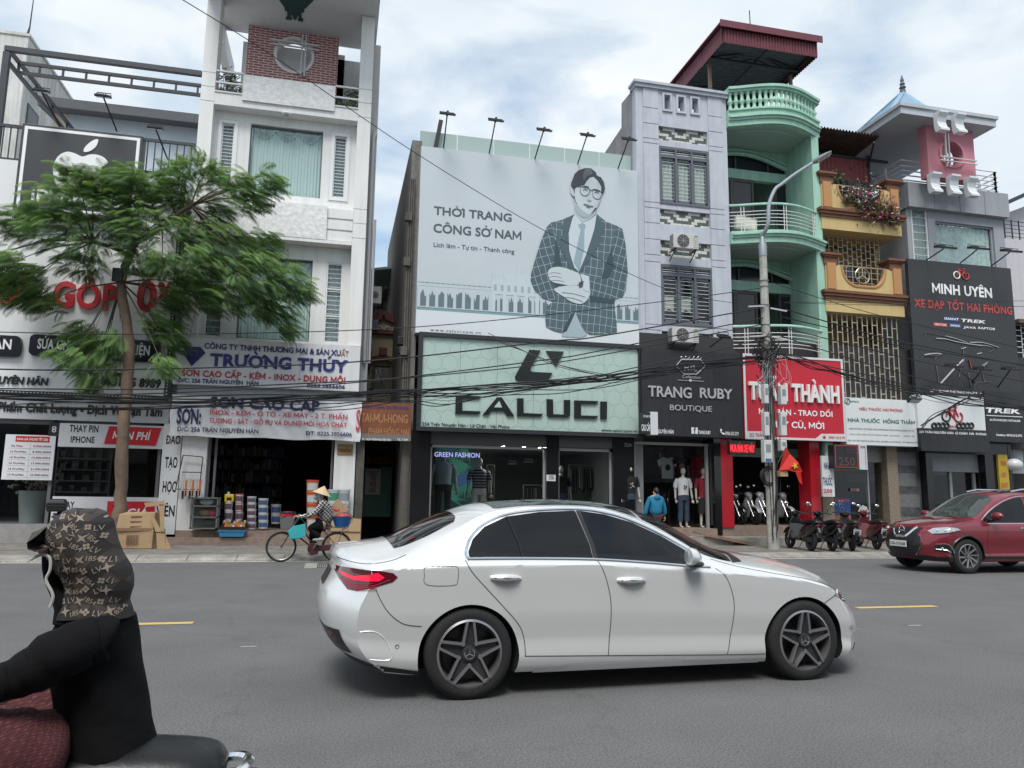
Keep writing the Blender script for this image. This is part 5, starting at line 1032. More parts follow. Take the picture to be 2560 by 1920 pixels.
g=MB();g.prism([(YG+.3,0),(YG+.3,gz-.2),(yb1,zb1),(yb1+.02,zb2),(yb3,zb3),(yb3+1,0)],gl-.02,gl+.25,plane='yz');g.build('side_wall',mat('stained_cement',(.27,.26,.27),rough=.95,var=.35,vs=2,streak=.45,dirt=(.1,.095,.1)),T)
g=MB();g.box(gl+.25,gx1,24,24.1,2,gz-1.2);g.build('room_back',mat('dim_room',(.12,.12,.12)),T)
m_tg=mat('green_tile',(.085,.11,.095),rough=.4,var=.3,vs=8);m_tw=mat('white_tile',(.58,.58,.54),rough=.4,var=.2,vs=8)
for q in(n1,n2,n3,n4):
 g=MB();rows=5;hh=(q[3]-q[2])/rows;bw=(q[1]-q[0])/8.4;g.box(q[0],q[1],YG+.12,YG+.16,q[2],q[3])
 for j in range(rows):
  for k in range(-1,10):
   a=q[0]+(k+(j%2)*.5)*bw;b=a+bw-.008;a=max(a,q[0]+.002);b=min(b,q[1]-.002)
   if b-a<.02:continue
   g.cm=1 if((k*2+(j%2))-2*abs(j-rows)+(2 if k>3 else 0)*(j-2))%6 in(0,1,2)else 0
   g.box(a,b,YG+.1,YG+.12,q[2]+j*hh+.004,q[2]+(j+1)*hh-.004)
 g.build('tile_panel',[m_tg,m_tw],T)
m_fr=mat('slate_frame',(.1,.115,.135),rough=.5)
for q in(w1,w2):
 zt=q[3]-(q[3]-q[2])*.17;f=MB();g=MB();fr=.07
 f.box(q[0],q[1],YG-.02,YG+.12,q[3]-.09,q[3]);f.box(q[0],q[1],YG-.03,YG+.12,q[2],q[2]+.08);f.box(q[0],q[1],YG-.02,YG+.12,zt-.05,zt+.05)
 for k in range(4):x=q[0]+(q[1]-q[0]-.08)*k/3;f.box(x,x+.08,YG-.03,YG+.12,q[2]+.08,zt-.05);f.box(x,x+.06,YG-.018,YG+.12,zt+.05,q[3]-.09)
 for k in range(3):
  a=q[0]+.08+(q[1]-q[0]-.08)*k/3;b=a+(q[1]-q[0]-.08)/3-.08
  f.box(a,a+.05,YG+.02,YG+.1,q[2]+.08,zt-.05);f.box(b-.05,b,YG+.02,YG+.1,q[2]+.08,zt-.05);f.box(a,b,YG+.02,YG+.1,q[2]+.08,q[2]+.16);f.box(a,b,YG+.02,YG+.1,zt-.13,zt-.05)
  for j in range(11):z=q[2]+.2+(zt-.18-q[2]-.2)*j/10;g.box(a+.05,b-.05,YG+.03,YG+.045,z-.007,z+.007)
  for j in range(3):z=zt+.1+(q[3]-zt-.2)*j/2;g.box(a,b,YG+.03,YG+.045,z-.009,z+.009)
 w=f.build('window',m_fr,T);g.build('bars',m_bar,w)
 g=MB();g.quad((q[0],YG+.07,q[2]),(q[1],YG+.07,q[2]),(q[1],YG+.07,q[3]),(q[0],YG+.07,q[3]));g.build('pane',m_glass,w)
 if q is w1:curtain(w,(q[0],q[1],q[2],q[3]),YG+.13,mat('beige_curtain',(.5,.5,.46)),12,amp=.02)
 else:
  g=MB()
  for k in(0,1):a=q[0]+.12+(q[1]-q[0]-.08)*k/3;z=q[2]+.95;g.add([(a,YG+.12,z),(a+.4,YG+.12,z),(a+.38,YG+.12,z-.5),(a+.2,YG+.11,z-.4),(a+.02,YG+.12,z-.52)],[(0,1,2,3,4)])
  g.build('hung_cloth',mat('cream_cloth',(.5,.48,.4)),w)
ac_unit('d4',635,488,855,635,21.2,'white air conditioner hung on the middle tile panel of the grey house')
ac_unit('d4',625,1300,855,1445,21.2,'grey air conditioner with a big round fan above the black boutique sign')
# green house with curved balconies
T=thing('green_townhouse','mint green townhouse with curved balconies behind the lamp pole','building',(14,22,0))
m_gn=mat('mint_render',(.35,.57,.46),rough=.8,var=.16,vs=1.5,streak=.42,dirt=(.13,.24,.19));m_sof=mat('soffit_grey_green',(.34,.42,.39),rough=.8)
YN=21.55;hx0=gx1-.02;hx1=atY('d3',1893,1400,YN)[0];hpx=atY('d3',1832,1400,YN)[0]
zS=[atY('d3',1890,1180,YN)[1],atY('d4',1935,650,YN)[1]]
zS.append(zS[1]-(zS[0]-zS[1]))
Yc=atZ('d3',1430,1132,zS[0])[1];bul=min(1.5,max(.5,YN-Yc))
def front(t):return YN+.1-(bul+.1)*max(0,sin(pi*min(1,max(0,t*.97+.0))))**1.25
def curve(off=0,n=40):return[(hx0+(hx1+.12-hx0)*k/n,front(k/n)+off)for k in range(n+1)]
def sweep(g,off,z0,z1,th,n=40):
 A=curve(off,n);B=curve(off+th,n)
 for k in range(n):g.hexa([(A[k][0],A[k][1],z0),(A[k+1][0],A[k+1][1],z0),(B[k+1][0],B[k+1][1],z0),(B[k][0],B[k][1],z0)],[(A[k][0],A[k][1],z1),(A[k+1][0],A[k+1][1],z1),(B[k+1][0],B[k+1][1],z1),(B[k][0],B[k][1],z1)])
YB2=23.1
g=MB();g.box(hpx,hx1,YN,YN+.6,2.5,zS[0]+.02);g.box(hx1-.25,hx1,YN+.6,31,4,zS[0]+.3);g.build('pillar',m_gn,T)
for i,z in enumerate(zS[:2]):
 g=MB();sweep(g,0,z,z+.18,.25);sweep(g,-.06,z+.18,z+.26,.3);sweep(g,-.13,z+.26,z+.33,.35)
 if i==0:sweep(g,-.02,z+.33,z+.52,.25);sweep(g,-.08,z+.52,z+.58,.3)
 else:sweep(g,.0,z+.33,z+.42,.25)
 s=g.build('balcony_slab',m_gn,T,merge=True)
 g=MB();A=curve(.05);A2=[(x,YB2)for x,_ in A]
 for k in range(40):g.quad((*A[k],z+.03),(*A[k+1],z+.03),(*A2[k+1],z+.03),(*A2[k],z+.03))
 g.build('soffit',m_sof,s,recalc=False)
 g=MB();A=curve(.55,30);g.tube([(x*.94+hx0*.06+.1,y,z+.02)for x,y in A],.03,5);g.build('soffit_moulding',m_gn,s)
z0=zS[0]+.58;z1=z0+.62
g=MB();sweep(g,-.05,z1,z1+.08,.22);sweep(g,-.12,z1+.08,z1+.17,.32);bl=g.build('balustrade_rail',m_gn,T,merge=True)
prof=[(.05,0),(.075,.03),(.06,.1),(.045,.3),(.085,.42),(.085,.5),(.05,.6),(.045,.85),(.075,.93),(.06,1)]
for k in range(19):
 t_=(k+.6)/19.2;x=hx0+(hx1+.05-hx0)*t_;g=MB();g.lathe([(r*1.12,z0+q*(z1-z0))for r,q in prof],(x,front(t_)+.06,0),8);g.build('baluster',m_gn,bl,smooth=True,sharp=50)
m_door=mat('brown_steel_door',(.07,.06,.055),rough=.5);m_dg=mat('tinted_pane',(.018,.022,.03),rough=.12)
for i in range(3):
 zt=zS[i];zb=zS[i+1]if i<2 else 2.6
 top=zt+.035;fl=zb+.42 if i<2 else 3.2;zd=zt-1.11;dx1=atY('d3',1660,1600,YB2)[0];m0=zt-.42
 arch=[(hx0,zd+.35),(dx1,zd+.35)]+[(hx0+(dx1-hx0)*(1-k/14),zd+.45+.47*max(0,sin(pi*min(1,.03+.8*k/14)))**1.3)for k in range(15)]
 g=MB();g.box(hx0-.3,dx1+.15,YB2,YB2+.2,zd,zd+.35);g.box(dx1+.15,hx1,YB2,YB2+.2,fl-.1,zd+.35);g.box(hx0-.3,hx1,YB2,YB2+.2,fl-.3,fl);ap=arch[2:]
 g.prism([(hx1,zd+.351),(hx1,top),(hx0-.3,top),(hx0-.3,ap[-1][1])]+[p for p in reversed(ap)]+[(dx1+.01,zd+.351)],YB2,YB2+.2);g.build('storey_wall',m_gn,T)
 g=MB();ap=arch[2:]
 for o,y,r in((.0,YB2-.03,.07),(.16,YB2-.02,.05)):g.tube([(x,y,z+o)for x,z in ap],r,6)
 g.build('arch_moulding',m_gn,T)
 g=MB();g.quad((hx0-.3,YB2+.12,zd),(hx1,YB2+.12,zd),(hx1,YB2+.12,top),(hx0-.3,YB2+.12,top));w=g.build('transom',m_dg,T);g=MB()
 for x in(.33,.72):xx=hx0+(dx1-hx0)*x;g.box(xx-.03,xx+.03,YB2+.05,YB2+.11,zd+.35,zt-.3)
 g.build('mullion',m_door,w)
 for k in range(4):
  a=hx0+.1+(dx1+.05-hx0)*k/4;b=a+(dx1+.05-hx0)/4;g=MB()
  if k!=2:
   g.box(a,a+.08,YB2+.05,YB2+.12,fl,zd);g.box(b-.08,b,YB2+.05,YB2+.12,fl,zd);g.box(a+.08,b-.08,YB2+.05,YB2+.12,fl,fl+.3);g.box(a+.08,b-.08,YB2+.05,YB2+.12,zd-.1,zd);d=g.build('door',m_door,T)
   g=MB();g.box(a+.08,b-.08,YB2+.08,YB2+.1,fl+.3,zd-.1);g.build('pane',m_dg,d)
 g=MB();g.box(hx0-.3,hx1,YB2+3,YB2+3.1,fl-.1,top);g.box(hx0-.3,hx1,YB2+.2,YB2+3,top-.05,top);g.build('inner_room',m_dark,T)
 gr=(atY('d3',1752,1500,YB2-.02)[0],atY('d3',1822,1500,YB2-.02)[0],fl+.1,zt-.5)
 a,b=atY('d3',1755,1500,22.6)[0],atY('d3',1832,1500,22.6)[0]
 g=MB();g.box(a,b,22.62,22.66,fl+.1,zt-.6);g.prism([(a+(b-a)*(.5+.5*cos(pi*k/10)),zt-.6+.38*sin(pi*k/10))for k in range(11)],22.62,22.66);w=g.build('side_window',[mat('red_shade',(.16,.04,.045)),mat('rust_glass',(.1,.075,.055),var=.5,vs=3)][min(i,1)],T);grille(w,(a,b,fl+.1,zt-.55),22.58,3,7,m_bar,t=.008)
for i,z in((1,zS[1]+.42),(2,zS[2]+.42)):
 g=MB();A=curve(.1);
 for dz,r in((.2,.014),(.32,.014),(.44,.014),(.56,.014),(.68,.014)):g.tube([(x,y,z+dz)for x,y in A],r,5)
 for k in(4,5,19,20,34,35,39):g.tube([(A[k][0],A[k][1],z),(A[k][0],A[k][1],z+.88)],.016,6)
 rl=g.build('balcony_rail',mat('rail_white',(.6,.62,.6),rough=.4),T);g=MB();g.tube([(x,y,z+.92)for x,y in A],.055,8,flat=.7);g.build('handrail',m_gn,rl)
g=MB();a=atY('d4',1170,345,22.1);b=atY('d4',1350,470,22.1);t=thing('balcony_mattress','pale folded mattress leaning on the middle green balcony','mattress',(a[0],22,b[1]));g.hexa([(a[0]-.1,21.9,b[1]-.1),(b[0]-.1,21.9,b[1]-.1),(b[0]-.1,22.1,b[1]-.1),(a[0]-.1,22.1,b[1]-.1)],[(a[0]+.05,22.1,a[1]+.05),(b[0]+.05,22.1,a[1]-.05),(b[0]+.05,22.3,a[1]-.05),(a[0]+.05,22.3,a[1]+.05)]);g.build('padding',mat('mattress_cloth',(.5,.48,.43),var=.2,vs=5),t,bevel=.06,seg=3);g=MB();g.tube([(a[0]+.05,22.08,a[1]+.03),(b[0]+.02,22.08,a[1]-.06),(b[0]-.12,21.88,b[1]-.08)],.012,5);g.build('piping',m_bar,t)
YK=21.0
kx0=atY('d3',1060,250,YK)[0];kx1=atY('d3',1870,340,YK)[0];kz1=(atY('d3',1060,205,YK)[1]+atY('d3',1880,330,YK)[1])/2;kz0=(atY('d3',1065,370,YK)[1]+atY('d3',1848,485,YK)[1])/2
yk,_=atX('d3',668,738,kx0);yk=min(max(yk,26),36)
t=thing('roof_canopy','maroon corrugated metal roof canopy standing over the green terrace','canopy',((kx0+kx1)/2,23,z1));m_rc=mat('maroon_sheet',(.15,.035,.05),rough=.55,var=.15,streak=.15);m_un=mat('sheet_underside',(.12,.13,.15),rough=.7,var=.2)
def corr(g,x0,x1,z0,z1,Y,pitch=.11,amp=.02):
 n=int((x1-x0)/pitch)*4;g.grid(lambda u,v:(x0+(x1-x0)*u,Y+amp*(1 if int(u*n)%4 in(1,2)else-1),z0+(z1-z0)*v),n,1)
g=MB();corr(g,kx0,kx1,kz0,kz1-.12,YK);g.build('front_fascia',m_rc,t,recalc=False)
zk=kz0+.12
g=MB();n=int((yk-YK)/.12)*4;g.grid(lambda u,v:(kx0+.02*(1 if int(u*n)%4 in(1,2)else-1),YK+(yk-YK)*u,kz0+(kz1-.12-kz0)*v),n,1);g.grid(lambda u,v:(kx1+.02*(1 if int(u*n)%4 in(1,2)else-1),YK+(yk-YK)*u,kz0+(kz1-.12-kz0)*v),n,1);g.build('side_fascia',m_rc,t,recalc=False)
g=MB();g.box(kx0-.12,kx1+.12,YK-.1,yk,kz1-.05,kz1);g.box(kx0-.15,kx1+.15,YK-.13,YK-.1,kz1-.2,kz1+.04);g.build('roof_edge',m_rc,t)
g=MB();n=120;g.grid(lambda u,v:(kx0+.03+(kx1-kx0-.06)*v,YK+.04+(yk-YK-.1)*u,zk+.2+.02*(1 if int(u*n)%4 in(1,2)else-1)+.2*min(v,1-v)),n,2);g.build('roof_underside',m_un,t,recalc=False)
g=MB()
for y in(22.0,24.2,26.4,28.6):
 g.box(kx0+.05,kx1-.05,y-.03,y+.03,kz0+.03,kz0+.1);xm=(kx0+kx1)/2
 for s in(kx0+.1,kx1-.1):g.bar((s,y,kz0+.08),(xm,y,zk+.4),.06)
 for k in range(1,6):x=kx0+(kx1-kx0)*k/6;g.bar((x,y,kz0+.08),(x+(.5 if k<3 else-.5)*(k!=3),y,zk+.12),.04)
for x in(kx0+.1,(kx0+kx1)/2,kx1-.1):g.box(x-.03,x+.03,YK+.1,yk-.2,kz0+.1,kz0+.16)
g.build('truss',m_steel,t)
for x,y,c in((950,700,22.3),(1648,740,22.3),(1090,700,27),(1700,740,27)):
 g=MB();X=atY('d3',x,y,c)[0];g.box(X-.05,X+.05,c-.05,c+.05,z0-.5,kz0+.05);g.build('post',mat('rust_post',(.2,.14,.1),var=.5,vs=3),t)
g=MB();X,Z=atY('d3',1290,90,YK+.5);g.tube([(X+.03,YK+.5,kz1),(X,YK+.5,Z)],.018,6);g.build('lightning_rod',m_steel,t)
# yellow house
T=thing('yellow_house','yellow house with moulded balconies and wire grilles right of the mint green one','building',(17.5,22,0))
m_ye=mat('yellow_render',(.54,.41,.19),rough=.8,var=.12,vs=1.5,streak=.18,dirt=(.25,.16,.06));m_or=mat('orange_trim',(.42,.22,.09),rough=.75);m_br=mat('brown_moulding',(.17,.075,.04),rough=.75,var=.2)
YY=21.5;yx0=hx1+.02
yx1=atY('d7',985,450,YY)[0]
for c,yb,yt,sx,cutw in(('d6',1458,1075,0,0),('d7',640,255,0,0)):
 dy=lambda y:y
 x0=atY(c,305 if c=='d6' else 340,yt+100,YY)[0];x1=atY(c,960 if c=='d6' else 985,yt+100,YY)[0]
 zb=(atY(c,330,yb-58,YY)[1]+atY(c,960,yb,YY)[1])/2;zl=zb+.42;zc=zl+.3;zt=zc+1.05
 g=MB();g.box(x0,x1,YY,YY+1.5,zb,zl);a,b=x0+.42,x1-.42
 cut=[(a+.25,zt-.15)]+[(a+.25+(b-a-.5)*.5*(1-cos(pi*k/10))*.0+.55*(1-cos(pi/2*k/8)),zt-.15-.68*sin(pi/2*k/8))for k in range(1,9)];cut+=[(b+a-x,z)for x,z in reversed(cut)]
 g.prism([(x0+.05,zc),(x1-.05,zc),(x1-.05,zt-.15)]+[(x,z)for x,z in reversed(cut)]+[(x0+.05,zt-.15)],YY,YY+.2);g.build('balcony_wall',m_ye,T)
 g=MB()
 for k in range(3):g.box(x0-.04-.05*k,x1+.04+.05*k,YY-.05-.05*k,YY+1.5,zl+.004+.1*k,zl+.1+.1*k-.004)
 g.build('band_moulding',m_br,T)
 g=MB();g.tube([(x,YY+.02,z)for x,z in cut],.06,6);
 for s in(x0+.08,x1-.4):g.box(s,s+.32,YY-.06,YY-.002,zc+.05,zt-.1)
 g.build('trim',m_or,T)
 for s in(x0,x1-.5):g=MB();g.box(s,s+.5,YY-.02,YY+.4,zt-.15,zt+.1);g.box(s-.05,s+.55,YY-.07,YY+.45,zt+.1,zt+.16);g.box(s-.1,s+.6,YY-.12,YY+.5,zt+.16,zt+.24);g.build('balcony_pier',[m_ye,m_br][1],T)
 g=MB();g.tube([(a,YY+.1,zt-.12),(b,YY+.1,zt-.12)],.03,6);zz=[zt-.3,zt-.5,zt-.68]
 for k,z in enumerate(zz):i=.3+.16*k;g.tube([(a+i,YY+.1,z),(b-i,YY+.1,z)],.015,5)
 for k in range(1,9):x=a+(b-a)*k/9;g.tube([(x,YY+.1,zt-.12),(x,YY+.1,max(zc+.1,zt-.8))],.014,5)
 cx=(a+b)/2;cz=zt-.42;g.tube([(cx+.27*cos(q*pi/12),YY+.08,cz+.27*sin(q*pi/12))for q in range(24)],.022,5,closed=True)
 for q in(90,210,330):g.bar((cx,YY+.08,cz),(cx+.26*cos(radians(q)),YY+.08,cz+.26*sin(radians(q))),.035,.03)
 g.build('balcony_rail',mat('brushed_rail',(.42,.38,.3),rough=.35,metal=.6),T)
 if c=='d6':yzU=zb;yzt=zt;yzf=zl
 else:yzL=zb;yzLt=zt
m_gw=mat('rusty_white_grille',(.42,.38,.31),rough=.6,var=.4,vs=6)
grille(T,(yx0+.05,yx1-.35,yzLt+.05,yzU-.02),YY+.6,14,4,m_gw,t=.011);grille(T,(yx0+.05,yx1-.2,3.6,yzL-.02),YY+.15,14,6,m_gw,t=.013)
YI=23.2
wins=[(yx0+.15,yx0+1.0,yzLt-.6,yzU-.7),(yx0+1.3,yx0+2.6,yzLt-.9,yzU-.55)]
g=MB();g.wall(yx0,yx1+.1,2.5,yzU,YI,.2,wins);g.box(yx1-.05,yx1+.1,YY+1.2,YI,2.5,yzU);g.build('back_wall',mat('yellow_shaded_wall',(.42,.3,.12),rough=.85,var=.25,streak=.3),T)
for q in wins:
 w=window(T,q,YI+.05,fw=.08,cols=2,rows=3,m=mat('brown_wood',(.16,.09,.045)),glass=m_glassd)
g=MB();g.box(yx0,yx1,YI+1,YI+1.1,2.5,yzU);g.build('inner_room',m_dark,T)
r=(yx0+.4,yx0+1.6,4.0,5.3);g=MB();g.box(yx0+.3,yx1-.6,YI-.3,YI-.1,5.2,6.2);g.box(yx0+1.2,yx0+2.0,YI-.5,YI-.3,5.9,6.8);g.build('stored_clutter',mat('brown_clutter',(.09,.06,.045),var=.6,vs=2),T)
ac_unit('d7',585,900,755,1000,22.4,'small white air conditioner behind the lower wire grille of the yellow house')
zrt=atY('d6',480,720,22.6)[1]
t=thing('corrugated_awning','rusty corrugated roof with a red sheet wall over the yellow balcony','awning',(17,22.6,yzt));rx1=atY('d6',790,750,22.0)[0];sx1=atY('d6',688,900,23)[0];za=atY('d6',480,990,23)[1];zb=atY('d6',480,810,23)[1]
g=MB();n=140;g.grid(lambda u,v:(yx0+(rx1-yx0)*u,21.9+5*v,zrt+.25-.02*u+.04*sin(u*n)-v*.5),280,1);g.grid(lambda u,v:(yx0+(rx1-yx0)*u,21.92+5*v,zrt+.18+.04*sin(u*n)-v*.5),280,1);g.build('roof_sheet',mat('rust_sheet',(.13,.08,.07),rough=.8,var=.5,vs=3),t,recalc=False)
g=MB();corr(g,yx0,sx1,za,zb,23.0,.17);g.build('red_sheet',mat('red_sheet',(.22,.05,.05),rough=.55,var=.15),t,recalc=False)
g=MB();g.box(sx1,sx1+.1,22.95,23.05,yzt-.9,zrt);g.box(yx0,sx1+.9,22.95,23.05,zb,zb+.08);g.bar((sx1+.05,23,za+.6),(rx1-.2,22,zrt),.06);g.box(yx0,sx1+.8,25.8,25.9,yzf,zrt);g.build('frame',m_steel,t)
rr=random.Random(21)
def bush(label,c,spots,Y,mats,n,sz,name='plant'):
 x,z=atY(c,*spots[0][:2],Y);t=thing(name,label,'plant',(x,Y,z-spots[0][2]));
 for nm,m,k,s in mats:
  g=MB()
  for(px,py,r)in spots:
   X,Z=atY(c,px,py,Y)
   for _ in range(int(n*k*r)):
    p=Vector((rr.gauss(X,r*.5),rr.gauss(Y,r*.35),rr.gauss(Z,r*.5)));a=Vector((rr.gauss(0,1),rr.gauss(0,1),rr.gauss(0,1))).normalized()*s*rr.uniform(.6,1.3);b=a.orthogonal().normalized()*s*.5
    g.quad(p,p+a*.5+b,p+a,p+a*.5-b)
  g.build(nm,m,t,recalc=False)
 g=MB()
 for(px,py,r)in spots:
  X,Z=atY(c,px,py,Y)
  for _ in range(5):g.tube([(X,Y,Z-r),(X+rr.gauss(0,r*.4),Y,Z),(X+rr.gauss(0,r*.8),Y-.1,Z+r*.6)],.01,4)
 g.build('twigs',mat('twig',(.1,.07,.04)),t);return t
m_lf=mat('shrub_leaf',(.05,.085,.03),rough=.6,var=.6,vs=7)
bush('dark leafy shrub at the left end of the upper yellow balcony','d6',[(370,1040,.5),(450,1010,.35),(330,1000,.3),(410,1090,.4)],YY+.5,[('leaves',m_lf,1,.13)],260,1)
bush('pink and white flowering bougainvillea spilling over the upper yellow balcony','d6',[(700,1090,.5),(640,1180,.5),(780,1200,.55),(820,1280,.5),(870,1240,.4),(700,1250,.4),(900,1330,.3),(600,1130,.35),(520,1140,.3)],YY-.1,[('leaves',m_lf,.9,.1),('blossoms',mat('pink_blossom',(.42,.1,.2),var=.5,vs=5),.3,.1),('pale_blossoms',mat('pale_blossom',(.6,.4,.4)),.12,.1)],270,1,name='bougainvillea')
# grey corner house with pavilion roof and pink square
YV=21.9
vx0=atY('d6',1008,1200,YV)[0];vx1=atY('d6',1822,1400,YV)[0];vzp=(atY('d6',990,1035,YV)[1]+atY('d6',1795,1115,YV)[1])/2
T=thing('pavilion_house','grey house with a blue hipped pavilion roof and a pink square on its terrace','building',((vx0+vx1)/2,YV,0));m_vg=mat('grey_render',(.29,.31,.335),rough=.85,var=.15,vs=2,streak=.25,dirt=(.14,.15,.16))
vw=(atY('d6',1258,1400,YV)[0],atY('d6',1745,1500,YV)[0],7.0,(atY('d6',1258,1338,YV)[1]+atY('d6',1750,1385,YV)[1])/2);vs_=(atY('d6',1062,1400,YV)[0],atY('d6',1195,1400,YV)[0],8.6,atY('d6',1120,1212,YV)[1])
g=MB();g.wall(vx0,vx1,2.5,vzp-.9,YV,.3,[vw,vs_]);g.box(vx0,vx0+.3,YV+.3,32,2.5,vzp-.6);g.box(vx0,vx1,YV+3,YV+3.1,2.5,vzp-.9);g.box(vx1-.2,vx1,YV+.3,YV+3,2.5,vzp-.9);g.build('wall',m_vg,T)
g=MB()
for k in range(4):a=vx0-.05+(vx1-vx0+.15)*k/4;g.box(a+.01,a+(vx1-vx0+.15)/4-.01,YV-.22,YV+.3,vzp-.92,vzp-.012)
g.box(vx0-.1,vx1+.15,YV-.1,30,vzp-.01,vzp+.05);g.build('parapet_band',m_vg,T)
window(T,vw,YV+.1,fw=.06,m=m_vg,curt=mat('silver_curtain',(.5,.54,.53),var=.3,vs=8),folds=12)
w=window(T,vs_,YV+.05,fw=.06,m=m_bar,glass=m_glass,curt=MATS['grey_curtain'],bars=12,folds=4)
g=MB()
A=[(vx0+.02,25.5),(vx0+.02,YV+.1),(vx1,YV+.1),(vx1,25.5)]
for z in(.2,.38,.56,.74,.95):g.tube([(x,y,vzp+z)for x,y in A],.028,5)
for k in range(3):
 for d in(0,.22):x=vx0+1.1+k*2.0*(vx1-vx0)/5+d;g.box(min(x,vx1-.1)-.03,min(x,vx1-.1)+.03,YV+.07,YV+.13,vzp+.05,vzp+.95)
for y in(22.8,24.2):g.box(vx0-.01,vx0+.05,y-.03,y+.03,vzp+.05,vzp+.95);g.box(vx1-.03,vx1+.03,y-.03,y+.03,vzp+.05,vzp+.95)
g.build('terrace_rail',m_bar,T)
YQ=20.6;qx0=atY('d6',968,400,YQ)[0];qx1=atY('d6',1755,480,YQ)[0];qz1=(atY('d6',968,370,YQ)[1]+atY('d6',1755,465,YQ)[1])/2;qz0=(atY('d6',968,450,YQ)[1]+atY('d6',1750,540,YQ)[1])/2
g=MB();g.box(qx0,qx1,YQ,26.5,qz0,qz1);g.box(qx0-.06,qx1+.06,YQ-.06,26.56,qz1-.1,qz1+.02);g.build('pavilion_slab',mat('slab_grey',(.42,.45,.48),rough=.8,var=.08),T)
ax,az=atY('d6',985,268,24.2);cx0,cy0=qx0+.25,YQ+.9
g=MB();ax=(qx0+qx1)/2-1.2
B=[(qx0+.2,21.4,qz1+.02),(qx1-1.2,21.4,qz1+.02),(qx1-1.2,33,qz1-1.2),(qx0+.2,33,qz1-1.2)];ap=(atY('d6',985,268,25)[0],25,atY('d6',985,268,25)[1])
g.add(B+[ap],[(0,1,4),(1,2,4),(2,3,4),(3,0,4)]);
for i in range(4):
 g.bar(B[i],ap,.18,.06)
for i in range(4):
 a,b=Vector(B[i]),Vector(B[(i+1)%4])
 for k in range(1,22):q=a.lerp(b,k/22);f=1-abs(2*k/22-1);e=q.lerp(Vector(ap),max(.02,f*.97))if False else q+(Vector(ap)-(a+b)/2)*f;g.bar(q+Vector((0,0,.01)),e,.035,.03)
g.build('pavilion_roof',mat('blue_sheet',(.22,.34,.46),rough=.5,var=.1),T)
g=MB();X,Y,Z=ap;zt=atY('d6',985,130,25)[1];g.lathe([(.12,Z-.1),(.12,Z+.08),(.07,Z+.12),(.14,Z+.2),(.07,Z+.3),(.11,Z+.36),(.05,Z+.46),(.08,Z+.52),(.05,Z+.62),(.022,zt),(0,zt)],(X,Y,0),12);g.build('finial',mat('finial_bronze',(.1,.13,.14),rough=.5),T,smooth=True,sharp=50)
x0,_=atY('d6',782,800,23.5);x1,_=atY('d6',838,800,23.5);g=MB();g.box(vx0+.1,vx0+.6,25.2,25.6,vzp,qz0);g.box(vx1-.6,vx1-.2,25.2,25.6,vzp,qz0)if False else None;g.box(vx0-.2,vx0+.2,24.6,25.0,vzp-1.5,qz0);g.build('pavilion_column',m_vg,T)
g=MB();g.box(vx0+.3,vx1-1.6,27.5,27.7,vzp,qz0-.2);g.hexa([(vx0+.3,26.6,vzp+1.1),(vx1-1.6,26.6,vzp+2.6),(vx1-1.6,27.4,vzp+2.6),(vx0+.3,27.4,vzp+1.1)],[(vx0+.3,26.6,vzp+1.3),(vx1-1.6,26.6,vzp+2.8),(vx1-1.6,27.4,vzp+2.8),(vx0+.3,27.4,vzp+1.3)]);g.build('stair_enclosure',mat('stair_dark',(.1,.105,.115),rough=.8,var=.2),T)
YK2=21.1
q0=atY('d6',1180,545,YK2);q1=atY('d6',1570,590,YK2);q2=atY('d6',1592,1000,YK2);q3=atY('d6',1200,970,YK2);px0=(q0[0]+q3[0])/2;px1=(q1[0]+q2[0])/2;pz1=(q0[1]+q1[1])/2;pz0=(q2[1]+q3[1])/2
cx,cz=atY('d6',1388,780,YK2);R_=125/3.318*YK2/_F*1.05
ci=lambda r:[(cx+r*cos(2*pi*k/40),cz+r*sin(2*pi*k/40))for k in range(40)]
g=MB();g.prism([(px0,pz0),(px1,pz0),(px1,pz1),(px0,pz1)],YK2,YK2+.38,[ci(R_)]);pk=g.build('pink_square',mat('pink_render',(.5,.2,.245),rough=.7,var=.12,vs=2),T)
g=MB();g.prism(ci(R_+.1),YK2-.06,YK2-.002,[ci(R_)]);g.build('round_rim',MATS['pink_render'],pk)
g=MB();X=atY('d6',1315,760,YK2)[0];Z=atY('d6',1400,868,YK2)[1]
for d in(0,.13):g.box(X+d-.02,X+d+.02,YK2-.18,YK2-.12,pz0+.35,pz1-.3);g.box(px0+.3,px1-.15,YK2-.24,YK2-.19,Z+d-.02,Z+d+.02)
g.build('crossed_tubes',mat('tube_pale',(.55,.52,.5),rough=.3,metal=.3),pk)
for x,y in((1312,510),(1460,528),(1258,1020),(1415,1038),(1562,1055)):
 Yb2=YK2 if y>900 else 20.5;X,Z=atY('d6',x,y,Yb2-.2);P=[(-.3,.42),(.28,.42),(.28,.34),(.08,.24),(.0,.05),(.06,-.15),(.22,-.3),(.32,-.36),(.3,-.42),(-.18,-.42),(-.3,-.2)]
 P=[(.3,.42),(-.3,.42),(-.3,-.2),(-.18,-.42),(.3,-.42),(.3,-.34),(.1,-.2),(0,0),(.08,.2),(.3,.34)]
 g=MB();g.prism([(Yb2-.02-(a+.3)*.5,Z+b*.85)for a,b in P],X-.18,X+.18,plane='yz');g.build('scroll_bracket',m_bar,pk)
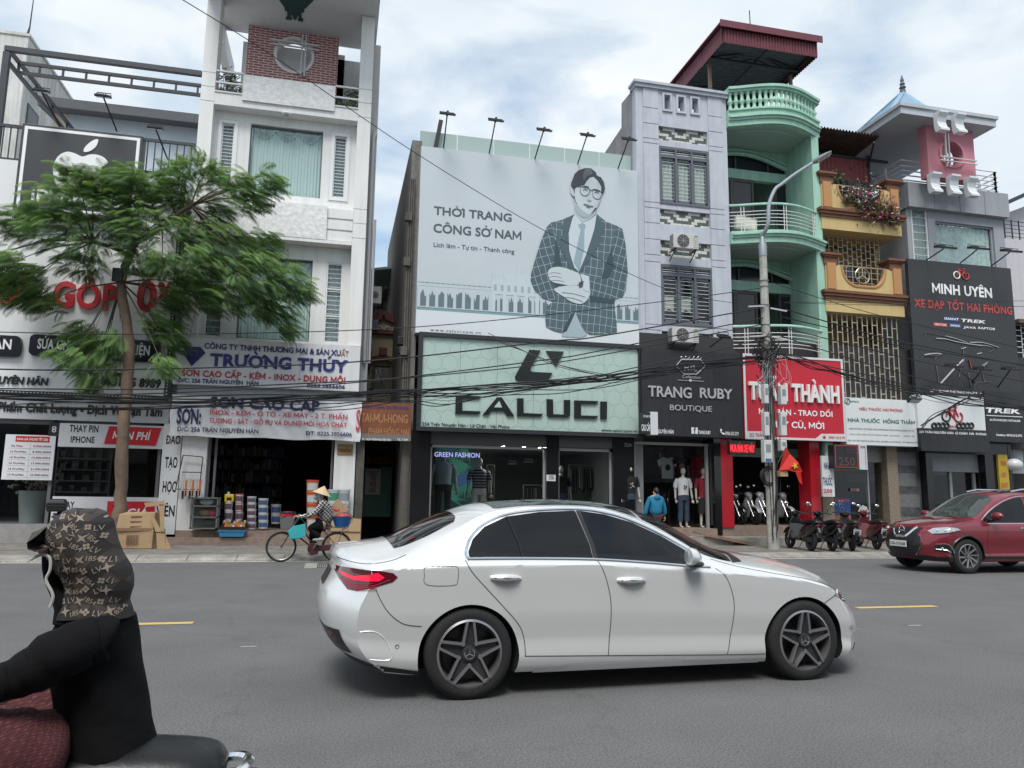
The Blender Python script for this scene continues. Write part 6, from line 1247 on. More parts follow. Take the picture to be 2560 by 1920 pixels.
# far right pale house
xr=atY('d6',1832,1500,23.5)[0]
T=thing('pale_corner_house','pale house with a sloping roof edge at the far right','building',(xr+3,23.5,0));zr0=atY('d6',1832,1225,23.5)[1];zr1=atY('d6',1991,1120,23.5)[1];xq=atY('d6',1991,1120,23.5)[0]
zm=atY('d6',1850,1480,23.5)[1]
g=MB();g.box(xr,xr+7,23.5,31,0,zm);g.hexa([(xr+.6,24,zm),(xr+7,24,zm),(xr+7,31,zm),(xr+.6,31,zm)],[(xr+.6,24,zr0-.1+(zr1-zr0)*.1),(xr+7,24,zr1+2),(xr+7,31,zr1+2),(xr+.6,31,zr0)]);g.build('wall',mat('mauve_grey_wall',(.5,.49,.52),rough=.85,var=.15,streak=.2,dirt=(.3,.29,.3)),T)
g=MB();g.bar((xr-.2,23.6,zr0),(xr+6,23.6,zr0+(zr1-zr0)*6.2/(xq-xr+.2)),.5,.15,up=(0,0,1));g.build('roof_edge',m_steel,T)
g=MB();g.box(xr+.02,xr+.5,23.9,23.95,zm,zr0-.1);sh=g.build('corrugated_side',mat('teal_sheet',(.16,.22,.22),rough=.6),T)
g=MB()
for k in range(5):g.box(xr+.02,xr+1.2,23.52,23.54,zm+.1+k*.16,zm+.12+k*.16)
for k in range(4):g.box(xr+.05+k*.35,xr+.08+k*.35,23.51,23.55,zm,zm+.8)
g.build('rail',m_steel,T)
xg=atY('d7',1920,800,23.3)[0];zt=atY('d7',1920,700,23.3)[1];zb=atY('d7',1985,1260,23.3)[1]
g=MB();g.box(xg,xg+4,23.44,23.48,zb,zt);w=g.build('dark_window',m_dark,T);grille(w,(xg,xg+4,zb,zt),23.35,12,12,m_bar,t=.012)
g=MB();g.box(xg-.1,xg+4,23.0,23.5,zt,zt+.15);g.build('window_hood',MATS['rust_sheet'],T)
# right-hand shop signs
def board(name,label,c,pts,Y,th,m,frame=None,fw=.06):
 """a sign box from its four corners in the view (tl, tr, br, bl)"""
 q=[atY(c,*p,Y)for p in pts];x0=(q[0][0]+q[3][0])/2;x1=(q[1][0]+q[2][0])/2;z1=(q[0][1]+q[1][1])/2;z0=(q[2][1]+q[3][1])/2
 t=thing(name,label,'sign',((x0+x1)/2,Y,z0));g=MB();g.box(x0,x1,Y,Y+th,z0,z1);g.build('board',m,t)
 if frame:g=MB();g.prism([(x0,z0),(x1,z0),(x1,z1),(x0,z1)],Y-.02,Y-.001,[[(x0+fw,z0+fw),(x1-fw,z0+fw),(x1-fw,z1-fw),(x0+fw,z1-fw)]]);g.build('border',frame,t)
 return t,(x0,x1,z0,z1)
def words(t,nm,m,*ls,c='d5',Y=21.5):
 g=MB()
 for s,x0,y0,x1,y1,cp,kw in ls:ptext(g,s,c,x0,y0,x1,y1,cp,Y,**kw)
 return g.build(nm,m,t)
m_blk=mat('black_sign_panel',(.016,.017,.02),rough=.5,streak=.4,dirt=(.04,.04,.045))
T1,r1=board('boutique_sign','black boutique sign with silver gothic lettering left of the red sign','d5',((122,150),(835,180),(860,790),(135,765)),21.4,.35,m_blk)
m_sil=mat('silver_letter',(.5,.5,.52),rough=.35,metal=.4)
words(T1,'name',m_sil,('TRANG',175,490,485,498,85,dict(bold=.025,depth=.05)),('RUBY',545,500,778,505,80,dict(bold=.025,depth=.05)),Y=21.36)
words(T1,'boutique_word',m_sil,('BOUTiQUE',330,588,630,598,45,dict(bold=.005,depth=.04)),('Collection',418,358,548,362,24,dict()),('HTL',432,305,520,308,48,dict(bold=.02)),Y=21.37)
g=MB();P=[(*atY('d5',*p,21.37),0)for p in((372,272),(410,226),(550,226),(580,275),(520,330),(432,330))];g.tube([(p[0],21.38,p[1])for p in P],.02,5,closed=True)
for k in range(5):x=420+k*30;g.tube([(atY('d5',x+13*cos(a),212+10*sin(a)-(6 if k==2 else 0),21.37)[0],21.38,atY('d5',x+13*cos(a),212+10*sin(a),21.37)[1])for a in[q*pi/5 for q in range(8)]],.012,4)
a=atY('d5',385,372,21.38);b=atY('d5',568,374,21.38);g.box(a[0],b[0],21.375,21.39,a[1]-.01,a[1]+.008);g.ball(((a[0]+b[0])/2,21.38,a[1]),(.05,.01,.05),8,5);g.build('emblem',m_sil,T1)
words(T1,'contact_line',m_wl,('TRẦN NGUYÊN HÃN',178,750,355,756,30,dict(bold=.025)),('TRANG RUBY',533,758,620,760,27,dict(bold=.025)),('0936.533.279',725,765,820,768,27,dict(bold=.02)),('f',500,755,516,755,40,dict(bold=.05)),Y=21.39)
g=MB();a=RC('d5',482,710,528,758,21.395);g.box(a[0],a[1],21.394,21.399,a[2],a[3]);g.build('white_square',mat('white_badge',(.7,.7,.7)),T1);receiver('d5',702,742,40,21.39).build('receiver',m_wl,T1)
g=MB();a=atY('d5',500,758,21.39);text(g,'f',a[0],a[0]+.07,a[1]+.02,.2,21.388,bold=.05);g.build('f_mark',m_bl,T1)
T2,r2=board('side_light_box','small white edged light box sticking out at the left foot of the boutique sign','d5',((136,606),(188,598),(190,752),(136,760)),21.0,.35,m_blk)
g=MB();q=RC('d5',188,594,232,750,21.0);g.box(r2[1]+.002,r2[1]+.24,21.0,21.33,r2[2]-.02,r2[3]+.02);g.build('white_edge',mat('white_box',(.62,.63,.65)),T2);words(T2,'lettering',m_wl,('CAO CẤP',126,735,188,735,50,dict(bold=.03)),('ĐỒ TRANG TRÍ',138,640,186,638,16,dict(bold=.02)),Y=20.99)
T3,r3=board('red_phone_sign','bright red sign with a white border and thick white lettering behind the concrete pole','d5',((850,190),(1565,216),(1585,808),(865,795)),21.35,.3,mat('sign_bright_red',(.5,.012,.03),rough=.4,var=.05),mat('white_box',(.62,.63,.65)),.07)
m_w3=mat('raised_white',(.74,.73,.72),rough=.45)
words(T3,'name',m_w3,('TUẤN THÀNH',900,510,1545,530,140,dict(bold=.05,depth=.1)),Y=21.26)
words(T3,'trade_lines',m_wl,('MUA BÁN - TRAO ĐỔI',965,615,1492,634,45,dict(bold=.04)),('MÁY CŨ, MỚI',1050,710,1433,720,50,dict(bold=.04)),Y=21.335)
g=MB();P=[atY('d5',*p,21.34)for p in((868,738),(1010,740),(1065,800),(1355,805),(1412,757),(1582,758),(1584,806),(868,794))];g.prism([P[0],P[1],P[2],P[7]],21.335,21.345);g.prism([P[3],P[4],P[5],P[6]],21.335,21.345);g.build('white_foot',MATS['white_box'],T3)
words(T3,'small_print',mat('sign_bright_red',()),('252 TRẦN',897,778,1000,780,28,dict(bold=.03)),('0969 1515 79',1465,792,1580,795,20,dict(bold=.03)),Y=21.33)
g=MB();X,Z=atY('d5',1433,783,21.33);g.lathe([(.055,-.0),(0,-.004)],(X,21.33,Z),16,axis='y');g.build('receiver_badge',MATS['sign_bright_red'],T3)
T4,r4=board('pharmacy_sign','long white pharmacy sign with green and red lettering right of the red sign','d7',((508,1302),(1092,1335),(1128,1712),(520,1698)),21.3,.35,mat('white_box2',(.66,.69,.69),rough=.45,streak=.12,dirt=(.4,.4,.4)))
m_phg=mat('pharmacy_green',(.02,.13,.12));m_phr=mat('pharmacy_red',(.5,.05,.06));m_pht=mat('pharmacy_ink',(.1,.12,.12))
words(T4,'name',m_phg,('NHÀ THUỐC  HỒNG THẮM',530,1508,1088,1528,36,dict(bold=.03)),('HAIPHARCO',545,1345,622,1347,15,dict(bold=.03)),c='d7',Y=21.29)
words(T4,'heading',m_phr,('HIỆU THUỐC HẢI PHÒNG',626,1415,985,1422,27,dict(bold=.03)),c='d7',Y=21.29)
words(T4,'small_print',m_pht,('BÁN LẺ THUỐC, MỸ PHẨM, THỰC PHẨM BẢO VỆ SỨC KHỎE, DỤNG CỤ Y TẾ',543,1570,1078,1588,14,dict(bold=.02)),('Quản lý CM: DSĐH VŨ THỊ HỒNG THẮM   Giấy ĐKKD      / ĐKKD - HP',548,1618,1082,1630,12,dict(bold=.01)),('ĐỊA CHỈ: 250 TRẦN NGUYÊN HÃN, AN BIÊN, HẢI PHÒNG   ĐT: 0904.242.739',530,1664,1106,1690,13,dict(bold=.02)),c='d7',Y=21.29)
g=MB();X,Z=atY('d7',527,1337,21.29);g.tube([(X+.1*cos(k*pi/3),21.29,Z+.1*sin(k*pi/3))for k in range(6)],.014,4,closed=True);g.bar((X-.04,21.29,Z-.06),(X+.03,21.29,Z+.06),.02);g.build('emblem',m_phg,T4)
m_wv=pattern_mat('dark_weave',rot_grid(.785,.16,.16,.1),(.028,.029,.032),(.04,.041,.045),rough=.5)
T5,r5=board('bicycle_billboard','tall charcoal billboard of a bicycle with white and red lettering over the bike shop','d7',((1030,160),(1875,230),(1980,1372),(1092,1280)),21.3,.15,m_wv)
words(T5,'shop_name',m_wl,('MINH UYÊN',1232,440,1728,475,102,dict(bold=.045)),c='d7',Y=21.29)
words(T5,'slogan',mat('bill_red',(.5,.06,.065)),('XE ĐẠP TỐT HẢI PHÒNG',1082,555,1895,614,82,dict(bold=.035)),c='d7',Y=21.29)
words(T5,'brand_row',m_wl,('TREK',1470,682,1675,688,32,dict(bold=.05,shear=.15)),('JAVA',1488,732,1592,735,22,dict(bold=.04,shear=.2)),('RAPTOR',1610,740,1752,746,24,dict(bold=.03,shear=.15)),c='d7',Y=21.29)
for(x0,y0,x1,y1,mm,s)in((1318,630,1460,678,mat('badge_blue',(.03,.045,.16)),'GIANT'),(1240,683,1355,720,mat('bill_red',()),'HECTOR'),(1370,692,1466,728,mat('badge_blue2',(.05,.12,.32)),'SHIMANO')):
 a=RC('d7',x0,y0,x1,y1,21.295);g=MB();g.box(a[0],a[1],21.293,21.299,a[2],a[3]);bd=g.build('brand_badge',mm,T5);g=MB();text(g,s,a[0]+.04,a[1]-.04,a[2]+(a[3]-a[2])*.25,(a[3]-a[2])*.5,21.288,bold=.04,shear=.1);g.build('lettering',m_wl,bd)
words(T5,'foot_line',m_wl,('CẦU XE ĐẠP THỂ THAO NHẬP KHẨU',1215,1262,1660,1278,22,dict(bold=.03)),c='d7',Y=21.29)
def bike_icon(t,c,x,y,s,Y,mb,mr):
 """small bicycle emblem: two wheels, frame, bars"""
 X,Z=atY(c,x,y,Y);k=s/CR[c][2]*Y/_F;r=.28*k
 for nm,m,cc,a0,a1 in(('emblem_wheel',mb,-.42,0,24),('emblem_wheel',mr,.42,8,28)):
  g=MB();g.tube([(X+cc*k+r*cos(q*pi/12),Y,Z-.1*k+r*sin(q*pi/12))for q in range(a0,a1+1)],.05*k,5);g.build(nm,m,t)
 g=MB()
 for p in(((-.42,-.1),(-.2,.38)),((-.2,.3),(.05,-.15)),((.05,-.15),(.22,.35)),((-.2,.3),(.22,.3)),((.42,-.1),(.22,.4)),((-.25,.4),(-.05,.42)),((.1,.45),(.3,.5)),((.3,.5),(.32,.38))):g.bar((X+p[0][0]*k,Y,Z+p[0][1]*k),(X+p[1][0]*k,Y,Z+p[1][1]*k),.06*k)
 g.build('emblem_frame',mr,t)
bike_icon(T5,'d7',1470,285,130,21.28,m_wl,MATS['bill_red'])
g=MB();m_hl=mat('print_highlight',(.3,.3,.32),rough=.4)
def st7(P,r):g.tube([(a,21.285,b)for a,b in[(p.x,p.y)for p in smooth_pts([(*atY('d7',*q,21.285),0)for q in P],3)]],r,4,flat=.3)
for P,r in(([(1172,790),(1180,768),(1300,790),(1340,800)],.025),([(1260,815),(1340,820),(1420,840),(1530,860),(1640,875)],.03),([(1340,795),(1420,815),(1520,850)],.025),([(1540,850),(1650,850),(1780,890)],.025),([(1600,870),(1700,880),(1740,905),(1700,930)],.02),([(1165,955),(1200,945),(1270,940),(1305,945),(1270,960),(1200,962),(1165,955)],.03),([(1265,970),(1250,990)],.025),([(1262,1040),(1278,1130),(1285,1190)],.025),([(1490,990),(1400,1080),(1300,1190)],.03),([(1495,980),(1460,1100),(1450,1140)],.025),([(1490,890),(1488,960)],.03),([(1470,900),(1510,890)],.02),([(1530,1100),(1545,1180),(1555,1230)],.03),([(1645,1110),(1665,1180)],.02),([(1570,1230),(1590,1190),(1640,1180),(1710,1175)],.02),([(1650,1050),(1690,1010),(1640,1040)],.02),([(1600,945),(1640,935)],.02)):st7(P,r)
g.build('printed_bicycle',m_hl,T5);g=MB();st7([(1535,990),(1545,1030),(1555,1070)],.045);g.build('printed_red_fork',MATS['bill_red'],T5)
T6,r6=board('bike_shop_sign','white and black bike shop sign with a bicycle emblem and chain links below the billboard','d7',((1092,1275),(1655,1310),(1675,1580),(1120,1560)),21.2,.3,mat('white_box2',()))
bike_icon(T6,'d7',1395,1452,170,21.18,m_bl,mat('emblem_red',(.4,.03,.05)))
g=MB();cx,cz=atY('d7',1400,1530,21.18);vs_l='MINH UYÊN'
for k,ch in enumerate(vs_l):
 if ch==' ':continue
 a=radians(152-k*14);M=Matrix.Translation((cx+1.45*cos(a),21.18,cz+.95*sin(a)+.35))@Matrix.Rotation(-(a-pi/2)*.8,4,'Y');g2=MB();text(g2,ch,-.11,None,0,.24,0,bold=.03);g2.xf(M);g.add(g2.v,g2.f)
g.build('arched_name',m_bl,T6)
for x in(1262,1333,1468,1537):
 g=MB()
 for d in(-17,17):X,Z=atY('d7',x+d,1540,21.18);g.tube([(X+.085*cos(q*pi/6),21.18,Z+.085*sin(q*pi/6))for q in range(12)],.035,5,closed=True)
 g.box(atY('d7',x-6,1540,21.18)[0],atY('d7',x+6,1540,21.18)[0],21.17,21.19,Z-.025,Z+.025);g.build('chain_link',m_bl,T6)
words(T6,'bike_word',MATS['emblem_red'],('BIKE',1375,1555,1430,1557,22,dict(bold=.04)),c='d7',Y=21.18)
g=MB();g.box(r6[0]+.02,r6[1]+.05,21.15,21.5,r6[2]-.75,r6[2]-.003);g.build('address_board',m_blk,T6);words(T6,'address',m_wl,('250 TRẦN NGUYÊN HÃN  LÊ CHÂN  HẢI  PHÒNG',1122,1600,1678,1620,22,dict(bold=.03)),c='d7',Y=21.14)
T7,r7=board('retailer_sign','black retailer sign with slanted white lettering at the right edge below the billboard','d7',((1660,1250),(1985,1270),(2090,1690),(1690,1665)),21.18,.35,m_blk)
words(T7,'brand',m_wl,('TREK',1675,1430,1968,1440,48,dict(bold=.06,shear=.15)),('AUTHORIZED RETAILER',1706,1500,1962,1508,20,dict(bold=.035)),('Hotline: 0932.012.072',1762,1625,1976,1632,22,dict(bold=.03)),c='d7',Y=21.17)
g=MB();a=atY('d7',1678,1455,21.17);b=atY('d7',1978,1465,21.17);g.box(a[0],b[0],21.165,21.178,a[1]-.01,a[1]+.012);g.build('rule',m_wl,T7)
for k,(xh,yh,xb,yb)in enumerate(((1340,62,1180,168),(1615,70,1460,193),(1885,92,1720,215))):flood('d7',xh,yh,xb,yb,21.35,20.3,['left','middle','right'][k]+' floodlight leaning out over the top of the bicycle billboard',.25,w=.75)
for k,(xh,yh,xb,yb)in enumerate(((1410,1048,1580,1180),(1645,1072,1560,1180),(1880,1072,1775,1220))):flood('d7',xh,yh,xb,yb,21.3,20.5,['left','middle','right'][k]+' floodlight in front of the foot of the bicycle billboard',.2,w=.6)
flood('d7',1082,1330,1000,1230,21.6,20.6,'floodlight hanging above the right end of the pharmacy sign',-.5,w=.42);flood('d4',1070,1385,950,1480,21.4,20.7,'floodlight on a bracket above the black boutique sign',.5,w=.4);flood('c5',1035,60,1050,150,21.6,21.0,'small floodlight behind the tree trunk by the phone number',.3,w=.3)
for k,(xh,yh,xb,yb)in enumerate(((355,785,520,1095),(890,830,1010,1135),(1342,1105,1450,1380))):flood('c1',xh,yh,xb,yb,21.7,20.9,['left','middle','right'][k]+' floodlight on a long arm above the apple sign',.3,w=.38)
# right-hand shop fronts
XR1=r7[1]+4
T=thing('right_shop_row','row of dark shop fronts under the boutique, red, pharmacy and bike signs','shop front',(16,22,0));zc=3.7
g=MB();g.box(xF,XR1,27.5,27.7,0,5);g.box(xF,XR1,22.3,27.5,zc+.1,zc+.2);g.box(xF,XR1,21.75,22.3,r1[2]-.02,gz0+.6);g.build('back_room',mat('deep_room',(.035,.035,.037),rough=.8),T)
xs_=[atY('d5',x,1200,21.95)[0]for x in(612,660,750,1300,1370,1420)];x8=[atY('d8',x,500,21.95)[0]for x in(330,400,820,905,1115,1175,1610,1780,1870)]
fl1=atY('d5',900,1415,21.7)[1]
g=MB();g.box(xF,xs_[0],21.5,27.5,.118,zs);g.box(xs_[0],xs_[3]+.4,21.7,27.5,.118,fl1);g.box(xs_[3]+.4,XR1,21.9,27.5,.118,.3);g.build('floor',MATS['step_terrazzo'],T)
g=MB();a=atY('d5',480,1440,21.3)[0];b=atY('d5',740,1500,21.3)[0];g.box(xF,b,20.9,21.5,.118,zs-.22);g.box(b,xs_[4],21.0,21.7,.118,fl1-.32);st=g.build('entrance_step',m_conc,T)
t=thing('wooden_ramp','worn wooden plank ramp lying on the steps before the boutique','ramp',(a,21,.3));g=MB();g.hexa([(a,21.2,zs-.1),(a+.1,20.9,zs-.16),(b+.6,20.7,zs-.4),(b+.6,21.2,zs-.38)],[(a,21.2,zs-.06),(a+.1,20.9,zs-.12),(b+.6,20.7,zs-.36),(b+.6,21.2,zs-.34)]);g.build('plank',mat('worn_wood',(.2,.14,.1),var=.4,vs=5),t);g=MB();g.bar((a+.2,20.86,zs-.16),(b+.5,20.66,zs-.43),.05);g.build('batten',MATS['worn_wood'],t)
g=MB();g.box(xs_[0],xs_[1],21.6,22.3,zs-.2,zc);g.build('black_pier',m_gran,T)
for a,b in((xs_[1],xs_[2]),(xs_[3],xs_[4])):g=MB();g.box(a,b,21.65,22.3,fl1-.05,zc);g.build('red_pier',mat('red_pier',(.42,.01,.022),rough=.35,var=.05),T)
m_terr=mat('speckled_terrazzo',(.27,.22,.16),rough=.7,var=.75,vs=30)
for a,b,z in((x8[0]-.25,x8[1]-.15,2.6),(x8[2],x8[3],zc)):g=MB();g.box(a,b,21.7,22.3,.12,z);g.build('terrazzo_pier',m_terr,T)
g=MB();g.box(x8[1]-.3,x8[2],21.95,22.1,2.75,zc)
for k in range(9):z=2.78+k*.1;g.box(x8[1]-.3,x8[2],21.92,21.95,z,z+.07)
g.build('roller_shutter',mat('shutter_pale',(.25,.25,.24),rough=.6),T)
a,b=xF+.02,xs_[0];g=MB();z=atY('d5',300,838,22)[1];g.box(a,b,21.95,22.05,z,z+.08);g.box(b-.1,b-.02,21.95,22.05,zs,z);g.box(a,a+.05,21.95,22.05,zs,z);w=g.build('boutique_window_frame',m_alu,T);g=MB();g.quad((a+.05,22.6,zs),(b-.1,22.6,zs),(b-.1,22.6,z),(a+.05,22.6,z));g.build('pane',m_glassd,w)
g=MB();g.box(x8[3],x8[5],21.9,22.1,.3,zc);g.build('poster_covered_wall',mat('pasted_wall',(.085,.085,.09),rough=.7,var=.6,vs=3.5),T)
m_pst=mat('pasted_paper',(.16,.16,.165),var=.3,vs=9)
for k,(u,v)in enumerate(((.45,2.9),(.4,2.2),(.5,1.5),(.45,.75))):g=MB();x=x8[3]+(x8[4]-x8[3])*u;g.box(x-.45,x+.45,21.89,21.899,v-.22,v+.22);g.build('pasted_notice',m_pst,T)
g=MB();g.box(x8[5]-.25,x8[5],21.6,22.3,.2,zc);g.box(x8[6],x8[7]+.25,21.6,22.3,.2,zc);g.box(x8[5],x8[6],21.6,22.3,3.1,zc);g.build('bike_shop_surround',m_gran,T)
g=MB()
for x in(x8[5]+.1,(x8[5]+x8[6])/2,x8[6]-.1):g.box(x-.05,x+.05,22.0,22.1,.3,3.1)
w=g.build('bike_shop_frame',m_alu,T);g=MB();g.quad((x8[5],22.05,.3),(x8[6],22.05,.3),(x8[6],22.05,3.1),(x8[5],22.05,3.1));g.build('pane',m_glassd,w)
g=MB();g.box(x8[5],x8[6]-.4,26,26.1,2.2,2.95);g.box(x8[5]+.5,x8[5]+1.6,25,25.1,.5,1.6);g.build('inner_panels',mat('inner_grey',(.22,.23,.23)),T)
a,b=x8[1]-.2,x8[2];g=MB();g.box(a,b,22.04,22.06,.3,.45);g.box(b-.55,b-.5,22.0,22.08,.3,2.75);w=g.build('pharmacy_door_frame',m_alu,T);g=MB();g.quad((a,22.02,.3),(b,22.02,.3),(b,22.02,2.75),(a,22.02,2.75));g.build('pane',m_glassd,w)
q=RC('d8',405,650,555,845,22.0);t=thing('runner_poster','blue and orange poster of a running figure on the pharmacy glass','poster',(q[0],22,q[2]));g=MB();g.box(q[0],q[1],21.98,22.0,q[2]+.2,q[3]);g.build('sheet',mat('poster_blue',(.03,.09,.3)),t);g=MB();g.box(q[0],q[1],21.98,22.0,q[2],q[2]+.198);g.build('orange_foot',mat('poster_orange',(.4,.1,.04)),t);g=MB();g.box(q[0]+.04,q[1]-.06,21.97,21.98,q[3]-.12,q[3]-.01);g.build('heading_band',mat('poster_pink',(.3,.08,.12)),t)
g=MB()
for d in(0,.1):
 X=q[0]+.2+d;Z=q[2]+.42;k=.4;g.ball((X+.02,21.97,Z+.25),(.03,.006,.036),8,6);g.tube([(X,21.97,Z+.2),(X-.01,21.97,Z+.08)],[.04,.032],6,flat=.12)
 for P in(((0,.45),(.2,.3),(.25,.45)),((0,.45),(-.2,.35),(-.25,.2)),((0,.2),(.15,0),(.12,-.25)),((-.03,.2),(-.12,-.05),(-.3,-.2))):g.tube([(X+p[0]*k,21.97,Z+p[1]*k)for p in P],.016,5,flat=.3)
g.build('runner',mat('pale_runner',(.3,.42,.6)),t)
X,Z=atY('d8',660,765,21.95);t=thing('round_window_sticker','round pale sticker with red marks on the pharmacy glass','sticker',(X,21.95,Z));g=MB();g.prism([(X+.19*(1+.06*sin(9*a))*cos(a),Z+.22*(1+.06*sin(9*a))*sin(a))for a in[k*pi/24 for k in range(48)]],21.95,21.96);g.build('disc',mat('sticker_white',(.5,.55,.53)),t);g=MB()
for x in(-.1,.0,.1):g.tube([(X+x+.028*cos(a),21.945,Z+.03+.05*sin(a))for a in[k*pi/5 for k in range(-2,8)]],.012,5)
g.box(X-.08,X+.08,21.943,21.95,Z-.17,Z-.135);g.build('marks',m_redl,t)
r=RC('d8',550,565,625,592,21.97);t=thing('arrow_sticker','small pale arrow sticker on the pharmacy door','sticker',(r[0],21.97,r[2]));g=MB();zm=(r[2]+r[3])/2;g.prism([(r[0],zm-.035),(r[1]-.07,zm-.035),(r[1]-.07,zm-.06),(r[1],zm),(r[1]-.07,zm+.06),(r[1]-.07,zm+.035),(r[0],zm+.035)],21.96,21.97);g.build('arrow',mat('arrow_tan',(.3,.2,.15)),t);g=MB();g.box(r[0]+.03,r[1]-.09,21.955,21.96,zm-.012,zm+.012);g.build('print',m_bl,t)
t,r=board('vertical_pharmacy_sign','tall narrow white pharmacy sign with blue words and a red 250','d8',((315,295),(410,300),(420,638),(322,632)),21.2,.08,mat('white_box2',()));words(t,'words',m_navy,('NHÀ',334,408,384,408,62,dict(bold=.02)),('THUỐC',325,540,402,542,75,dict(bold=.02)),c='d8',Y=21.19);words(t,'number',m_phr,('250',328,602,402,605,34,dict(bold=.05)),('TRẦN NGUYÊN HÃN',328,622,402,624,8,dict(bold=.03)),c='d8',Y=21.19)
t,r=board('led_number_sign','black LED box sign showing 250 with a dotted red edge and white side','d8',((414,212),(618,203),(622,398),(420,402)),20.9,.3,m_blk);words(t,'number',mat('led_off_red',(.09,.05,.05),emit=.2),('THUỐC',520,280,605,275,45,dict()),('250',455,380,590,378,80,dict(bold=.01)),c='d8',Y=20.89)
g=MB();g.box(r[1]+.003,r[1]+.26,20.92,21.2,r[2],r[3]);g.prism([(r[1]+.0,r[2]-.03),(r[1]+.29,r[2]-.03),(r[1]+.29,r[3]+.03),(r[1]+.0,r[3]+.03)],20.88,20.9,[[(r[1]+.05,r[2]+.02),(r[1]+.25,r[2]+.02),(r[1]+.25,r[3]-.02),(r[1]+.05,r[3]-.02)]]);g.build('white_side',mat('white_box',()),t)
g=MB()
for k in range(26):
 u=k/26
 for(x,z)in((r[0]+.03+u*(r[1]-r[0]-.05),r[2]+.02),(r[0]+.03+u*(r[1]-r[0]-.05),r[3]-.03),(r[0]+.03,r[2]+.02+u*(r[3]-r[2]-.05)),(r[1]-.05,r[2]+.02+u*(r[3]-r[2]-.05))):g.box(x,x+.016,20.89,20.9,z,z+.016)
g.build('led_dots',mat('led_red_dot',(.7,.06,.05),emit=.3),t)
t,r=board('led_red_sign','black LED box with glowing red words inside the red piered shop','d5',((752,820),(940,795),(942,898),(758,912)),21.0,.15,m_blk);words(t,'words',mat('led_red',(1.,.03,.04),emit=1.1),('MUA BÁN XE MÁY',762,890,935,885,60,dict(bold=.035)),Y=20.99)
t,r=board('lamp_shop_sign','narrow yellow vertical sign with red words at the right edge','d8',((1778,285),(1858,290),(1868,575),(1790,575)),21.5,.08,mat('sign_yellow',(.4,.29,.03)));words(t,'words',m_phr,('ĐÈN',1800,375,1842,376,45,dict(bold=.02)),('LED',1805,468,1846,469,40,dict(bold=.02)),('QUẠT',1805,558,1862,560,45,dict(bold=.02)),c='d8',Y=21.49)
X,Z=atY('d8',1905,372,21.5);t=thing('globe_lamp','white globe lamp hanging at the far right shop','lamp',(X,21.5,Z));g=MB();g.ball((X,21.5,Z),(.28,.28,.22),16,10);g.build('globe',mat('globe_white',(.55,.56,.58),rough=.3),t,smooth=True);g=MB();g.tube([(X,21.5,Z+.2),(X,21.5,Z+1)],.01,5);g.build('cord',m_black,t)
for k,(x,y,m,pr)in enumerate(((310,920,wt,bt),(410,915,bt,mat('pinkish',(.4,.2,.2))),(512,912,rt,None))):
 X,Z=atY('d5',x,y,22.9);t=thing('hung_tee',['white tee with a dark print','black tee with a pale print','plain dark red tee'][k]+' hanging in the boutique window','shirt',(X,22.9,Z));g=MB();g.prism([(X-.2,Z-.72),(X+.2,Z-.72),(X+.21,Z-.28),(X+.31,Z-.33),(X+.36,Z-.13),(X+.14,Z),(X+.06,Z-.05),(X-.06,Z-.05),(X-.14,Z),(X-.36,Z-.13),(X-.31,Z-.33),(X-.21,Z-.28)],22.88,22.95);g.build('cloth',m,t,bevel=.02);g=MB();g.tube([(X-.15,22.92,Z-.02),(X,22.92,Z+.07),(X+.15,22.92,Z-.02)],.01,5);g.tube([(X,22.92,Z+.06),(X,22.92,Z+.3)],.006,4);g.build('hanger',m_steel,t)
 if pr:g=MB();g.ball((X,22.88,Z-.35),(.1,.008,.11),9,6);g.build('print',pr,t)
t=thing('boutique_wall_lettering','dim grey letters on the back wall behind the hung tees','lettering',(xF+1,23.5,2.3));words(t,'letters',mat('dim_letter',(.2,.2,.2)),('NGHT YU',-10,1003,250,1003,50,dict()),Y=24)
t=thing('house_number','small grey 252A number on the black pier','house number',(xF,21.84,3.2));words(t,'digits',mat('number_grey',(.3,.3,.3)),('252A',2,848,55,848,26,dict(bold=.01)),Y=21.84)
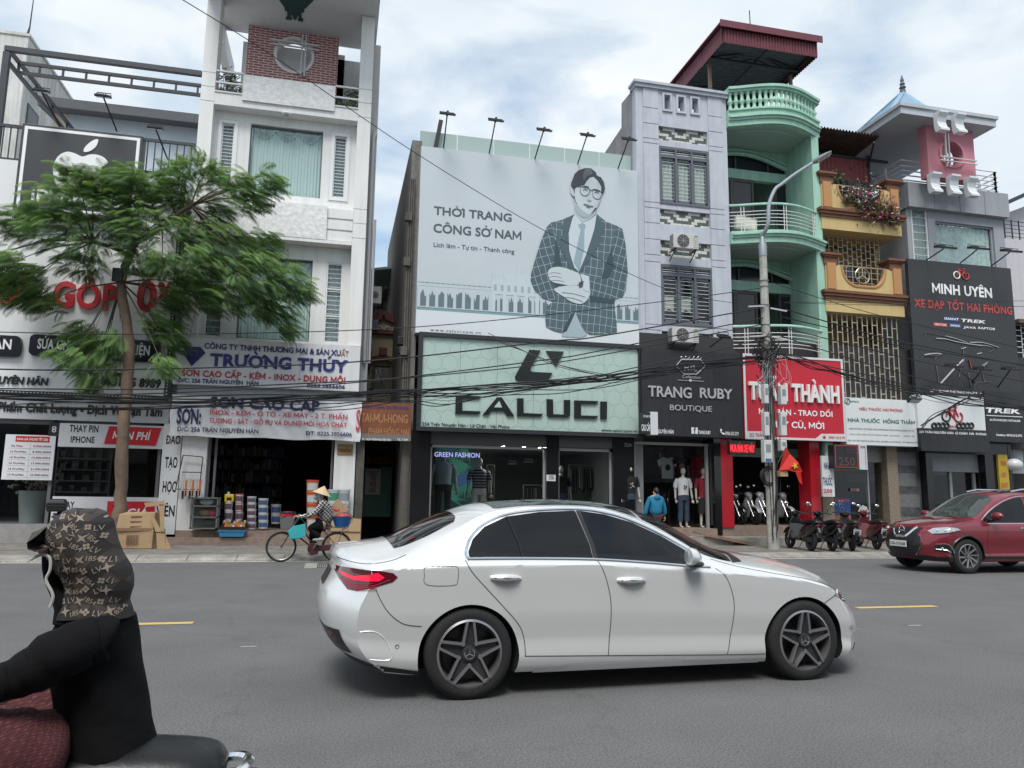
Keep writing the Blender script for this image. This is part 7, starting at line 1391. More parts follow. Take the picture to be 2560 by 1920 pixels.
# cars
def tab(T):
 xs=[p[0]for p in T];ys=[p[1]for p in T];n=len(xs);d=[(ys[i+1]-ys[i])/(xs[i+1]-xs[i])for i in range(n-1)]
 m=[d[0]]+[0 if d[i-1]*d[i]<=0 else 2*d[i-1]*d[i]/(d[i-1]+d[i])for i in range(1,n-1)]+[d[-1]]
 def f(x):
  if x<=xs[0]:return ys[0]
  if x>=xs[-1]:return ys[-1]
  i=max(k for k in range(n-1)if xs[k]<=x);h=xs[i+1]-xs[i];t=(x-xs[i])/h;t2=t*t;t3=t2*t
  return(2*t3-3*t2+1)*ys[i]+(t3-2*t2+t)*h*m[i]+(-2*t3+3*t2)*ys[i+1]+(t3-t2)*h*m[i+1]
 return f
def lerp(a,b,t):return a+(b-a)*t
def car_body(P,nu=170,nv=28,nw=64):
 zc,zr,wr,catch,bot,tp=[tab(P[k])for k in('zc','zr','wr','catch','bot','tp')];hw=P['hw'];fw_,rw_=tab(P['fnose']),tab(P['rnose']);pf,pr=P['fcorner'],P['rcorner']
 side=P['side']
 sf=tab(side)
 def W_(x,z):
  c=catch(x);R=zr(x);b=bot(x);H=hw*tp(x)
  if z<=c:return H*sf((z-b)/max(.05,c-b))
  w0=H*side[-1][1];w1=wr(x);t=min(1,(z-c)/max(.02,R-c));k=min(1,max(0,(R-c-.12)/.25))
  ledge=.05*hw*k
  u=min(1,(z-c)/.08);u=u*u*(3-2*u)
  return lerp(w0-ledge*u,w1,t**1.12)
 def pt(u,v,w):
  a=abs(v);xf=P['xf']-pf[0]*a**pf[1]+fw_(w);xr=P['xr']+pr[0]*a**pr[1]+rw_(w);s=(u+1)/2
  x=lerp(xr,xf,s);R=zr(x);zt=R+(zc(x)-R)*(1-a**2.4);b=bot(x);z=lerp(b,zt,w)
  return(x,v*W_(x,min(z,R)),z)
 us=[-cos(pi*k/nu)*.35+(-1+2*k/nu)*.65 for k in range(nu+1)];vs=[sin(pi/2*(-1+2*k/nv))for k in range(nv+1)];ws=[k/nw for k in range(nw+1)]
 g=MB()
 for A,B,f in((us,ws,lambda a,b:pt(a,-1,b)),(us,ws,lambda a,b:pt(a,1,b)),(us,vs,lambda a,b:pt(a,b,1)),(us,vs,lambda a,b:pt(a,b,0)),(vs,ws,lambda a,b:pt(1,a,b)),(vs,ws,lambda a,b:pt(-1,a,b))):
  o=len(g.v);m=len(B)
  for a in A:
   for b in B:g.v.append(Vector(f(a,b)))
  for i in range(len(A)-1):
   for j in range(m-1):q=o+i*m+j;g.f.append((q,q+m,q+m+1,q+1));g.m.append(0)
 return g,W_
class Proj:
 def __init__(s,o):
  dg=bpy.context.evaluated_depsgraph_get();me=o.data;s.b=BVHTree.FromPolygons([v.co for v in me.vertices],[p.vertices for p in me.polygons])
 def hit(s,mode,a,b,off):
  o,d={'L':((a,-3,b),(0,1,0)),'R':((a,3,b),(0,-1,0)),'T':((a,b,4),(0,0,-1)),'F':((7,a,b),(-1,0,0)),'B':((-5,a,b),(1,0,0))}[mode]
  h,n,_,_=s.b.ray_cast(Vector(o),Vector(d))
  if h is None:return None
  if n.dot(Vector(d))>0:n=-n
  return h+n*off
 def patch(s,g,mode,outline,off=.003,step=.03,sm=0):
  if sm:outline=[(p.x,p.y)for p in smooth_pts([(a,b,0)for a,b in outline],sm,True)]
  bm=bmesh.new();vs=[bm.verts.new((a,b,0))for a,b in outline];bm.faces.new(vs)
  for ax in(0,1):
   lo=min(p[ax]for p in outline);hi=max(p[ax]for p in outline);k=lo+step
   while k<hi:
    co=[0,0,0];no=[0,0,0];co[ax]=k;no[ax]=1;bmesh.ops.bisect_plane(bm,geom=bm.verts[:]+bm.edges[:]+bm.faces[:],plane_co=co,plane_no=no,dist=1e-6);k+=step
  bmesh.ops.triangulate(bm,faces=[f for f in bm.faces if len(f.verts)>4]);bm.verts.index_update();P=[];last=None
  for v in bm.verts:
   h=s.hit(mode,v.co.x,v.co.y,off);P.append(h)
  F=[[v.index for v in f.verts]for f in bm.faces if all(P[v.index]is not None for v in f.verts)];bm.free()
  g.add([p or Vector()for p in P],F);return g
 def line(s,g,mode,pts,r=.004,off=0.,n=5,sm=6,closed=False,flat=1.):
  q=smooth_pts([(a,b,0)for a,b in pts],sm,closed);h=[s.hit(mode,p.x,p.y,off)for p in q];h=[x for x in h if x is not None]
  if len(h)>1:g.tube(h,r,n,closed,flat=flat)
  return g
m_tyre=mat('tyre_rubber',(.016,.016,.017),rough=.85,bump=.2,bs=50);m_rim=mat('rim_grey',(.33,.33,.34),rough=.32,metal=.75);m_rimd=mat('rim_dark',(.03,.03,.033),rough=.4);m_well=mat('wheel_well',(.006,.006,.006),rough=.95)
m_tint=mat('tinted_glass',(.006,.007,.009),rough=.02,spec=.38);m_gap=mat('panel_gap',(.02,.02,.022),rough=.8);m_trimb=mat('black_trim',(.012,.012,.013),rough=.35)
def car_wheel(t,x,y,z,r,rr,w,side,style,m_sp=None):
 """tyre (part) > rim, hub cap; outer face towards side*y"""
 m_sp=m_sp or m_rim;s=side;c=(x,y,z);g=MB();pr=[(rr-.02,-w),(rr+.03,-w),(r-.03,-w+.005),(r-.008,-w*.8),(r,-w*.4),(r,-.05),(r-.008,-.02),(r-.03,-.004),(rr+.03,.004),(rr,-.004),(rr-.01,-.02)]
 g.lathe([(a,b*s)for a,b in pr],c,48,axis='y',cap=False);wh=g.build('wheel',m_tyre,t,smooth=True,sharp=40)
 g=MB();g.lathe([(rr+.002,-.004*s),(rr-.014,.004*s),(rr-.022,-.03*s),(rr-.03,-.13*s)],c,48,axis='y',cap=False);ri=g.build('rim',m_sp,wh,smooth=True,sharp=40)
 g=MB();g.lathe([(rr-.03,-.12*s),(rr*.4,-.13*s),(.0,-.13*s)],c,32,axis='y',cap=False);g.lathe([(rr*.78,-.1*s),(rr*.3,-.095*s)],c,32,axis='y',cap=False);g.build('brake_disc',m_rimd,wh)
 g=MB();g2=MB()
 def sp(gm,a,r0,r1,w0,w1,y0,y1,th=.03):
  d=Vector((cos(a),0,sin(a)));e=Vector((-sin(a),0,cos(a)));o=Vector(c)
  b=[o+d*r0-e*w0+Vector((0,(y0-th)*s,0)),o+d*r0+e*w0+Vector((0,(y0-th)*s,0)),o+d*r1+e*w1+Vector((0,(y1-th)*s,0)),o+d*r1-e*w1+Vector((0,(y1-th)*s,0))]
  gm.hexa(b,[p+Vector((0,th*s,0))for p in b])
 if style==5:
  for k in range(5):
   a=radians(90+72*k)
   for q in(-1,1):
    d=Vector((cos(a),0,sin(a)));e=Vector((-sin(a),0,cos(a)));o=Vector(c);p0=o+d*.055+e*q*.052+Vector((0,-.02*s,0));p1=o+d*(rr-.012)+e*q*.024+Vector((0,-.002*s,0));g.bar(p0,p1,.018,.03,up=(0,1,0))
   sp(g2,a,.05,rr-.03,.042,.02,-.03,-.022)
 else:
  for k in range(10):
   a=radians(36*k+8);d=Vector((cos(a),0,sin(a)));d2=Vector((cos(a+.42),0,sin(a+.42)));o=Vector(c);g.bar(o+d*.05+Vector((0,-.03*s,0)),o+d2*(rr-.01)+Vector((0,-.004*s,0)),.034 if k%2 else.022,.02,up=(0,1,0))
 g.build('spokes',m_sp,wh)
 if g2.v:g2.build('spoke_recess',m_rimd,wh)
 g=MB();g.lathe([(.06,-.04*s),(.058,-.012*s),(.04,-.006*s),(0,-.004*s)],c,20,axis='y');hc=g.build('hub_cap',m_rimd,wh,smooth=True)
 g=MB();g.tube([(x+.037*cos(k*pi/10),y-.006*s,z+.037*sin(k*pi/10))for k in range(20)],.004,4,closed=True)
 for k in range(3):a=radians(90+120*k);g.bar((x,y-.003*s,z),(x+.036*cos(a),y-.006*s,z+.036*sin(a)),.007,.005,up=(0,1,0))
 g.build('hub_emblem',m_chrome,wh)
def cut_wells(o,wells,hw):
 me=o.data;me.materials.append(m_well)
 for(x,z,r)in wells:
  c=MB();c.tube([(x,-hw-.2,z),(x,-hw+.28,z)],r,56);c.tube([(x,hw-.28,z),(x,hw+.2,z)],r,56);c.cm=1;c.m=[0]*len(c.f);k=c.build('cutter',[m_well]);m=o.modifiers.new('b','BOOLEAN');m.operation='DIFFERENCE';m.object=k;m.solver='EXACT';m.material_mode='TRANSFER'
  bpy.context.view_layer.update();n=bpy.data.meshes.new_from_object(o.evaluated_get(bpy.context.evaluated_depsgraph_get()));o.modifiers.remove(m);o.data=n;bpy.data.objects.remove(k)
 n=o.data;n.polygons.foreach_set('use_smooth',[True]*len(n.polygons));n.set_sharp_from_angle(angle=radians(32))
SED=dict(xr=-1.085,xf=3.775,hw=.905,fcorner=(.40,3.0),rcorner=(.26,3.4),fnose=[(0,-.13),(.1,-.04),(.25,-.01),(.4,0),(.6,-.03),(.8,-.12),(.92,-.2),(1,-.30)],rnose=[(0,.22),(.12,.08),(.25,.015),(.4,0),(.55,.012),(.75,.075),(.86,.1),(.94,.085),(1,.115)],zc=[(-1.0,1.06),(-.97,1.075),(-.9,1.082),(-.71,1.1),(-.525,1.134),(-.3,1.235),(-.014,1.352),(.226,1.42),(.52,1.45),(.836,1.462),(1.2,1.452),(1.47,1.42),(1.74,1.352),(1.88,1.3),(2.1,1.18),(2.4,1.035),(2.65,1.0),(2.88,.97),(3.2,.905),(3.4,.835),(3.7,.68)],zr=[(-1.0,1.0),(-.93,.995),(-.8,.99),(-.5,1.025),(-.3,1.105),(-.1,1.21),(.1,1.31),(.3,1.372),(.62,1.402),(.97,1.405),(1.2,1.385),(1.43,1.322),(1.68,1.215),(1.92,1.08),(2.05,1.005),(2.2,.955),(2.4,.93),(2.8,.87),(3.1,.80),(3.35,.725),(3.7,.6)],wr=[(-1.0,.74),(-.7,.77),(-.5,.74),(-.2,.66),(.1,.61),(.5,.59),(1,.585),(1.4,.6),(1.7,.64),(2.0,.7),(2.2,.76),(2.5,.8),(3,.8),(3.3,.76),(3.7,.7)],catch=[(-1.1,.93),(-.5,.948),(0,.965),(.97,.957),(1.56,.925),(2.1,.885),(2.8,.82),(3.2,.74),(3.5,.64),(3.7,.55)],bot=[(-1.09,.36),(-.96,.28),(-.83,.245),(-.36,.185),(.4,.172),(2.5,.16),(3.2,.15),(3.5,.14),(3.7,.2)],tp=[(-1.09,.93),(-.85,.96),(-.5,.985),(-.1,1),(2.9,1),(3.2,.985),(3.5,.95),(3.7,.92)],side=[(0,.93),(.06,.965),(.16,.985),(.3,.972),(.36,.978),(.6,1.0),(.85,.995),(1,.985)])
g,W_=car_body(SED)
T=thing('white_saloon_car','white saloon car driving past in the middle of the road','car',(0,0,0))
m_carw=mat('pearl_white_paint',(.76,.77,.77),rough=.3,coat=1.,spec=.5);m_carw.node_tree.nodes['Principled BSDF'].inputs['Metallic'].default_value=.38
body=g.build('body',[m_carw,m_well],T,smooth=True,merge=True,sharp=32);pj=Proj(body)
cut_wells(body,[(.003,.3,.383),(2.882,.295,.383)],.905)
sides=(('L',-1),('R',1))
WIN_R=[(-.0,1.022),(-.002,1.06),(.045,1.15),(.15,1.243),(.338,1.322),(.62,1.36),(.9,1.372),(.935,1.37),(1.0,1.1),(1.005,1.008),(.6,1.018),(.2,1.022)]
WIN_F=[(.975,1.372),(1.188,1.345),(1.43,1.28),(1.675,1.17),(1.9,1.04),(1.98,.965),(1.8,.95),(1.4,.98),(1.045,1.004),(1.04,1.1)]
for sd,s in sides:
 g=MB();pj.patch(g,sd,WIN_R,.003,.04);w=g.build('side_window',m_tint,T,smooth=True,sharp=180)
 g=MB();pj.line(g,sd,[(.345,1.322),(.40,1.15),(.425,1.02)],.012,.003,flat=.4);g.build('window_divider',m_trimb,w)
 g=MB();pj.patch(g,sd,WIN_F,.003,.04);w=g.build('side_window',m_tint,T,smooth=True,sharp=180)
 g=MB();pj.patch(g,sd,[(.94,1.37),(.972,1.372),(1.04,1.1),(1.043,1.004),(1.008,1.006),(1.003,1.1)],.0045,.05);g.build('pillar_cover',m_trimb,T,smooth=True,sharp=180)
 g=MB();pj.line(g,sd,[(-.015,1.015),(-.018,1.07),(.035,1.165),(.145,1.26),(.335,1.338),(.62,1.376),(.95,1.386),(1.19,1.36),(1.43,1.295),(1.68,1.184),(1.92,1.05)],.013,.002,6);pj.line(g,sd,[(-.02,1.008),(.5,1.006),(1.0,.996),(1.4,.972),(1.8,.94),(2.03,.925)],.012,.003,6);g.build('window_trim',m_chrome,T,smooth=True)
 g=MB()
 for pts in([(-.035,1.0),(.022,.902),(.235,.681),(.375,.529),(.424,.42),(.434,.297)],[(1.03,.99),(1.083,.867),(1.122,.691),(1.124,.466),(1.105,.275)],[(2.08,.917),(2.157,.84),(2.203,.71),(2.212,.591),(2.187,.4),(2.147,.241)],[(-.7,.80),(-.62,.66),(-.5,.56),(-.36,.535)],[(3.2,.68),(3.12,.64),(3.07,.61)],[(.43,.295),(1.1,.272),(2.15,.235),(2.5,.228)],[(-.965,1.0),(-.8,.975),(-.6,.995),(-.47,1.035)],[(2.1,.985),(2.3,.93),(2.6,.875),(3.0,.81),(3.25,.735)]):pj.line(g,sd,pts,.0035,.0,4)
 if s<0:pj.line(g,sd,[(-.35,.9),(-.35,.95),(-.3,.962),(-.15,.962),(-.1,.95),(-.1,.86),(-.13,.825),(-.3,.825),(-.35,.85)],.0025,0,4,closed=True)
 g.build('panel_gaps',m_gap,T)
 for x0,x1,z in((.153,.386,.878),(1.181,1.417,.845)):
  y=s*W_((x0+x1)/2,z);g=MB();g.tube([(x0,y,z-.003),(x0+.05,y+s*.028,z),((x0+x1)/2,y+s*.038,z),(x1-.05,y+s*.028,z-.002),(x1,y,z-.01)],[.016,.022,.025,.022,.014],8);h=g.build('door_handle',m_carw,T,smooth=True);g=MB();g.tube([(x0+.02,y+s*.036,z),((x0+x1)/2,y+s*.062,z),(x1-.02,y+s*.036,z-.005)],.004,4);g.build('handle_trim',m_chrome,h);g=MB();pj.patch(g,sd,[((x0+x1)/2-.07,z-.02),((x0+x1)/2+.07,z-.022),((x0+x1)/2+.05,z-.05),((x0+x1)/2-.05,z-.05)],.003,.03,sm=4);g.build('handle_cup',mat('handle_cup_grey',(.5,.5,.5),rough=.4),h)
 g=MB();y=s*.86;g.add([],[]);pr=[(1.92,.0,.985,.01,.03),(1.9,.05,.99,.05,.055),(1.84,.1,1.01,.075,.075),(1.78,.13,1.02,.08,.078),(1.755,.14,1.02,.075,.07)]
 o=len(g.v)
 for x,dy,z,ry,rz in pr:
  for k in range(14):a=2*pi*k/14;g.v.append(Vector((x,y+s*(dy+ry*cos(a)),z+rz*sin(a)*(.85 if sin(a)<0 else 1))))
 for i in range(4):
  for k in range(14):g.f.append((o+i*14+k,o+i*14+(k+1)%14,o+(i+1)*14+(k+1)%14,o+(i+1)*14+k));g.m.append(0)
 g.f.append(tuple(o+k for k in range(14)));g.f.append(tuple(o+56+k for k in range(14)));g.m+=[0,0];mr=g.build('mirror',m_carw,T,smooth=True,sharp=60)
 g=MB();g.tube([(1.93,s*.8,.96),(1.88,s*.9,.965),(1.84,s*.95,.975)],[.03,.03,.035],8);g.ball((1.83,s*.965,.965),(.075,.075,.03),12,6);g.build('mirror_foot',m_trimb,mr,smooth=True)
 for x,z in((.003,.33),(2.882,.322)):car_wheel(T,x,s*.9,z,.333,.245,.23,s,5)
 TL=[(-.99,.935),(-.87,.941),(-.676,.933),(-.58,.917),(-.545,.888),(-.58,.855),(-.72,.816),(-.83,.785),(-.89,.79),(-.95,.86)]
 g=MB();pj.patch(g,sd,TL,.005,.025);tl=g.build('tail_light',mat('lamp_dark_red',(.1,.006,.015),rough=.06,coat=1),T,smooth=True,sharp=180)
 g=MB();pj.patch(g,sd,[(-.94,.905),(-.84,.882),(-.75,.905),(-.69,.92),(-.64,.885),(-.68,.86),(-.84,.855),(-.92,.88)],.008,.03);g.build('lit_band',mat('brake_light',(.75,.01,.04),rough=.1,emit=.55),tl,smooth=True,sharp=180)
 g=MB()
 for k in range(4):pj.line(g,sd,[(-.9+.02*k,.845-.012*k),(-.82,.83-.014*k),(-.72+.01*k,.845-.012*k)],.002,.008,4)
 pj.line(g,sd,[(-.93,.87),(-.83,.8),(-.6,.868)],.003,.008,4);g.build('lamp_lines',mat('lamp_red_line',(.5,.03,.05)),tl)
 HL=[(3.19,.685),(3.27,.73),(3.33,.722),(3.40,.64),(3.415,.60),(3.33,.625)]
 g=MB();pj.patch(g,sd,HL,.004,.02);hl=g.build('headlight',mat('lamp_dark_clear',(.05,.055,.06),rough=.05,coat=1),T,smooth=True,sharp=180)
 g=MB();pj.line(g,sd,[(3.23,.69),(3.3,.71),(3.36,.68)],.012,.004,5,flat=.4);pj.line(g,sd,[(3.33,.64),(3.38,.63)],.012,.004,5,flat=.4);g.build('lamp_reflector',mat('lamp_pale',(.6,.63,.66),rough=.2),hl)
 g=MB();q=[(-.76,.5),(-.68,.52),(-.58,.42),(-.545,.31),(-.6,.3),(-.75,.32)];pj.line(g,sd,[(-.8,.505),(-.7,.505),(-.62,.45),(-.565,.34),(-.6,.303),(-.72,.312)],.004,.0,5);g.build('bumper_crease',m_carw,T,smooth=True)
 g=MB();pj.patch(g,sd,[(-1.02,.47),(-.985,.475),(-.94,.435),(-.945,.42),(-.99,.43)],.004,.03);g.build('reflector',mat('reflector_red',(.15,.01,.01),rough=.2),T)
 g=MB();pj.patch(g,sd,[(-1.055,.47),(-1.0,.38),(-.9,.315),(-.7,.275),(-.36,.215),(-.36,.186),(-.83,.25),(-.96,.29),(-1.06,.4)],.004,.03);g.build('diffuser',mat('satin_black',(.015,.015,.016),rough=.5),T)
 g=MB();pj.patch(g,sd,[(-1.03,.4),(-.97,.365),(-.9,.31),(-.94,.298),(-1.0,.32)],.009,.03);g.build('exhaust_trim',m_chrome,T)
 g=MB()
 for x,z in((-.53,.395),(3.36,.41)):h=pj.hit(sd,x,z,.002);h is not None and g.tube([h+Vector((.014*cos(k*pi/6),0,.014*sin(k*pi/6)))for k in range(12)],.002,4,closed=True)
 g.build('parking_sensor',m_gap,T)
 g=MB();q=[(.5,.178),(.8,.222),(1.6,.222),(2.3,.19),(2.45,.175),(2.45,.165),(.5,.172)];pj.patch(g,sd,q,.012,.05);g.build('sill_blade',m_carw,T,smooth=True)
 g=MB();pj.patch(g,sd,[(3.48,.15),(3.56,.16),(3.6,.22),(3.54,.26),(3.47,.2)],.004,.03);g.build('bumper_vent',m_trimb,T)
g=MB();pj.patch(g,'T',[(-.545,-.56),(-.3,-.55),(-.06,-.5),(-.03,-.4),(-.03,.4),(-.06,.5),(-.3,.55),(-.545,.56),(-.56,.3),(-.56,-.3)],.004,.04);rg=g.build('rear_window',m_tint,T,smooth=True,sharp=180)
g=MB();h=pj.hit('T',-.43,-.5,.008);g.quad(h,h+Vector((.06,0,.028)),h+Vector((.06,.05,.03)),h+Vector((0,.05,.002)));g.build('window_sticker',mat('sticker_red',(.4,.02,.02)),rg)
g=MB();pj.patch(g,'T',[(.26,-.5),(.3,-.53),(.8,-.525),(1.3,-.53),(1.52,-.54),(1.52,.54),(1.3,.53),(.8,.525),(.3,.53),(.26,.5)],.004,.05);g.build('glass_roof',mat('roof_glass',(.015,.02,.022),rough=.04),T,smooth=True,sharp=180)
g=MB();pj.patch(g,'T',[(1.56,-.55),(1.8,-.62),(2.1,-.7),(2.3,-.73),(2.36,-.5),(2.38,0),(2.36,.5),(2.3,.73),(2.1,.7),(1.8,.62),(1.56,.55)],.004,.05);g.build('windscreen',m_tint,T,smooth=True,sharp=180)
g=MB();pj.patch(g,'T',[(2.3,-.75),(2.42,-.7),(2.5,-.3),(2.51,0),(2.5,.3),(2.42,.7),(2.3,.75),(2.4,.5),(2.42,0),(2.4,-.5)],.006,.05);g.build('cowl',m_trimb,T)
g=MB();pj.patch(g,'F',[(-.45,.42),(.45,.42),(.38,.62),(-.38,.62)],.004,.05);g.build('grille',m_trimb,T);g=MB();pj.patch(g,'B',[(-.26,.78),(.26,.78),(.26,.9),(-.26,.9)],.003,.05);g.build('plate_recess',m_trimb,T);g=MB();pj.patch(g,'B',[(-.75,.34),(.75,.34),(.7,.5),(-.7,.5)],.004,.05);g.build('rear_valance',m_trimb,T)
T.rotation_euler.z=radians(2.4);_ay=Vector((-sin(radians(2.4)),cos(radians(2.4)),0));T.location=Vector((1.028,5.728,0))+_ay*.9
SUV=dict(xr=-1.06,xf=3.63,hw=.91,fcorner=(.42,2.8),rcorner=(.25,3.2),fnose=[(0,-.14),(.1,-.06),(.25,-.02),(.45,0),(.65,-.03),(.8,-.07),(.92,-.13),(1,-.25)],rnose=[(0,.12),(.2,.02),(.4,0),(.55,.04),(.7,.16),(.85,.26),(.95,.26),(1,.24)],zc=[(-.85,1.68),(-.5,1.72),(0,1.75),(.8,1.765),(1.3,1.745),(1.65,1.68),(2.1,1.44),(2.55,1.16),(2.75,1.125),(3.0,1.09),(3.3,1.02),(3.63,.9)],zr=[(-.9,1.58),(-.5,1.63),(0,1.665),(.8,1.675),(1.2,1.645),(1.55,1.55),(1.95,1.36),(2.25,1.18),(2.45,1.1),(2.8,1.05),(3.1,1.0),(3.4,.92),(3.63,.85)],wr=[(-.9,.6),(0,.64),(1,.64),(1.5,.67),(2.0,.74),(2.4,.8),(3,.82),(3.4,.78)],catch=[(-1.1,1.02),(0,1.0),(1,.98),(2.2,.98),(2.8,.97),(3.2,.92),(3.63,.82)],bot=[(-1.06,.38),(-.6,.28),(.4,.25),(2.2,.24),(3.3,.24),(3.63,.3)],tp=[(-1.06,.94),(-.5,.99),(0,1),(2.8,1),(3.3,.98),(3.63,.95)],side=[(0,.94),(.05,.975),(.18,.985),(.22,.97),(.4,.975),(.7,1.0),(.9,.998),(1,.985)])
g,W_=car_body(SUV)
T=thing('red_suv','dark red SUV facing left at the right edge of the road','car',(0,0,0));m_cr=mat('candy_red_paint',(.2,.012,.025),rough=.3,metal=.35,coat=1.)
body=g.build('body',[m_cr,m_well],T,smooth=True,merge=True,sharp=32);pj=Proj(body);cut_wells(body,[(0,.37,.4),(2.705,.37,.4)],.91)
m_hlc=mat('lamp_clear',(.35,.37,.4),rough=.08,coat=1)
for sd,s in sides:
 g=MB();pj.patch(g,sd,[(1.0,1.07),(1.0,1.6),(1.2,1.585),(1.5,1.5),(1.8,1.37),(2.1,1.2),(2.2,1.09),(2.1,1.06)],.003,.05);g.build('side_window',m_tint,T,smooth=True,sharp=180);g=MB();pj.patch(g,sd,[(-.7,1.16),(-.5,1.5),(0,1.6),(.94,1.61),(.94,1.07),(0,1.1)],.003,.05);g.build('side_window',m_tint,T,smooth=True,sharp=180)
 g=MB();pj.line(g,sd,[(-.7,1.13),(.2,1.07),(1.5,1.04),(2.3,1.04)],.012,.003,6);pj.line(g,sd,[(.3,1.62),(.9,1.63),(1.2,1.605),(1.55,1.505),(1.95,1.31),(2.25,1.1)],.01,.003,6);g.build('window_trim',m_chrome,T)
 g=MB()
 for pts in([(.97,1.05),(.97,.6),(.93,.3)],[(2.12,1.03),(2.2,.8),(2.2,.5),(2.15,.3)],[(2.45,1.08),(2.9,1.0),(3.2,.93)],[(3.05,.83),(2.95,.7),(2.98,.6)]):pj.line(g,sd,pts,.004,0,4)
 g.build('panel_gaps',m_gap,T)
 g=MB();pj.patch(g,sd,[(.42,.25),(.42,.36),(2.28,.36),(2.28,.25)],.004,.06);pj.patch(g,sd,[(3.06,.25),(3.12,.36),(3.3,.34),(3.35,.27)],.004,.04);pj.line(g,sd,[(2.29,.3),(2.31,.5),(2.42,.68),(2.705,.79),(2.99,.68),(3.1,.5),(3.13,.3)],.025,.0,6,flat=.6);pj.line(g,sd,[(-.41,.3),(-.39,.5),(-.28,.68),(0,.79),(.28,.68),(.39,.5),(.41,.3)],.025,.0,6,flat=.6);g.build('black_cladding',m_trimb,T)
 g=MB();pj.patch(g,sd,[(2.86,.9),(2.95,.945),(3.12,.955),(3.3,.93),(3.4,.87),(3.36,.8),(3.2,.82),(3.02,.855)],.005,.025);hl=g.build('headlight',m_hlc,T,smooth=True,sharp=180);g=MB()
 for x in(3.05,3.18,3.28):h=pj.hit(sd,x,.885,.012);h is not None and g.ball(h,(.03,.012,.026),8,6)
 g.build('lamp_lens',mat('lamp_pale',()),hl);g=MB();pj.line(g,sd,[(2.88,.892),(3.05,.86),(3.22,.825),(3.36,.81)],.01,.006,5);g.build('lamp_rim',m_trimb,hl)
 g=MB();pj.patch(g,sd,[(3.1,.53),(3.2,.585),(3.38,.57),(3.37,.46),(3.16,.43)],.004,.03);fg=g.build('fog_lamp_recess',m_trimb,T);g=MB();pj.line(g,sd,[(3.36,.6),(3.2,.605),(3.08,.5),(3.06,.42)],.022,.005,6,flat=.5);pj.line(g,sd,[(3.36,.5),(3.2,.48),(3.12,.43)],.012,.005,5);g.build('fog_lamp_trim',m_chrome,fg);h=pj.hit(sd,3.27,.515,.01);g=MB();h is not None and g.ball(h,(.035,.02,.035),10,6);g.build('fog_lamp',m_hlc,fg)
 g=MB();y=s*.93;g.ball((2.02,y+s*.08,1.2),(.085,.14,.085),14,8);mr=g.build('mirror',m_cr,T,smooth=True);g=MB();g.tube([(2.05,s*.84,1.1),(2.03,y+s*.03,1.14)],.04,8);g.box(1.98,2.06,y-.02+s*.06,y+.02+s*.12,1.105,1.13);g.build('mirror_foot',m_trimb,mr)
 g=MB();h=(1.2,s*W_(1.2,.95),.95);g.tube([(1.1,h[1],.95),(1.15,h[1]+s*.035,.955),(1.28,h[1]+s*.035,.955),(1.33,h[1],.95)],.016,6);g.build('door_handle',m_chrome,T)
 for x in(0,2.705):car_wheel(T,x,s*.9,.362,.362,.25,.24,s,7)
 g=MB();g.tube([(-.4,s*.6,1.72),(0,s*.6,1.77),(.9,s*.6,1.78),(1.2,s*.6,1.73)],.02,6);g.build('roof_rail',m_chrome,T)
g=MB();pj.patch(g,'T',[(1.68,-.58),(2.0,-.66),(2.3,-.73),(2.5,-.5),(2.54,0),(2.5,.5),(2.3,.73),(2.0,.66),(1.68,.58),(1.64,0)],.004,.05);wsn=g.build('windscreen',mat('clear_dark_glass',(.04,.05,.05),rough=.03),T,smooth=True,sharp=180)
g=MB();pj.patch(g,'T',[(.2,-.45),(1.3,-.45),(1.3,.45),(.2,.45)],.004,.08);g.build('glass_roof',m_tint,T)
g=MB();pj.patch(g,'F',[(-.46,.93),(.46,.93),(.40,.8),(.48,.72),(.52,.55),(.38,.36),(-.38,.36),(-.52,.55),(-.48,.72),(-.40,.8)],.006,.04);gr=g.build('grille',m_trimb,T)
g=MB();pj.line(g,'F',[(-.34,.93),(-.16,.74),(0,.735),(.16,.74),(.34,.93)],.032,.012,6,sm=3,flat=.5);pj.line(g,'F',[(-.47,.8),(-.53,.6),(-.5,.52),(-.38,.36)],.02,.01,6,flat=.5);pj.line(g,'F',[(.47,.8),(.53,.6),(.5,.52),(.38,.36)],.02,.01,6,flat=.5);h=pj.hit('F',0,.85,.02);g.tube([h+Vector((0,.085*cos(k*pi/12),.085*sin(k*pi/12)))for k in range(24)],.012,6,closed=True);g.box(h.x-.005,h.x+.012,-.1,.1,h.z-.018,h.z+.018);g.build('chrome_grille_bar',m_chrome,gr)
g=MB()
for z in(.42,.48,.66,.88):pj.line(g,'F',[(-.4,z),(0,z),(.4,z)],.006,.008,4)
g.build('grille_slats',m_rimd,gr)
h=pj.hit('F',0,.58,.03);g=MB();g.box(h.x,h.x+.012,-.25,.25,.515,.645);pl=g.build('number_plate',mat('plate_white',(.65,.66,.66),rough=.4),T,bevel=.004);g=MB();text(g,'15A-510.68',0,.44,.55,.062,0,bold=.02);hx=h.x;g.xf(Matrix(((0,-1,0,hx+.015),(1,0,0,-.22),(0,0,1,0),(0,0,0,1))));g.build('plate_digits',m_bl,pl)
g=MB();pj.patch(g,'F',[(-.8,.26),(.8,.26),(.7,.35),(-.7,.35)],.004,.05);g.build('lower_bumper',m_trimb,T)
T.rotation_euler.z=pi;T.location=(15.72,14.5,0)
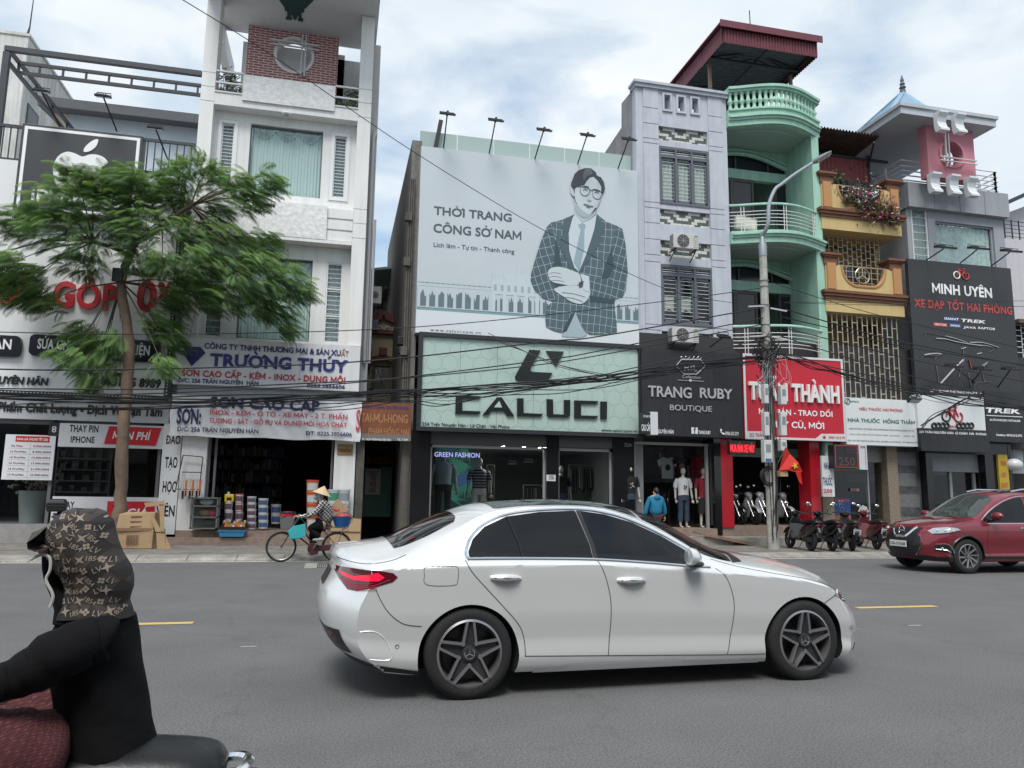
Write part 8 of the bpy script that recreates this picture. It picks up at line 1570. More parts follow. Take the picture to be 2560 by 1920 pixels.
# pole, street lamp, cables, flag
PY=19.35;px,_=atZ('d5',1115,1585,.12);pz=atY('d4',1445,690,PY)[1]
T=thing('utility_pole','stained concrete utility pole wrapped in cables before the red sign','utility pole',(px,PY,.12))
g=MB();n=12;g.lathe([(lerp(.17,.108,k/n),lerp(.1,pz,k/n))for k in range(n+1)],(px,PY,0),16);g.build('shaft',mat('pole_concrete',(.42,.41,.38),rough=.9,var=.4,vs=3,streak=.5,bump=.5,bs=14),T,smooth=True)
g=MB();zk=atY('d4',1445,600,PY)[1];g.lathe([(.118,pz-.03),(.122,zk-.02),(.05,zk+.25),(.04,zk+.4)],(px,PY,0),14);g.build('steel_collar',mat('zinc_steel',(.3,.33,.36),rough=.45,metal=.5),T,smooth=True,sharp=30)
g=MB()
for z in(atY('d4',1450,y,PY)[1]for y in(910,960,1120,1290,1390)):g.lathe([(.12,z-.02),(.145,z),(.12,z+.02)],(px,PY,0),14)
for y,s in((1135,-1),(1150,1),(1390,-1),(1395,1)):z=atY('d4',1450,y,PY)[1];g.bar((px+s*.1,PY-.12,z),(px+s*.62,PY-.14,z-.06),.04)
g.build('clamps',m_steelp,T)
m_cab=mat('cable_black',(.014,.014,.016),rough=.6);rr=random.Random(31)
g=MB();zt=atY('d5',1080,190,PY)[1];zc=atY('d5',1070,1060,PY)[1]
for k in range(46):
 a0=rr.uniform(0,6.28);r0=rr.uniform(.14,.42);z=zt+rr.gauss(0,.28);g.tube(smooth_pts([(px+r0*cos(a0+q*.9)*rr.uniform(.6,1.2),PY+r0*.7*sin(a0+q*.9),z+rr.gauss(0,.16))for q in range(6)],4),rr.choice((.006,.009,.013)),4)
for k in range(10):a=rr.uniform(.16,.26);g.tube([(px-.12+a*cos(q*pi/9)+rr.gauss(0,.01),PY-.14+.03*(k%4),zc+a*1.1*sin(q*pi/9))for q in range(18)],.011,5,closed=True)
for k in range(9):x=px-.2+.045*k;g.tube(smooth_pts([(x+.1,PY-.2,zt),(x+rr.gauss(0,.06),PY-.2,zt-1.4),(x+rr.gauss(.03,.05),PY-.19,zc+.4),(px-.13+.02*k,PY-.19,.2+rr.uniform(0,1.2))],5),.011,5)
g.build('cable_tangle',m_cab,T)
g=MB()
for k in range(16):a0=rr.uniform(0,6.28);r0=rr.uniform(.3,.75);z=zt-rr.uniform(.2,1.6);g.tube(smooth_pts([(px+.05*q+r0*cos(a0+q*.5)*.8,PY-.15-.02*q,z+.18*q+rr.gauss(0,.12))for q in range(5)],4),.006,4)
g.build('pale_wires',mat('cable_pale',(.4,.4,.4)),T)
for k,(xa,ya,xb,yb)in enumerate(((1000,800,1062,962),(1002,600,1042,770),(1118,600,1165,770),(1118,410,1165,548),(1000,400,1035,540),(1120,800,1165,880))):
 r=RC('d5',xa,ya,xb,yb,PY-.3);t=thing('meter_box',['white electricity meter box with a blue label low on the pole','tall white cabinet on the left of the pole, above the meter box','tall white cabinet on the right of the pole over the flag','upper right white cabinet on the pole','upper left white cabinet on the pole','small white box on the right of the pole just above the flag'][k],'meter box',((r[0]+r[1])/2,PY-.1,r[2]),'boxes strapped to the pole');g=MB();g.box(r[0],r[1],PY-.32,PY-.13,r[2],r[3]);g.build('case',mat('meter_white',(.55,.56,.55),rough=.5,var=.12),t,bevel=.015)
 g=MB();w=r[1]-r[0];h=r[3]-r[2]
 if k==0:g.box(r[0]+.1*w,r[1]-.15*w,PY-.324,PY-.32,r[2]+.03*h,r[2]+.17*h);g.build('label',mat('label_blue',(.05,.12,.25)),t);g=MB()
 g.box(r[0]+.2*w,r[1]-.2*w,PY-.326,PY-.32,r[2]+.45*h,r[2]+.8*h);g.build('window',mat('meter_window',(.2,.22,.23),rough=.2),t)
T=thing('street_lamp','curved grey street lamp arm rising from the top of the concrete pole','street lamp',(px,PY,zk));P=[(px,PY,zk+.3)]+[(*[atY(c,x,y,PY-.2)[0]],PY-.2,atY(c,x,y,PY-.2)[1])for c,x,y in(('d4',1450,420),('d4',1460,250),('d4',1510,120),('d3',1570,1590),('d3',1690,1500),('d3',1840,1405))]
g=MB();q=smooth_pts(P,6);g.tube(q,[lerp(.06,.045,k/len(q))for k in range(len(q))],10);g.build('arm',mat('lamp_arm_grey',(.3,.33,.36),rough=.45,metal=.3),T,smooth=True)
e=q[-1];f=Vector((atY('d3',1995,1320,PY-.4)[0],PY-.4,atY('d3',1995,1320,PY-.4)[1]));g=MB();d=(f-e).normalized();pr=[(0,.07,.05),(.12,.12,.08),(.4,.17,.09),(.75,.17,.07),(.97,.14,.05),(1,.05,.03)];side=d.cross(Vector((0,0,1))).normalized();up=side.cross(d);o=len(g.v)
for t_,a,b in pr:
 for k in range(12):an=2*pi*k/12;g.v.append(e+(f-e)*t_+side*a*cos(an)+up*b*max(sin(an),-.55))
for i in range(len(pr)-1):
 for k in range(12):g.f.append((o+i*12+k,o+i*12+(k+1)%12,o+(i+1)*12+(k+1)%12,o+(i+1)*12+k));g.m.append(0)
hd=g.build('lamp_head',mat('lamp_head_grey',(.2,.21,.23),rough=.5),T,smooth=True,sharp=50);g=MB();m_=e.lerp(f,.6);g.bar(m_-d*.25-up*.055,m_+d*.2-up*.045,.2,.02,up=up);g.build('lens',mat('lens_pale',(.5,.5,.47),rough=.2),hd)
def cable(label,pts,r,name='overhead_cable',strands=1,Y=PY-.05):
 P=[(atY(c,x,y,Yq)[0],Yq,atY(c,x,y,Yq)[1])for c,x,y,Yq in[(q+(Y,))[:4]if len(q)==3 else q for q in pts]];q=smooth_pts(P,8);g=MB()
 r*=.8
 if strands==1:g.tube(q,r,6)
 o=None
 if strands>1:
  t=thing(name,label,'cable',P[len(P)//2])
  for k in range(strands):
   a,b,c2=rr.uniform(0,6),rr.uniform(.6,1.5),rr.uniform(.02,.1);g=MB();N=len(q);sg=rr.uniform(-.03,.22)*(k>2);g.tube([p+Vector((0,.05*cos(a+b*i*.25),c2*sin(a+b*i*.22)-sg*sin(pi*i/N)*(1+.4*sin(i*.5+k))))for i,p in enumerate(q)],r*(.45 if k>4 else 1),5);g.build('strand',m_cab,t)
  return t
 o=g.build(name,m_cab);return tag(o,label,'cable','cables strung from the concrete pole')
cable('topmost cable left of the pole, crossing the foot of the menswear poster',[('D',1645,622),('D',1400,655),('D',905,706),('D',370,722),('D',-60,716)],.014)
cable('long thin wire slanting down from the top left to the grey house',[('c2',150,-30,13),('c2',1000,500,14.5),('c2',2212,1325,17),('d1',1250,1130,18.6),('d4',500,950,19.2),('d4',1000,1075,19.3),('d4',1410,1112,19.3)],.011)
cable('thick cable crossing the middle of the green sign emblem',[('d4',1420,1135),('d4',0,1385),('d2',1300,425),('d2',0,572),('c6',1000,1500-1659+140),('c3',700,1538),('c3',-100,1528)],.022)
cable('upper of the paired cables running just below the green sign emblem',[('d4',1460,1215),('d4',0,1510),('d2',1300,580),('d2',0,740),('c6',1200,135),('c6',0,182),('c5',0,178)],.02)
cable('lower of the paired cables running just below the green sign emblem',[('d4',1420,1278),('d4',0,1548),('d2',1100,640),('d2',0,748),('c6',1220,160),('c6',0,218),('c5',0,250)],.018)
cable('cable dropping from the pole across the boutique sign',[('d4',1430,1400),('d4',900,1530),('d5',0,300),('d2',1700,720),('d2',900,800)],.018)
cable('sagging cable bundle from the pole left across the boutique and green signs',[('d5',1040,215),('d5',500,262),('d5',0,335),('d2',1600,740),('d2',900,815),('d2',0,868),('c6',1300,240),('c6',0,268),('c5',0,235)],.022,'cable_bundle',6)
cable('lower sagging cable bundle across the green sign and the cloth banner',[('d5',1030,235),('d5',400,290),('d2',2100,705),('d2',1300,800),('d2',500,870),('d2',0,888),('c6',1200,290),('c6',0,325),('c5',0,330)],.016,'cable_bundle',8)
cable('thin drop cables slanting from the top of the green sign to the boutique',[('d2',760,365,21.3),('d2',1000,485,21),('d2',1380,645,20.2),('d2',1900,728,19.4)],.012,'drop_cable',3)
for k,(lab,pts,r)in enumerate((('topmost cable right of the pole, passing under the upper yellow balcony',[('d4',1520,925),('d7',0,385),('d7',660,590),('d7',1400,770),('d7',2100,925)],.013),('upper of the paired thick cables across the bicycle billboard',[('d4',1600,1150),('d7',500,720),('d7',1000,850),('d7',2100,1062)],.022),('lower of the paired thick cables across the bicycle billboard',[('d4',1560,1215),('d7',500,760),('d7',1000,885),('d7',2100,1050)],.018),('cable across the middle of the printed bicycle',[('d4',1560,1305),('d7',600,880),('d7',1200,1020),('d7',2100,1195)],.018),('cable across the foot of the printed bicycle',[('d4',1560,1380),('d7',600,1000),('d7',1300,1190),('d7',2100,1360)],.016),('upper level thin wire across the red billboard slogan',[('d7',0,515),('d7',1000,518),('d7',2100,503)],.009),('lower level thin wire across the red billboard slogan',[('d7',0,520),('d7',1000,545),('d7',2100,552)],.009))):cable(lab,pts,r)
cable('sagging cable bundle from the pole right across the red and pharmacy signs',[('d5',1120,200),('d7',200,1000),('d7',500,1090),('d7',1000,1215),('d7',1500,1310),('d7',2100,1410)],.02,'cable_bundle',8)
cable('dark cable bunch slanting up over the white bike shop sign',[('d7',1130,1560,21.0),('d7',1230,1460,20.8),('d7',1380,1400,20.3),('d7',1540,1320,19.4)],.018,'drop_cable',4)
fx,fz=atY('d5',1160,855,PY-.35);t=thing('flag','small red flag with a yellow star hanging from the pole','flag',(fx,PY-.35,fz))
A=[(1150,850),(1195,900),(1240,965),(1282,1030),(1255,1030),(1275,1122),(1245,1100),(1225,1030),(1165,1015),(1112,1018)]
q=[atY('d5',*p,PY-.38)for p in A];g=MB();n0=0;c0=(sum(p[0]for p in q)/len(q),sum(p[1]for p in q)/len(q));g.prism(q,PY-.385,PY-.375);g.v=[Vector((p.x,p.y+.06*sin((p.x-fx)*14),p.z))for p in g.v];g.build('cloth',mat('flag_red',(.55,.02,.015),rough=.7),t)
g=MB();X,Z=atY('d5',1222,985,PY-.44);s5=[(X+(.11 if k%2==0 else.045)*cos(pi/2+.4+k*pi/5),Z+(.11 if k%2==0 else.045)*sin(pi/2+.4+k*pi/5))for k in range(10)];g.prism(s5,PY-.452,PY-.446);g.build('star',mat('flag_yellow',(.6,.38,.03)),t)
g=MB();g.tube([(px+.1,PY-.15,fz-.5),(fx,PY-.36,fz+.03)],.012,6);g.build('staff',mat('worn_wood',()),t);r=RC('d5',1112,1020,1168,1062,PY-.3);g=MB();g.box(r[0],r[1],PY-.34,PY-.1,r[2],r[3]);g.build('holder_box',mat('tan_box',(.4,.28,.14)),t)
# street tree
TY=20.5;T=thing('street_tree','feathery leaved street tree on the pavement before the phone shop','tree',(*atY('c5',1035,1300,TY)[:1],TY,.12))
tp=[('c5',1025,1400,TY,.2),('c5',1040,1200,TY,.17),('c5',1055,700,TY,.165),('c5',1090,200,TY,.165),('c3',1110,1500,TY,.16),('c3',1112,1250,TY,.15),('c3',1062,950,TY,.135),('c3',1045,780,TY,.13),('c3',1075,680,TY,.12),('c3',1140,500,TY,.11),('c3',1180,380,TY-.1,.09)]
W3=lambda c,x,y,Y:Vector((atY(c,x,y,Y)[0],Y,atY(c,x,y,Y)[1]))
m_bark=mat('grey_brown_bark',(.2,.14,.1),rough=.9,var=.45,vs=5,streak=.35,dirt=(.07,.05,.04),bump=.8,bs=9)
g=MB();q=smooth_pts([W3(*p[:4])for p in tp],5);g.tube([p+Vector((rr.gauss(0,.012),rr.gauss(0,.012),0))for p in q],[tp[min(len(tp)-1,k//5)][4]*rr.uniform(.78,.92)for k in range(len(q))],12);g.build('trunk',m_bark,T,smooth=True,sharp=60)
CL=[(165,378,28),(225,392,36),(300,392,42),(385,378,40),(440,372,34),(505,392,32),(575,388,28),(120,440,50),(200,430,60),(290,420,65),(370,430,55),(450,430,55),(530,425,35),(60,480,45),(140,500,60),(230,490,65),(320,490,55),(410,500,45),(480,520,55),(555,520,42),(25,560,40),(70,600,48),(100,645,36),(30,620,36),(180,560,40),(300,560,30),(470,580,58),(540,580,62),(600,590,48),(640,622,30),(530,640,55),(590,660,40),(610,705,18),(440,640,35),(185,715,36),(232,735,40),(160,765,26),(215,785,36),(335,690,36),(370,725,28),(365,640,32),(350,780,22),(200,815,16),(420,560,45),(400,610,35),(350,560,30)]
br=MB();mats3=[MB(),MB(),MB()];hub=[W3('c3',1140,500,TY),W3('c3',1180,380,TY),W3('c3',1400,300,TY-.2),W3('c3',1650,120,TY-.3),W3('c3',1050,780,TY),W3('c3',800,430,TY)]
br.tube(smooth_pts([W3('c3',1160,450,TY),W3('c3',1400,300,TY-.2),W3('c3',1650,120,TY-.3),W3('c2',900,1500,TY-.4)],5),[.07]*6+[.055]*5+[.035]*5,8);br.tube(smooth_pts([W3('c3',1120,540,TY),W3('c3',800,430,TY-.2),W3('c3',430,420,TY-.3),W3('c3',100,500,TY)],5),[.05]*6+[.036]*5+[.02]*5,8);br.tube(smooth_pts([W3('c3',1060,690,TY),W3('c3',1250,720,TY-.2),W3('c3',1330,700,TY-.2),W3('c3',1240,590,TY-.3)],4),.045,7)
def frond(g,p,d,L,nr):
 side=d.cross(nr).normalized();P=[];x=p.copy();dd=d.copy();n=14
 for k in range(n+1):P.append(x.copy());dd=(dd+Vector((0,0,-.075))).normalized();x=x+dd*L/n
 w=.0112
 for k in range(1,n):
  l=L*.36*sin(pi*(.12+.86*k/n))**.7
  for s in(-1,1):
   e=(side*s*.93+dd*.4+Vector((0,0,-.22))).normalized();t_=(P[k+1]-P[k]).normalized()*w*1.1;a=P[k];g.v+=[a-t_*.6,a+e*l*.5-t_*.9,a+e*l+Vector((0,0,-.03)),a+e*l*.5+t_*.9];o=len(g.v)-4;g.f.append((o,o+1,o+2,o+3));g.m.append(0)
 return P
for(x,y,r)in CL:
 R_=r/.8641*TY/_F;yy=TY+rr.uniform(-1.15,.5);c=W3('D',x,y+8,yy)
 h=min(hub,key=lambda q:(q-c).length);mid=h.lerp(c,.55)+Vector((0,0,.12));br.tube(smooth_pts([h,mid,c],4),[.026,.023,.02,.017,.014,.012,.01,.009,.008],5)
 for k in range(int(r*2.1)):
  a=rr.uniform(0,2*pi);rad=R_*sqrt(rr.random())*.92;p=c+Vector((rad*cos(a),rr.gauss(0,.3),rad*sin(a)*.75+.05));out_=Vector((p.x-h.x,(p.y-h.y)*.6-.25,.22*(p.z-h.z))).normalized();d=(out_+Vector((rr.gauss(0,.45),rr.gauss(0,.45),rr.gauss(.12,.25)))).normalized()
  up=(p.z-c.z)/max(.1,R_);i=0 if up>.25 and rr.random()<.65 else(2 if up<-.15 and rr.random()<.6 else 1)  # paler leaf colour mostly high in each clump, darker mostly low
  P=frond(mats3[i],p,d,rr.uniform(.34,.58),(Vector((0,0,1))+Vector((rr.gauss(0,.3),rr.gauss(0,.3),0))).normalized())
  if k%4==0:br.tube([c,P[0],P[6]],.005,3,cap=False)
for s in range(9):a=W3('D',rr.uniform(150,620),rr.uniform(520,640),TY-.5);br.tube([a,a+Vector((rr.gauss(0,.05),0,-.6)),a+Vector((rr.gauss(0,.1),0,-1.3))],.006,3)
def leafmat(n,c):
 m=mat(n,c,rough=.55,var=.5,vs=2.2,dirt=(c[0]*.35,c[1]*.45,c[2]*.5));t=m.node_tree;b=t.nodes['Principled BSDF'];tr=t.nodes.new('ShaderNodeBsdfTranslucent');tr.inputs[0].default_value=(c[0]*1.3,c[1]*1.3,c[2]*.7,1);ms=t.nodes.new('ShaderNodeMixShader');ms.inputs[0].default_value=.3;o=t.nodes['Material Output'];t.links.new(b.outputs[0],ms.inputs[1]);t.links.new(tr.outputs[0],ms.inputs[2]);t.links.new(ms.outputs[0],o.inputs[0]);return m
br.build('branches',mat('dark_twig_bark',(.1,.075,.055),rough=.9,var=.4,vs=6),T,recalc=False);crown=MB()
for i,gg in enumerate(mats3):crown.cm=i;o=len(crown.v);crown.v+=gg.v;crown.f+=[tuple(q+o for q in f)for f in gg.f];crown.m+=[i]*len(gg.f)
crown.build('crown',[leafmat('pale_leaf',(.165,.285,.075)),leafmat('mid_leaf',(.12,.22,.07)),leafmat('dark_leaf',(.065,.13,.058))],T,recalc=False)
g=MB();X,Z=atY('c3',1020,720,TY-.15);g.box(X-.13,X+.1,TY-.2,TY-.1,Z-.16,Z+.18);g.build('dark_band',m_black,T)
# goods before the paint shop
m_cardb=mat('brown_cardboard',(.38,.26,.15),rough=.85,var=.15,vs=4);bx,by=atZ('c5',1170,1560,.12)
t=thing('cardboard_boxes','big crushed brown cardboard box standing open at the foot of the tree','box',(bx,by,.12));q=RC('c5',1018,1245,1320,1560,by);w0=MB();zm=lerp(q[2],q[3],.52)
w0.hexa([(q[0]+.1,by,.12),(q[1]-.02,by-.05,.12),(q[1]+.2,by+.5,.12),(q[0]+.2,by+.5,.12)],[(q[0],by-.02,zm),(q[1],by-.07,zm),(q[1]+.15,by+.5,zm),(q[0]+.2,by+.5,zm)]);w0.build('lower_box',m_cardb,t,bevel=.01)
g=MB();g.hexa([(q[0],by-.02,zm+.004),(q[1]-.02,by-.06,zm+.004),(q[1]+.1,by+.45,zm+.004),(q[0]+.2,by+.45,zm+.004)],[(q[0]+.03,by,q[3]-.05),(q[1],by-.04,q[3]),(q[1]+.05,by+.4,q[3]),(q[0]+.1,by+.4,q[3])]);g.build('upper_box',m_cardb,t,bevel=.01)
for P in([(1310,1250),(1400,1415),(1345,1415),(1300,1300)],[(1350,1425),(1425,1435),(1432,1572),(1355,1565)],[(1245,1165),(1420,1145),(1420,1185),(1260,1200)],[(1375,1180),(1422,1180),(1415,1420),(1385,1390)],[(1430,1440),(1480,1565),(1432,1565)]):g=MB();g.prism([atY('c5',*p,by-.1)for p in P],by-.1,by-.09);g.build('flap',m_cardb,t)
g=MB();g.box(q[0]+.01,q[1]-.04,by-.066,by-.058,zm-.03,zm+.04)
for k in range(8):g.box(q[0]+.25+.035*k,q[0]+.262+.035*k,by-.055,by-.03,zm-.35,zm-.12)
for k in range(3):g.box(q[0]+.3,q[0]+.55,by-.05,by-.03,q[3]-.1-.12*k,q[3]-.085-.12*k)
g.build('printing',mat('box_ink',(.2,.12,.07)),t)
r=RC('c6',285,1115,500,1390,21.5);t=thing('display_cabinet','small glass display cabinet with bags beside the paint shop opening','cabinet',((r[0]+r[1])/2,21.5,r[2]));g=MB()
for x in(r[0],r[1]-.04):
 for y in(21.3,21.66):g.box(x,x+.04,y,y+.04,r[2],r[3])
for z in(r[2],lerp(r[2],r[3],.35),lerp(r[2],r[3],.7),r[3]-.04):g.box(r[0],r[1],21.3,21.7,z,z+.035)
g.build('frame',m_steelp,t);g=MB();g.quad((r[0],21.31,r[2]),(r[1],21.31,r[2]),(r[1],21.31,r[3]),(r[0],21.31,r[3]));g.build('pane',m_glassd,t);g=MB();g.box(r[0],r[1],21.7,21.71,r[2],r[3]);g.build('back',mat('cabinet_back',(.25,.24,.22)),t)
for z,m,dx in((.7,'white_box',.1),(.36,'tan_box',.1),(.05,'dark_bag',.2)):g=MB();Z=lerp(r[2],r[3],z)+.13;g.ball((r[0]+.25+dx,21.5,Z),(.17,.12,.1),9,6);g.build('bag',MATS.get(m)or mat(m,(.1,.09,.08)),t)
g=MB();g.ball((r[1]-.16,21.45,lerp(r[2],r[3],.36)+.12),(.09,.09,.1),9,6);g.build('pink_bag',mat('pink_bag',(.6,.1,.14)),t)
t=thing('tool_rack','black wire rack of brushes and scrapers on the white pier','rack',(*atY('c6',260,1100,21.5)[:1],21.5,1.2));g=MB();r=RC('c6',200,752,350,1050,21.6)
for a,b in(((r[0],r[3]),(r[1],r[3]-.04)),((r[0],r[3]),(r[0]-.12,r[2])),((r[1],r[3]-.04),(r[1]-.03,r[2])),((r[0]-.12,r[2]),(r[1],r[2])),((r[0],lerp(r[2],r[3],.5)),(r[1],lerp(r[2],r[3],.5)))):g.bar((a[0],21.6,a[1]),(b[0],21.6,b[1]),.025)
g.build('frame',m_steel,t)
for k in range(12):
 X,Z=atY('c6',190+(k%6)*30,970 if k<6 else 1060,21.5);g=MB();g.box(X,X+.05,21.48,21.52,Z-(.42 if k<6 else.22),Z);g.build('brush',[mat('brush_cream',(.5,.45,.38)),mat('brush_orange',(.5,.15,.06)),mat('scraper_dark',(.04,.045,.055)),mat('scraper_pale',(.4,.45,.45))][(k%2)if k<6 else 2+k%2],t)
def bucket(x,y,z,r,h,body,lab,lid,label,grp='paint buckets before the shop'):
 t=thing('paint_bucket',label,'bucket',(x,y,z),grp);g=MB();g.lathe([(r*.88,z),(r,z+h*.93),(0,z+h*.93)],(x,y,0),18);g.build('pail',body,t,smooth=True,sharp=40)
 g=MB();g.lathe([(r*1.07,z+h*.9),(r*1.07,z+h),(r*.95,z+h),(r*.93,z+h*.97),(0,z+h*.97)],(x,y,0),18);g.build('lid',lid,t,smooth=True,sharp=40);g=MB();o=len(g.v)
 for k in range(9):a=pi*1.18+pi*.64*k/8;g.v+=[Vector((x+r*.93*1.02*cos(a),y+r*.93*1.02*sin(a),z+h*.18)),Vector((x+r*1.0*cos(a),y+r*1.0*sin(a),z+h*.74))]
 for k in range(8):g.f.append((o+2*k,o+2*k+2,o+2*k+3,o+2*k+1));g.m.append(0)
 g.build('label',lab,t)
m_pw=mat('pail_white',(.55,.56,.57),rough=.4);m_pn=mat('label_navy',(.05,.1,.22));m_pk=mat('label_dark',(.12,.07,.09));m_po=mat('pail_orange',(.55,.2,.04));m_lr=mat('lid_red',(.55,.07,.05));m_pg=mat('label_green',(.05,.28,.17));m_ps=mat('label_slate',(.25,.3,.33))
def stack(c,x,y0,dy,n,wpx,Y,body,lab,lid,text_):
 for k in range(n):
  X,Z=atY(c,x,y0-dy*k,Y);r=wpx/2/CR[c][2]*Y/_F;h=dy/CR[c][2]*Y/_F*.97;w=['bottom one','second up','third up','fourth up','top one'][k if k<n-1 or n==1 else 4]if n>1 else 'alone';bucket(X,Y,Z,r,h,body,lab,lid,f'{text_}, {w}')
stack('c6',590,1315,80,2,62,21.9,m_pw,m_pk,m_pw,'white tub in the left pile behind the jar tray');stack('c6',683,1315,75,3,62,21.9,m_pw,m_pk,m_lr,'white tub with a red lid right of the yellow jug');stack('c6',790,1392,56,5,70,21.8,m_pw,m_pk,m_pw,'white pail with a dark label in the tall middle pile');stack('c6',890,1385,64,4,76,21.8,m_pw,m_pn,m_pw,'white pail with a blue label nearest the shop floor');stack('c6',1000,1345,82,2,80,23,m_pw,m_pn,m_pw,'pail inside the shadowed shop doorway');stack('c6',1315,1390,105,4,100,21.85,m_po,m_pw,m_lr,'orange pail with a red lid beside the cyclist');stack('c6',1495,1275,112,2,92,21.5,m_pw,m_pg,m_pw,'big white pail with a green label before the right pier');stack('c6',1588,1275,112,2,98,21.5,m_pw,m_ps,m_pw,'big white pail with a grey label before the right pier')
X,Z=atY('c6',598,1160,21.9);t=thing('yellow_jug','bright yellow jug on top of the left tub pile','jug',(X,21.9,Z));g=MB();g.box(X-.12,X+.12,21.8,22.,Z,Z+.22);g.build('jug_body',mat('jug_yellow',(.6,.42,.02),rough=.4),t,bevel=.03);g=MB();g.cyl((X-.03,21.9,Z+.22),(X-.03,21.9,Z+.28),.03);g.build('cap',m_pw,t);g=MB();g.box(X-.06,X+.07,21.795,21.8,Z+.05,Z+.13);g.build('label',m_bl,t)
r=RC('c6',535,1322,742,1392,21.45);t=thing('jar_tray','tray of small paint jars with orange white and red lids','tray',((r[0]+r[1])/2,21.45,r[2]));g=MB();g.hexa([(r[0],21.3,r[2]),(r[1],21.3,r[2]),(r[1],21.7,r[2]+.02),(r[0],21.7,r[2]+.02)],[(r[0],21.3,r[2]+.05),(r[1],21.3,r[2]+.05),(r[1],21.7,r[3]),(r[0],21.7,r[3])]);g.build('tray',m_black,t);jc=[mat('lid_orange',(.6,.2,.03)),m_pw,m_lr,m_bl,m_pg]
for j in range(4):
 for k in range(9):
  x=r[0]+.05+k*(r[1]-r[0]-.1)/8;y=21.34+.09*j;z=lerp(r[2]+.05,r[3],(y-21.3)/.4);g=MB();g.cyl((x,y,z),(x,y,z+.05),.034,.03,8);g.build('jar',jc[rr.randrange(5)if rr.random()<.6 else 0],t)
r=RC('c6',512,1408,735,1455,21.35);t=thing('blue_basin','flat blue plastic basin under the jar tray','basin',((r[0]+r[1])/2,21.35,r[2]));g=MB();g.hexa([(r[0]+.04,21.2,r[2]),(r[1]-.04,21.2,r[2]),(r[1]-.04,21.5,r[2]),(r[0]+.04,21.5,r[2])],[(r[0],21.17,r[3]),(r[1],21.17,r[3]),(r[1],21.53,r[3]),(r[0],21.53,r[3])]);g.build('basin',mat('basin_blue',(.05,.25,.45),rough=.4),t);g=MB();g.box(r[0]-.02,r[1]+.02,21.15,21.55,r[3],r[3]+.02);g.build('rim',MATS['basin_blue'],t)
t=thing('paint_shelving','dark shelves stacked with tins at the back of the paint shop','shelf',(atY('c6',720,1200,26)[0],26,zfl2));r=RC('c6',400,640,1060,1380,26);cm=[mat('tin_a',(.1,.11,.13)),mat('tin_b',(.25,.25,.26)),mat('tin_c',(.15,.1,.08)),mat('tin_d',(.06,.08,.14))];gs=[MB()for _ in cm];g=MB()
for j in range(6):
 z=lerp(zfl2,r[3],j/6);g.box(r[0],r[1],26,26.5,z,z+.03);x=r[0]+.1
 while x<r[1]-.1:w=rr.uniform(.05,.14);gs[rr.randrange(4)].cyl((x,26.05,z+.03),(x,26.05,z+rr.uniform(.2,.42)),w*.48,n=8);x+=w
g.build('shelf_board',m_steel,t)
for q,m in zip(gs,cm):o=q.build('tins',m,t);o['kind']='stuff'
for k,(x0,y0,x1,y1,Y)in enumerate(((1640,1295,1728,1505,20.9),(1480,1290,1660,1500,21.1))):r=RC('c6',x0,y0,x1,y1,Y);t=thing('leaning_carton',['flattened brown carton sheet leaning by the right pier, right one','flattened carton sheet with red print behind the bicycle wheel'][k],'carton',((r[0]+r[1])/2,Y,.12));g=MB();g.hexa([(r[0],Y-.15,.12),(r[1],Y-.15,.12),(r[1],Y-.12,.12),(r[0],Y-.12,.12)],[(r[0],Y,r[3]),(r[1],Y,r[3]-.03),(r[1],Y+.03,r[3]-.03),(r[0],Y+.03,r[3])]);g.build('sheet',m_cardb,t);g=MB();z=lerp(.12,r[3],.5);g.box(r[0],r[1],Y-.11,Y-.085,z,z+.012);g.build('fold',MATS['box_ink'],t)
# scooters
def loftx(g,R,n=14,pw=1.):
 o=len(g.v);Q=[Vector((a,b,c,d))for a,b,c,d in R];R=[]
 for i in range(len(Q)-1):
  a,b,c,d=Q[max(0,i-1)],Q[i],Q[i+1],Q[min(len(Q)-1,i+2)]
  for j in range(4):t=j/4;R.append(.5*((2*b)+(c-a)*t+(2*a-5*b+4*c-d)*t*t+(3*b-a-3*c+d)*t*t*t))
 R.append(Q[-1])
 for x,z,ry,rz in R:
  for k in range(n):
   a=2*pi*k/n;c,s=cos(a),sin(a);g.v.append(Vector((x,ry*(abs(c)**pw)*(1 if c>0 else-1),z+rz*(abs(s)**pw)*(1 if s>0 else-1))))
 for i in range(len(R)-1):
  for k in range(n):g.f.append((o+i*n+k,o+i*n+(k+1)%n,o+(i+1)*n+(k+1)%n,o+(i+1)*n+k));g.m.append(g.cm)
 g.f+=[tuple(o+k for k in range(n))[::-1],tuple(o+(len(R)-1)*n+k for k in range(n))];g.m+=[g.cm]*2;return g
m_seat=mat('seat_vinyl',(.01,.0105,.011),rough=.36,bump=.06,bs=40,spec=.35);m_bkp=mat('bike_black_plastic',(.02,.02,.021),rough=.5)
m_bl2=mat('gloss_black_bike',(.012,.012,.014),rough=.18,coat=.6);m_sg=mat('silver_grey_bike',(.33,.33,.34),rough=.3,coat=.5);m_wb=mat('white_bike',(.6,.61,.62),rough=.3,coat=.5);m_redb=mat('dark_red_bike',(.1,.012,.016),rough=.3,coat=.5)
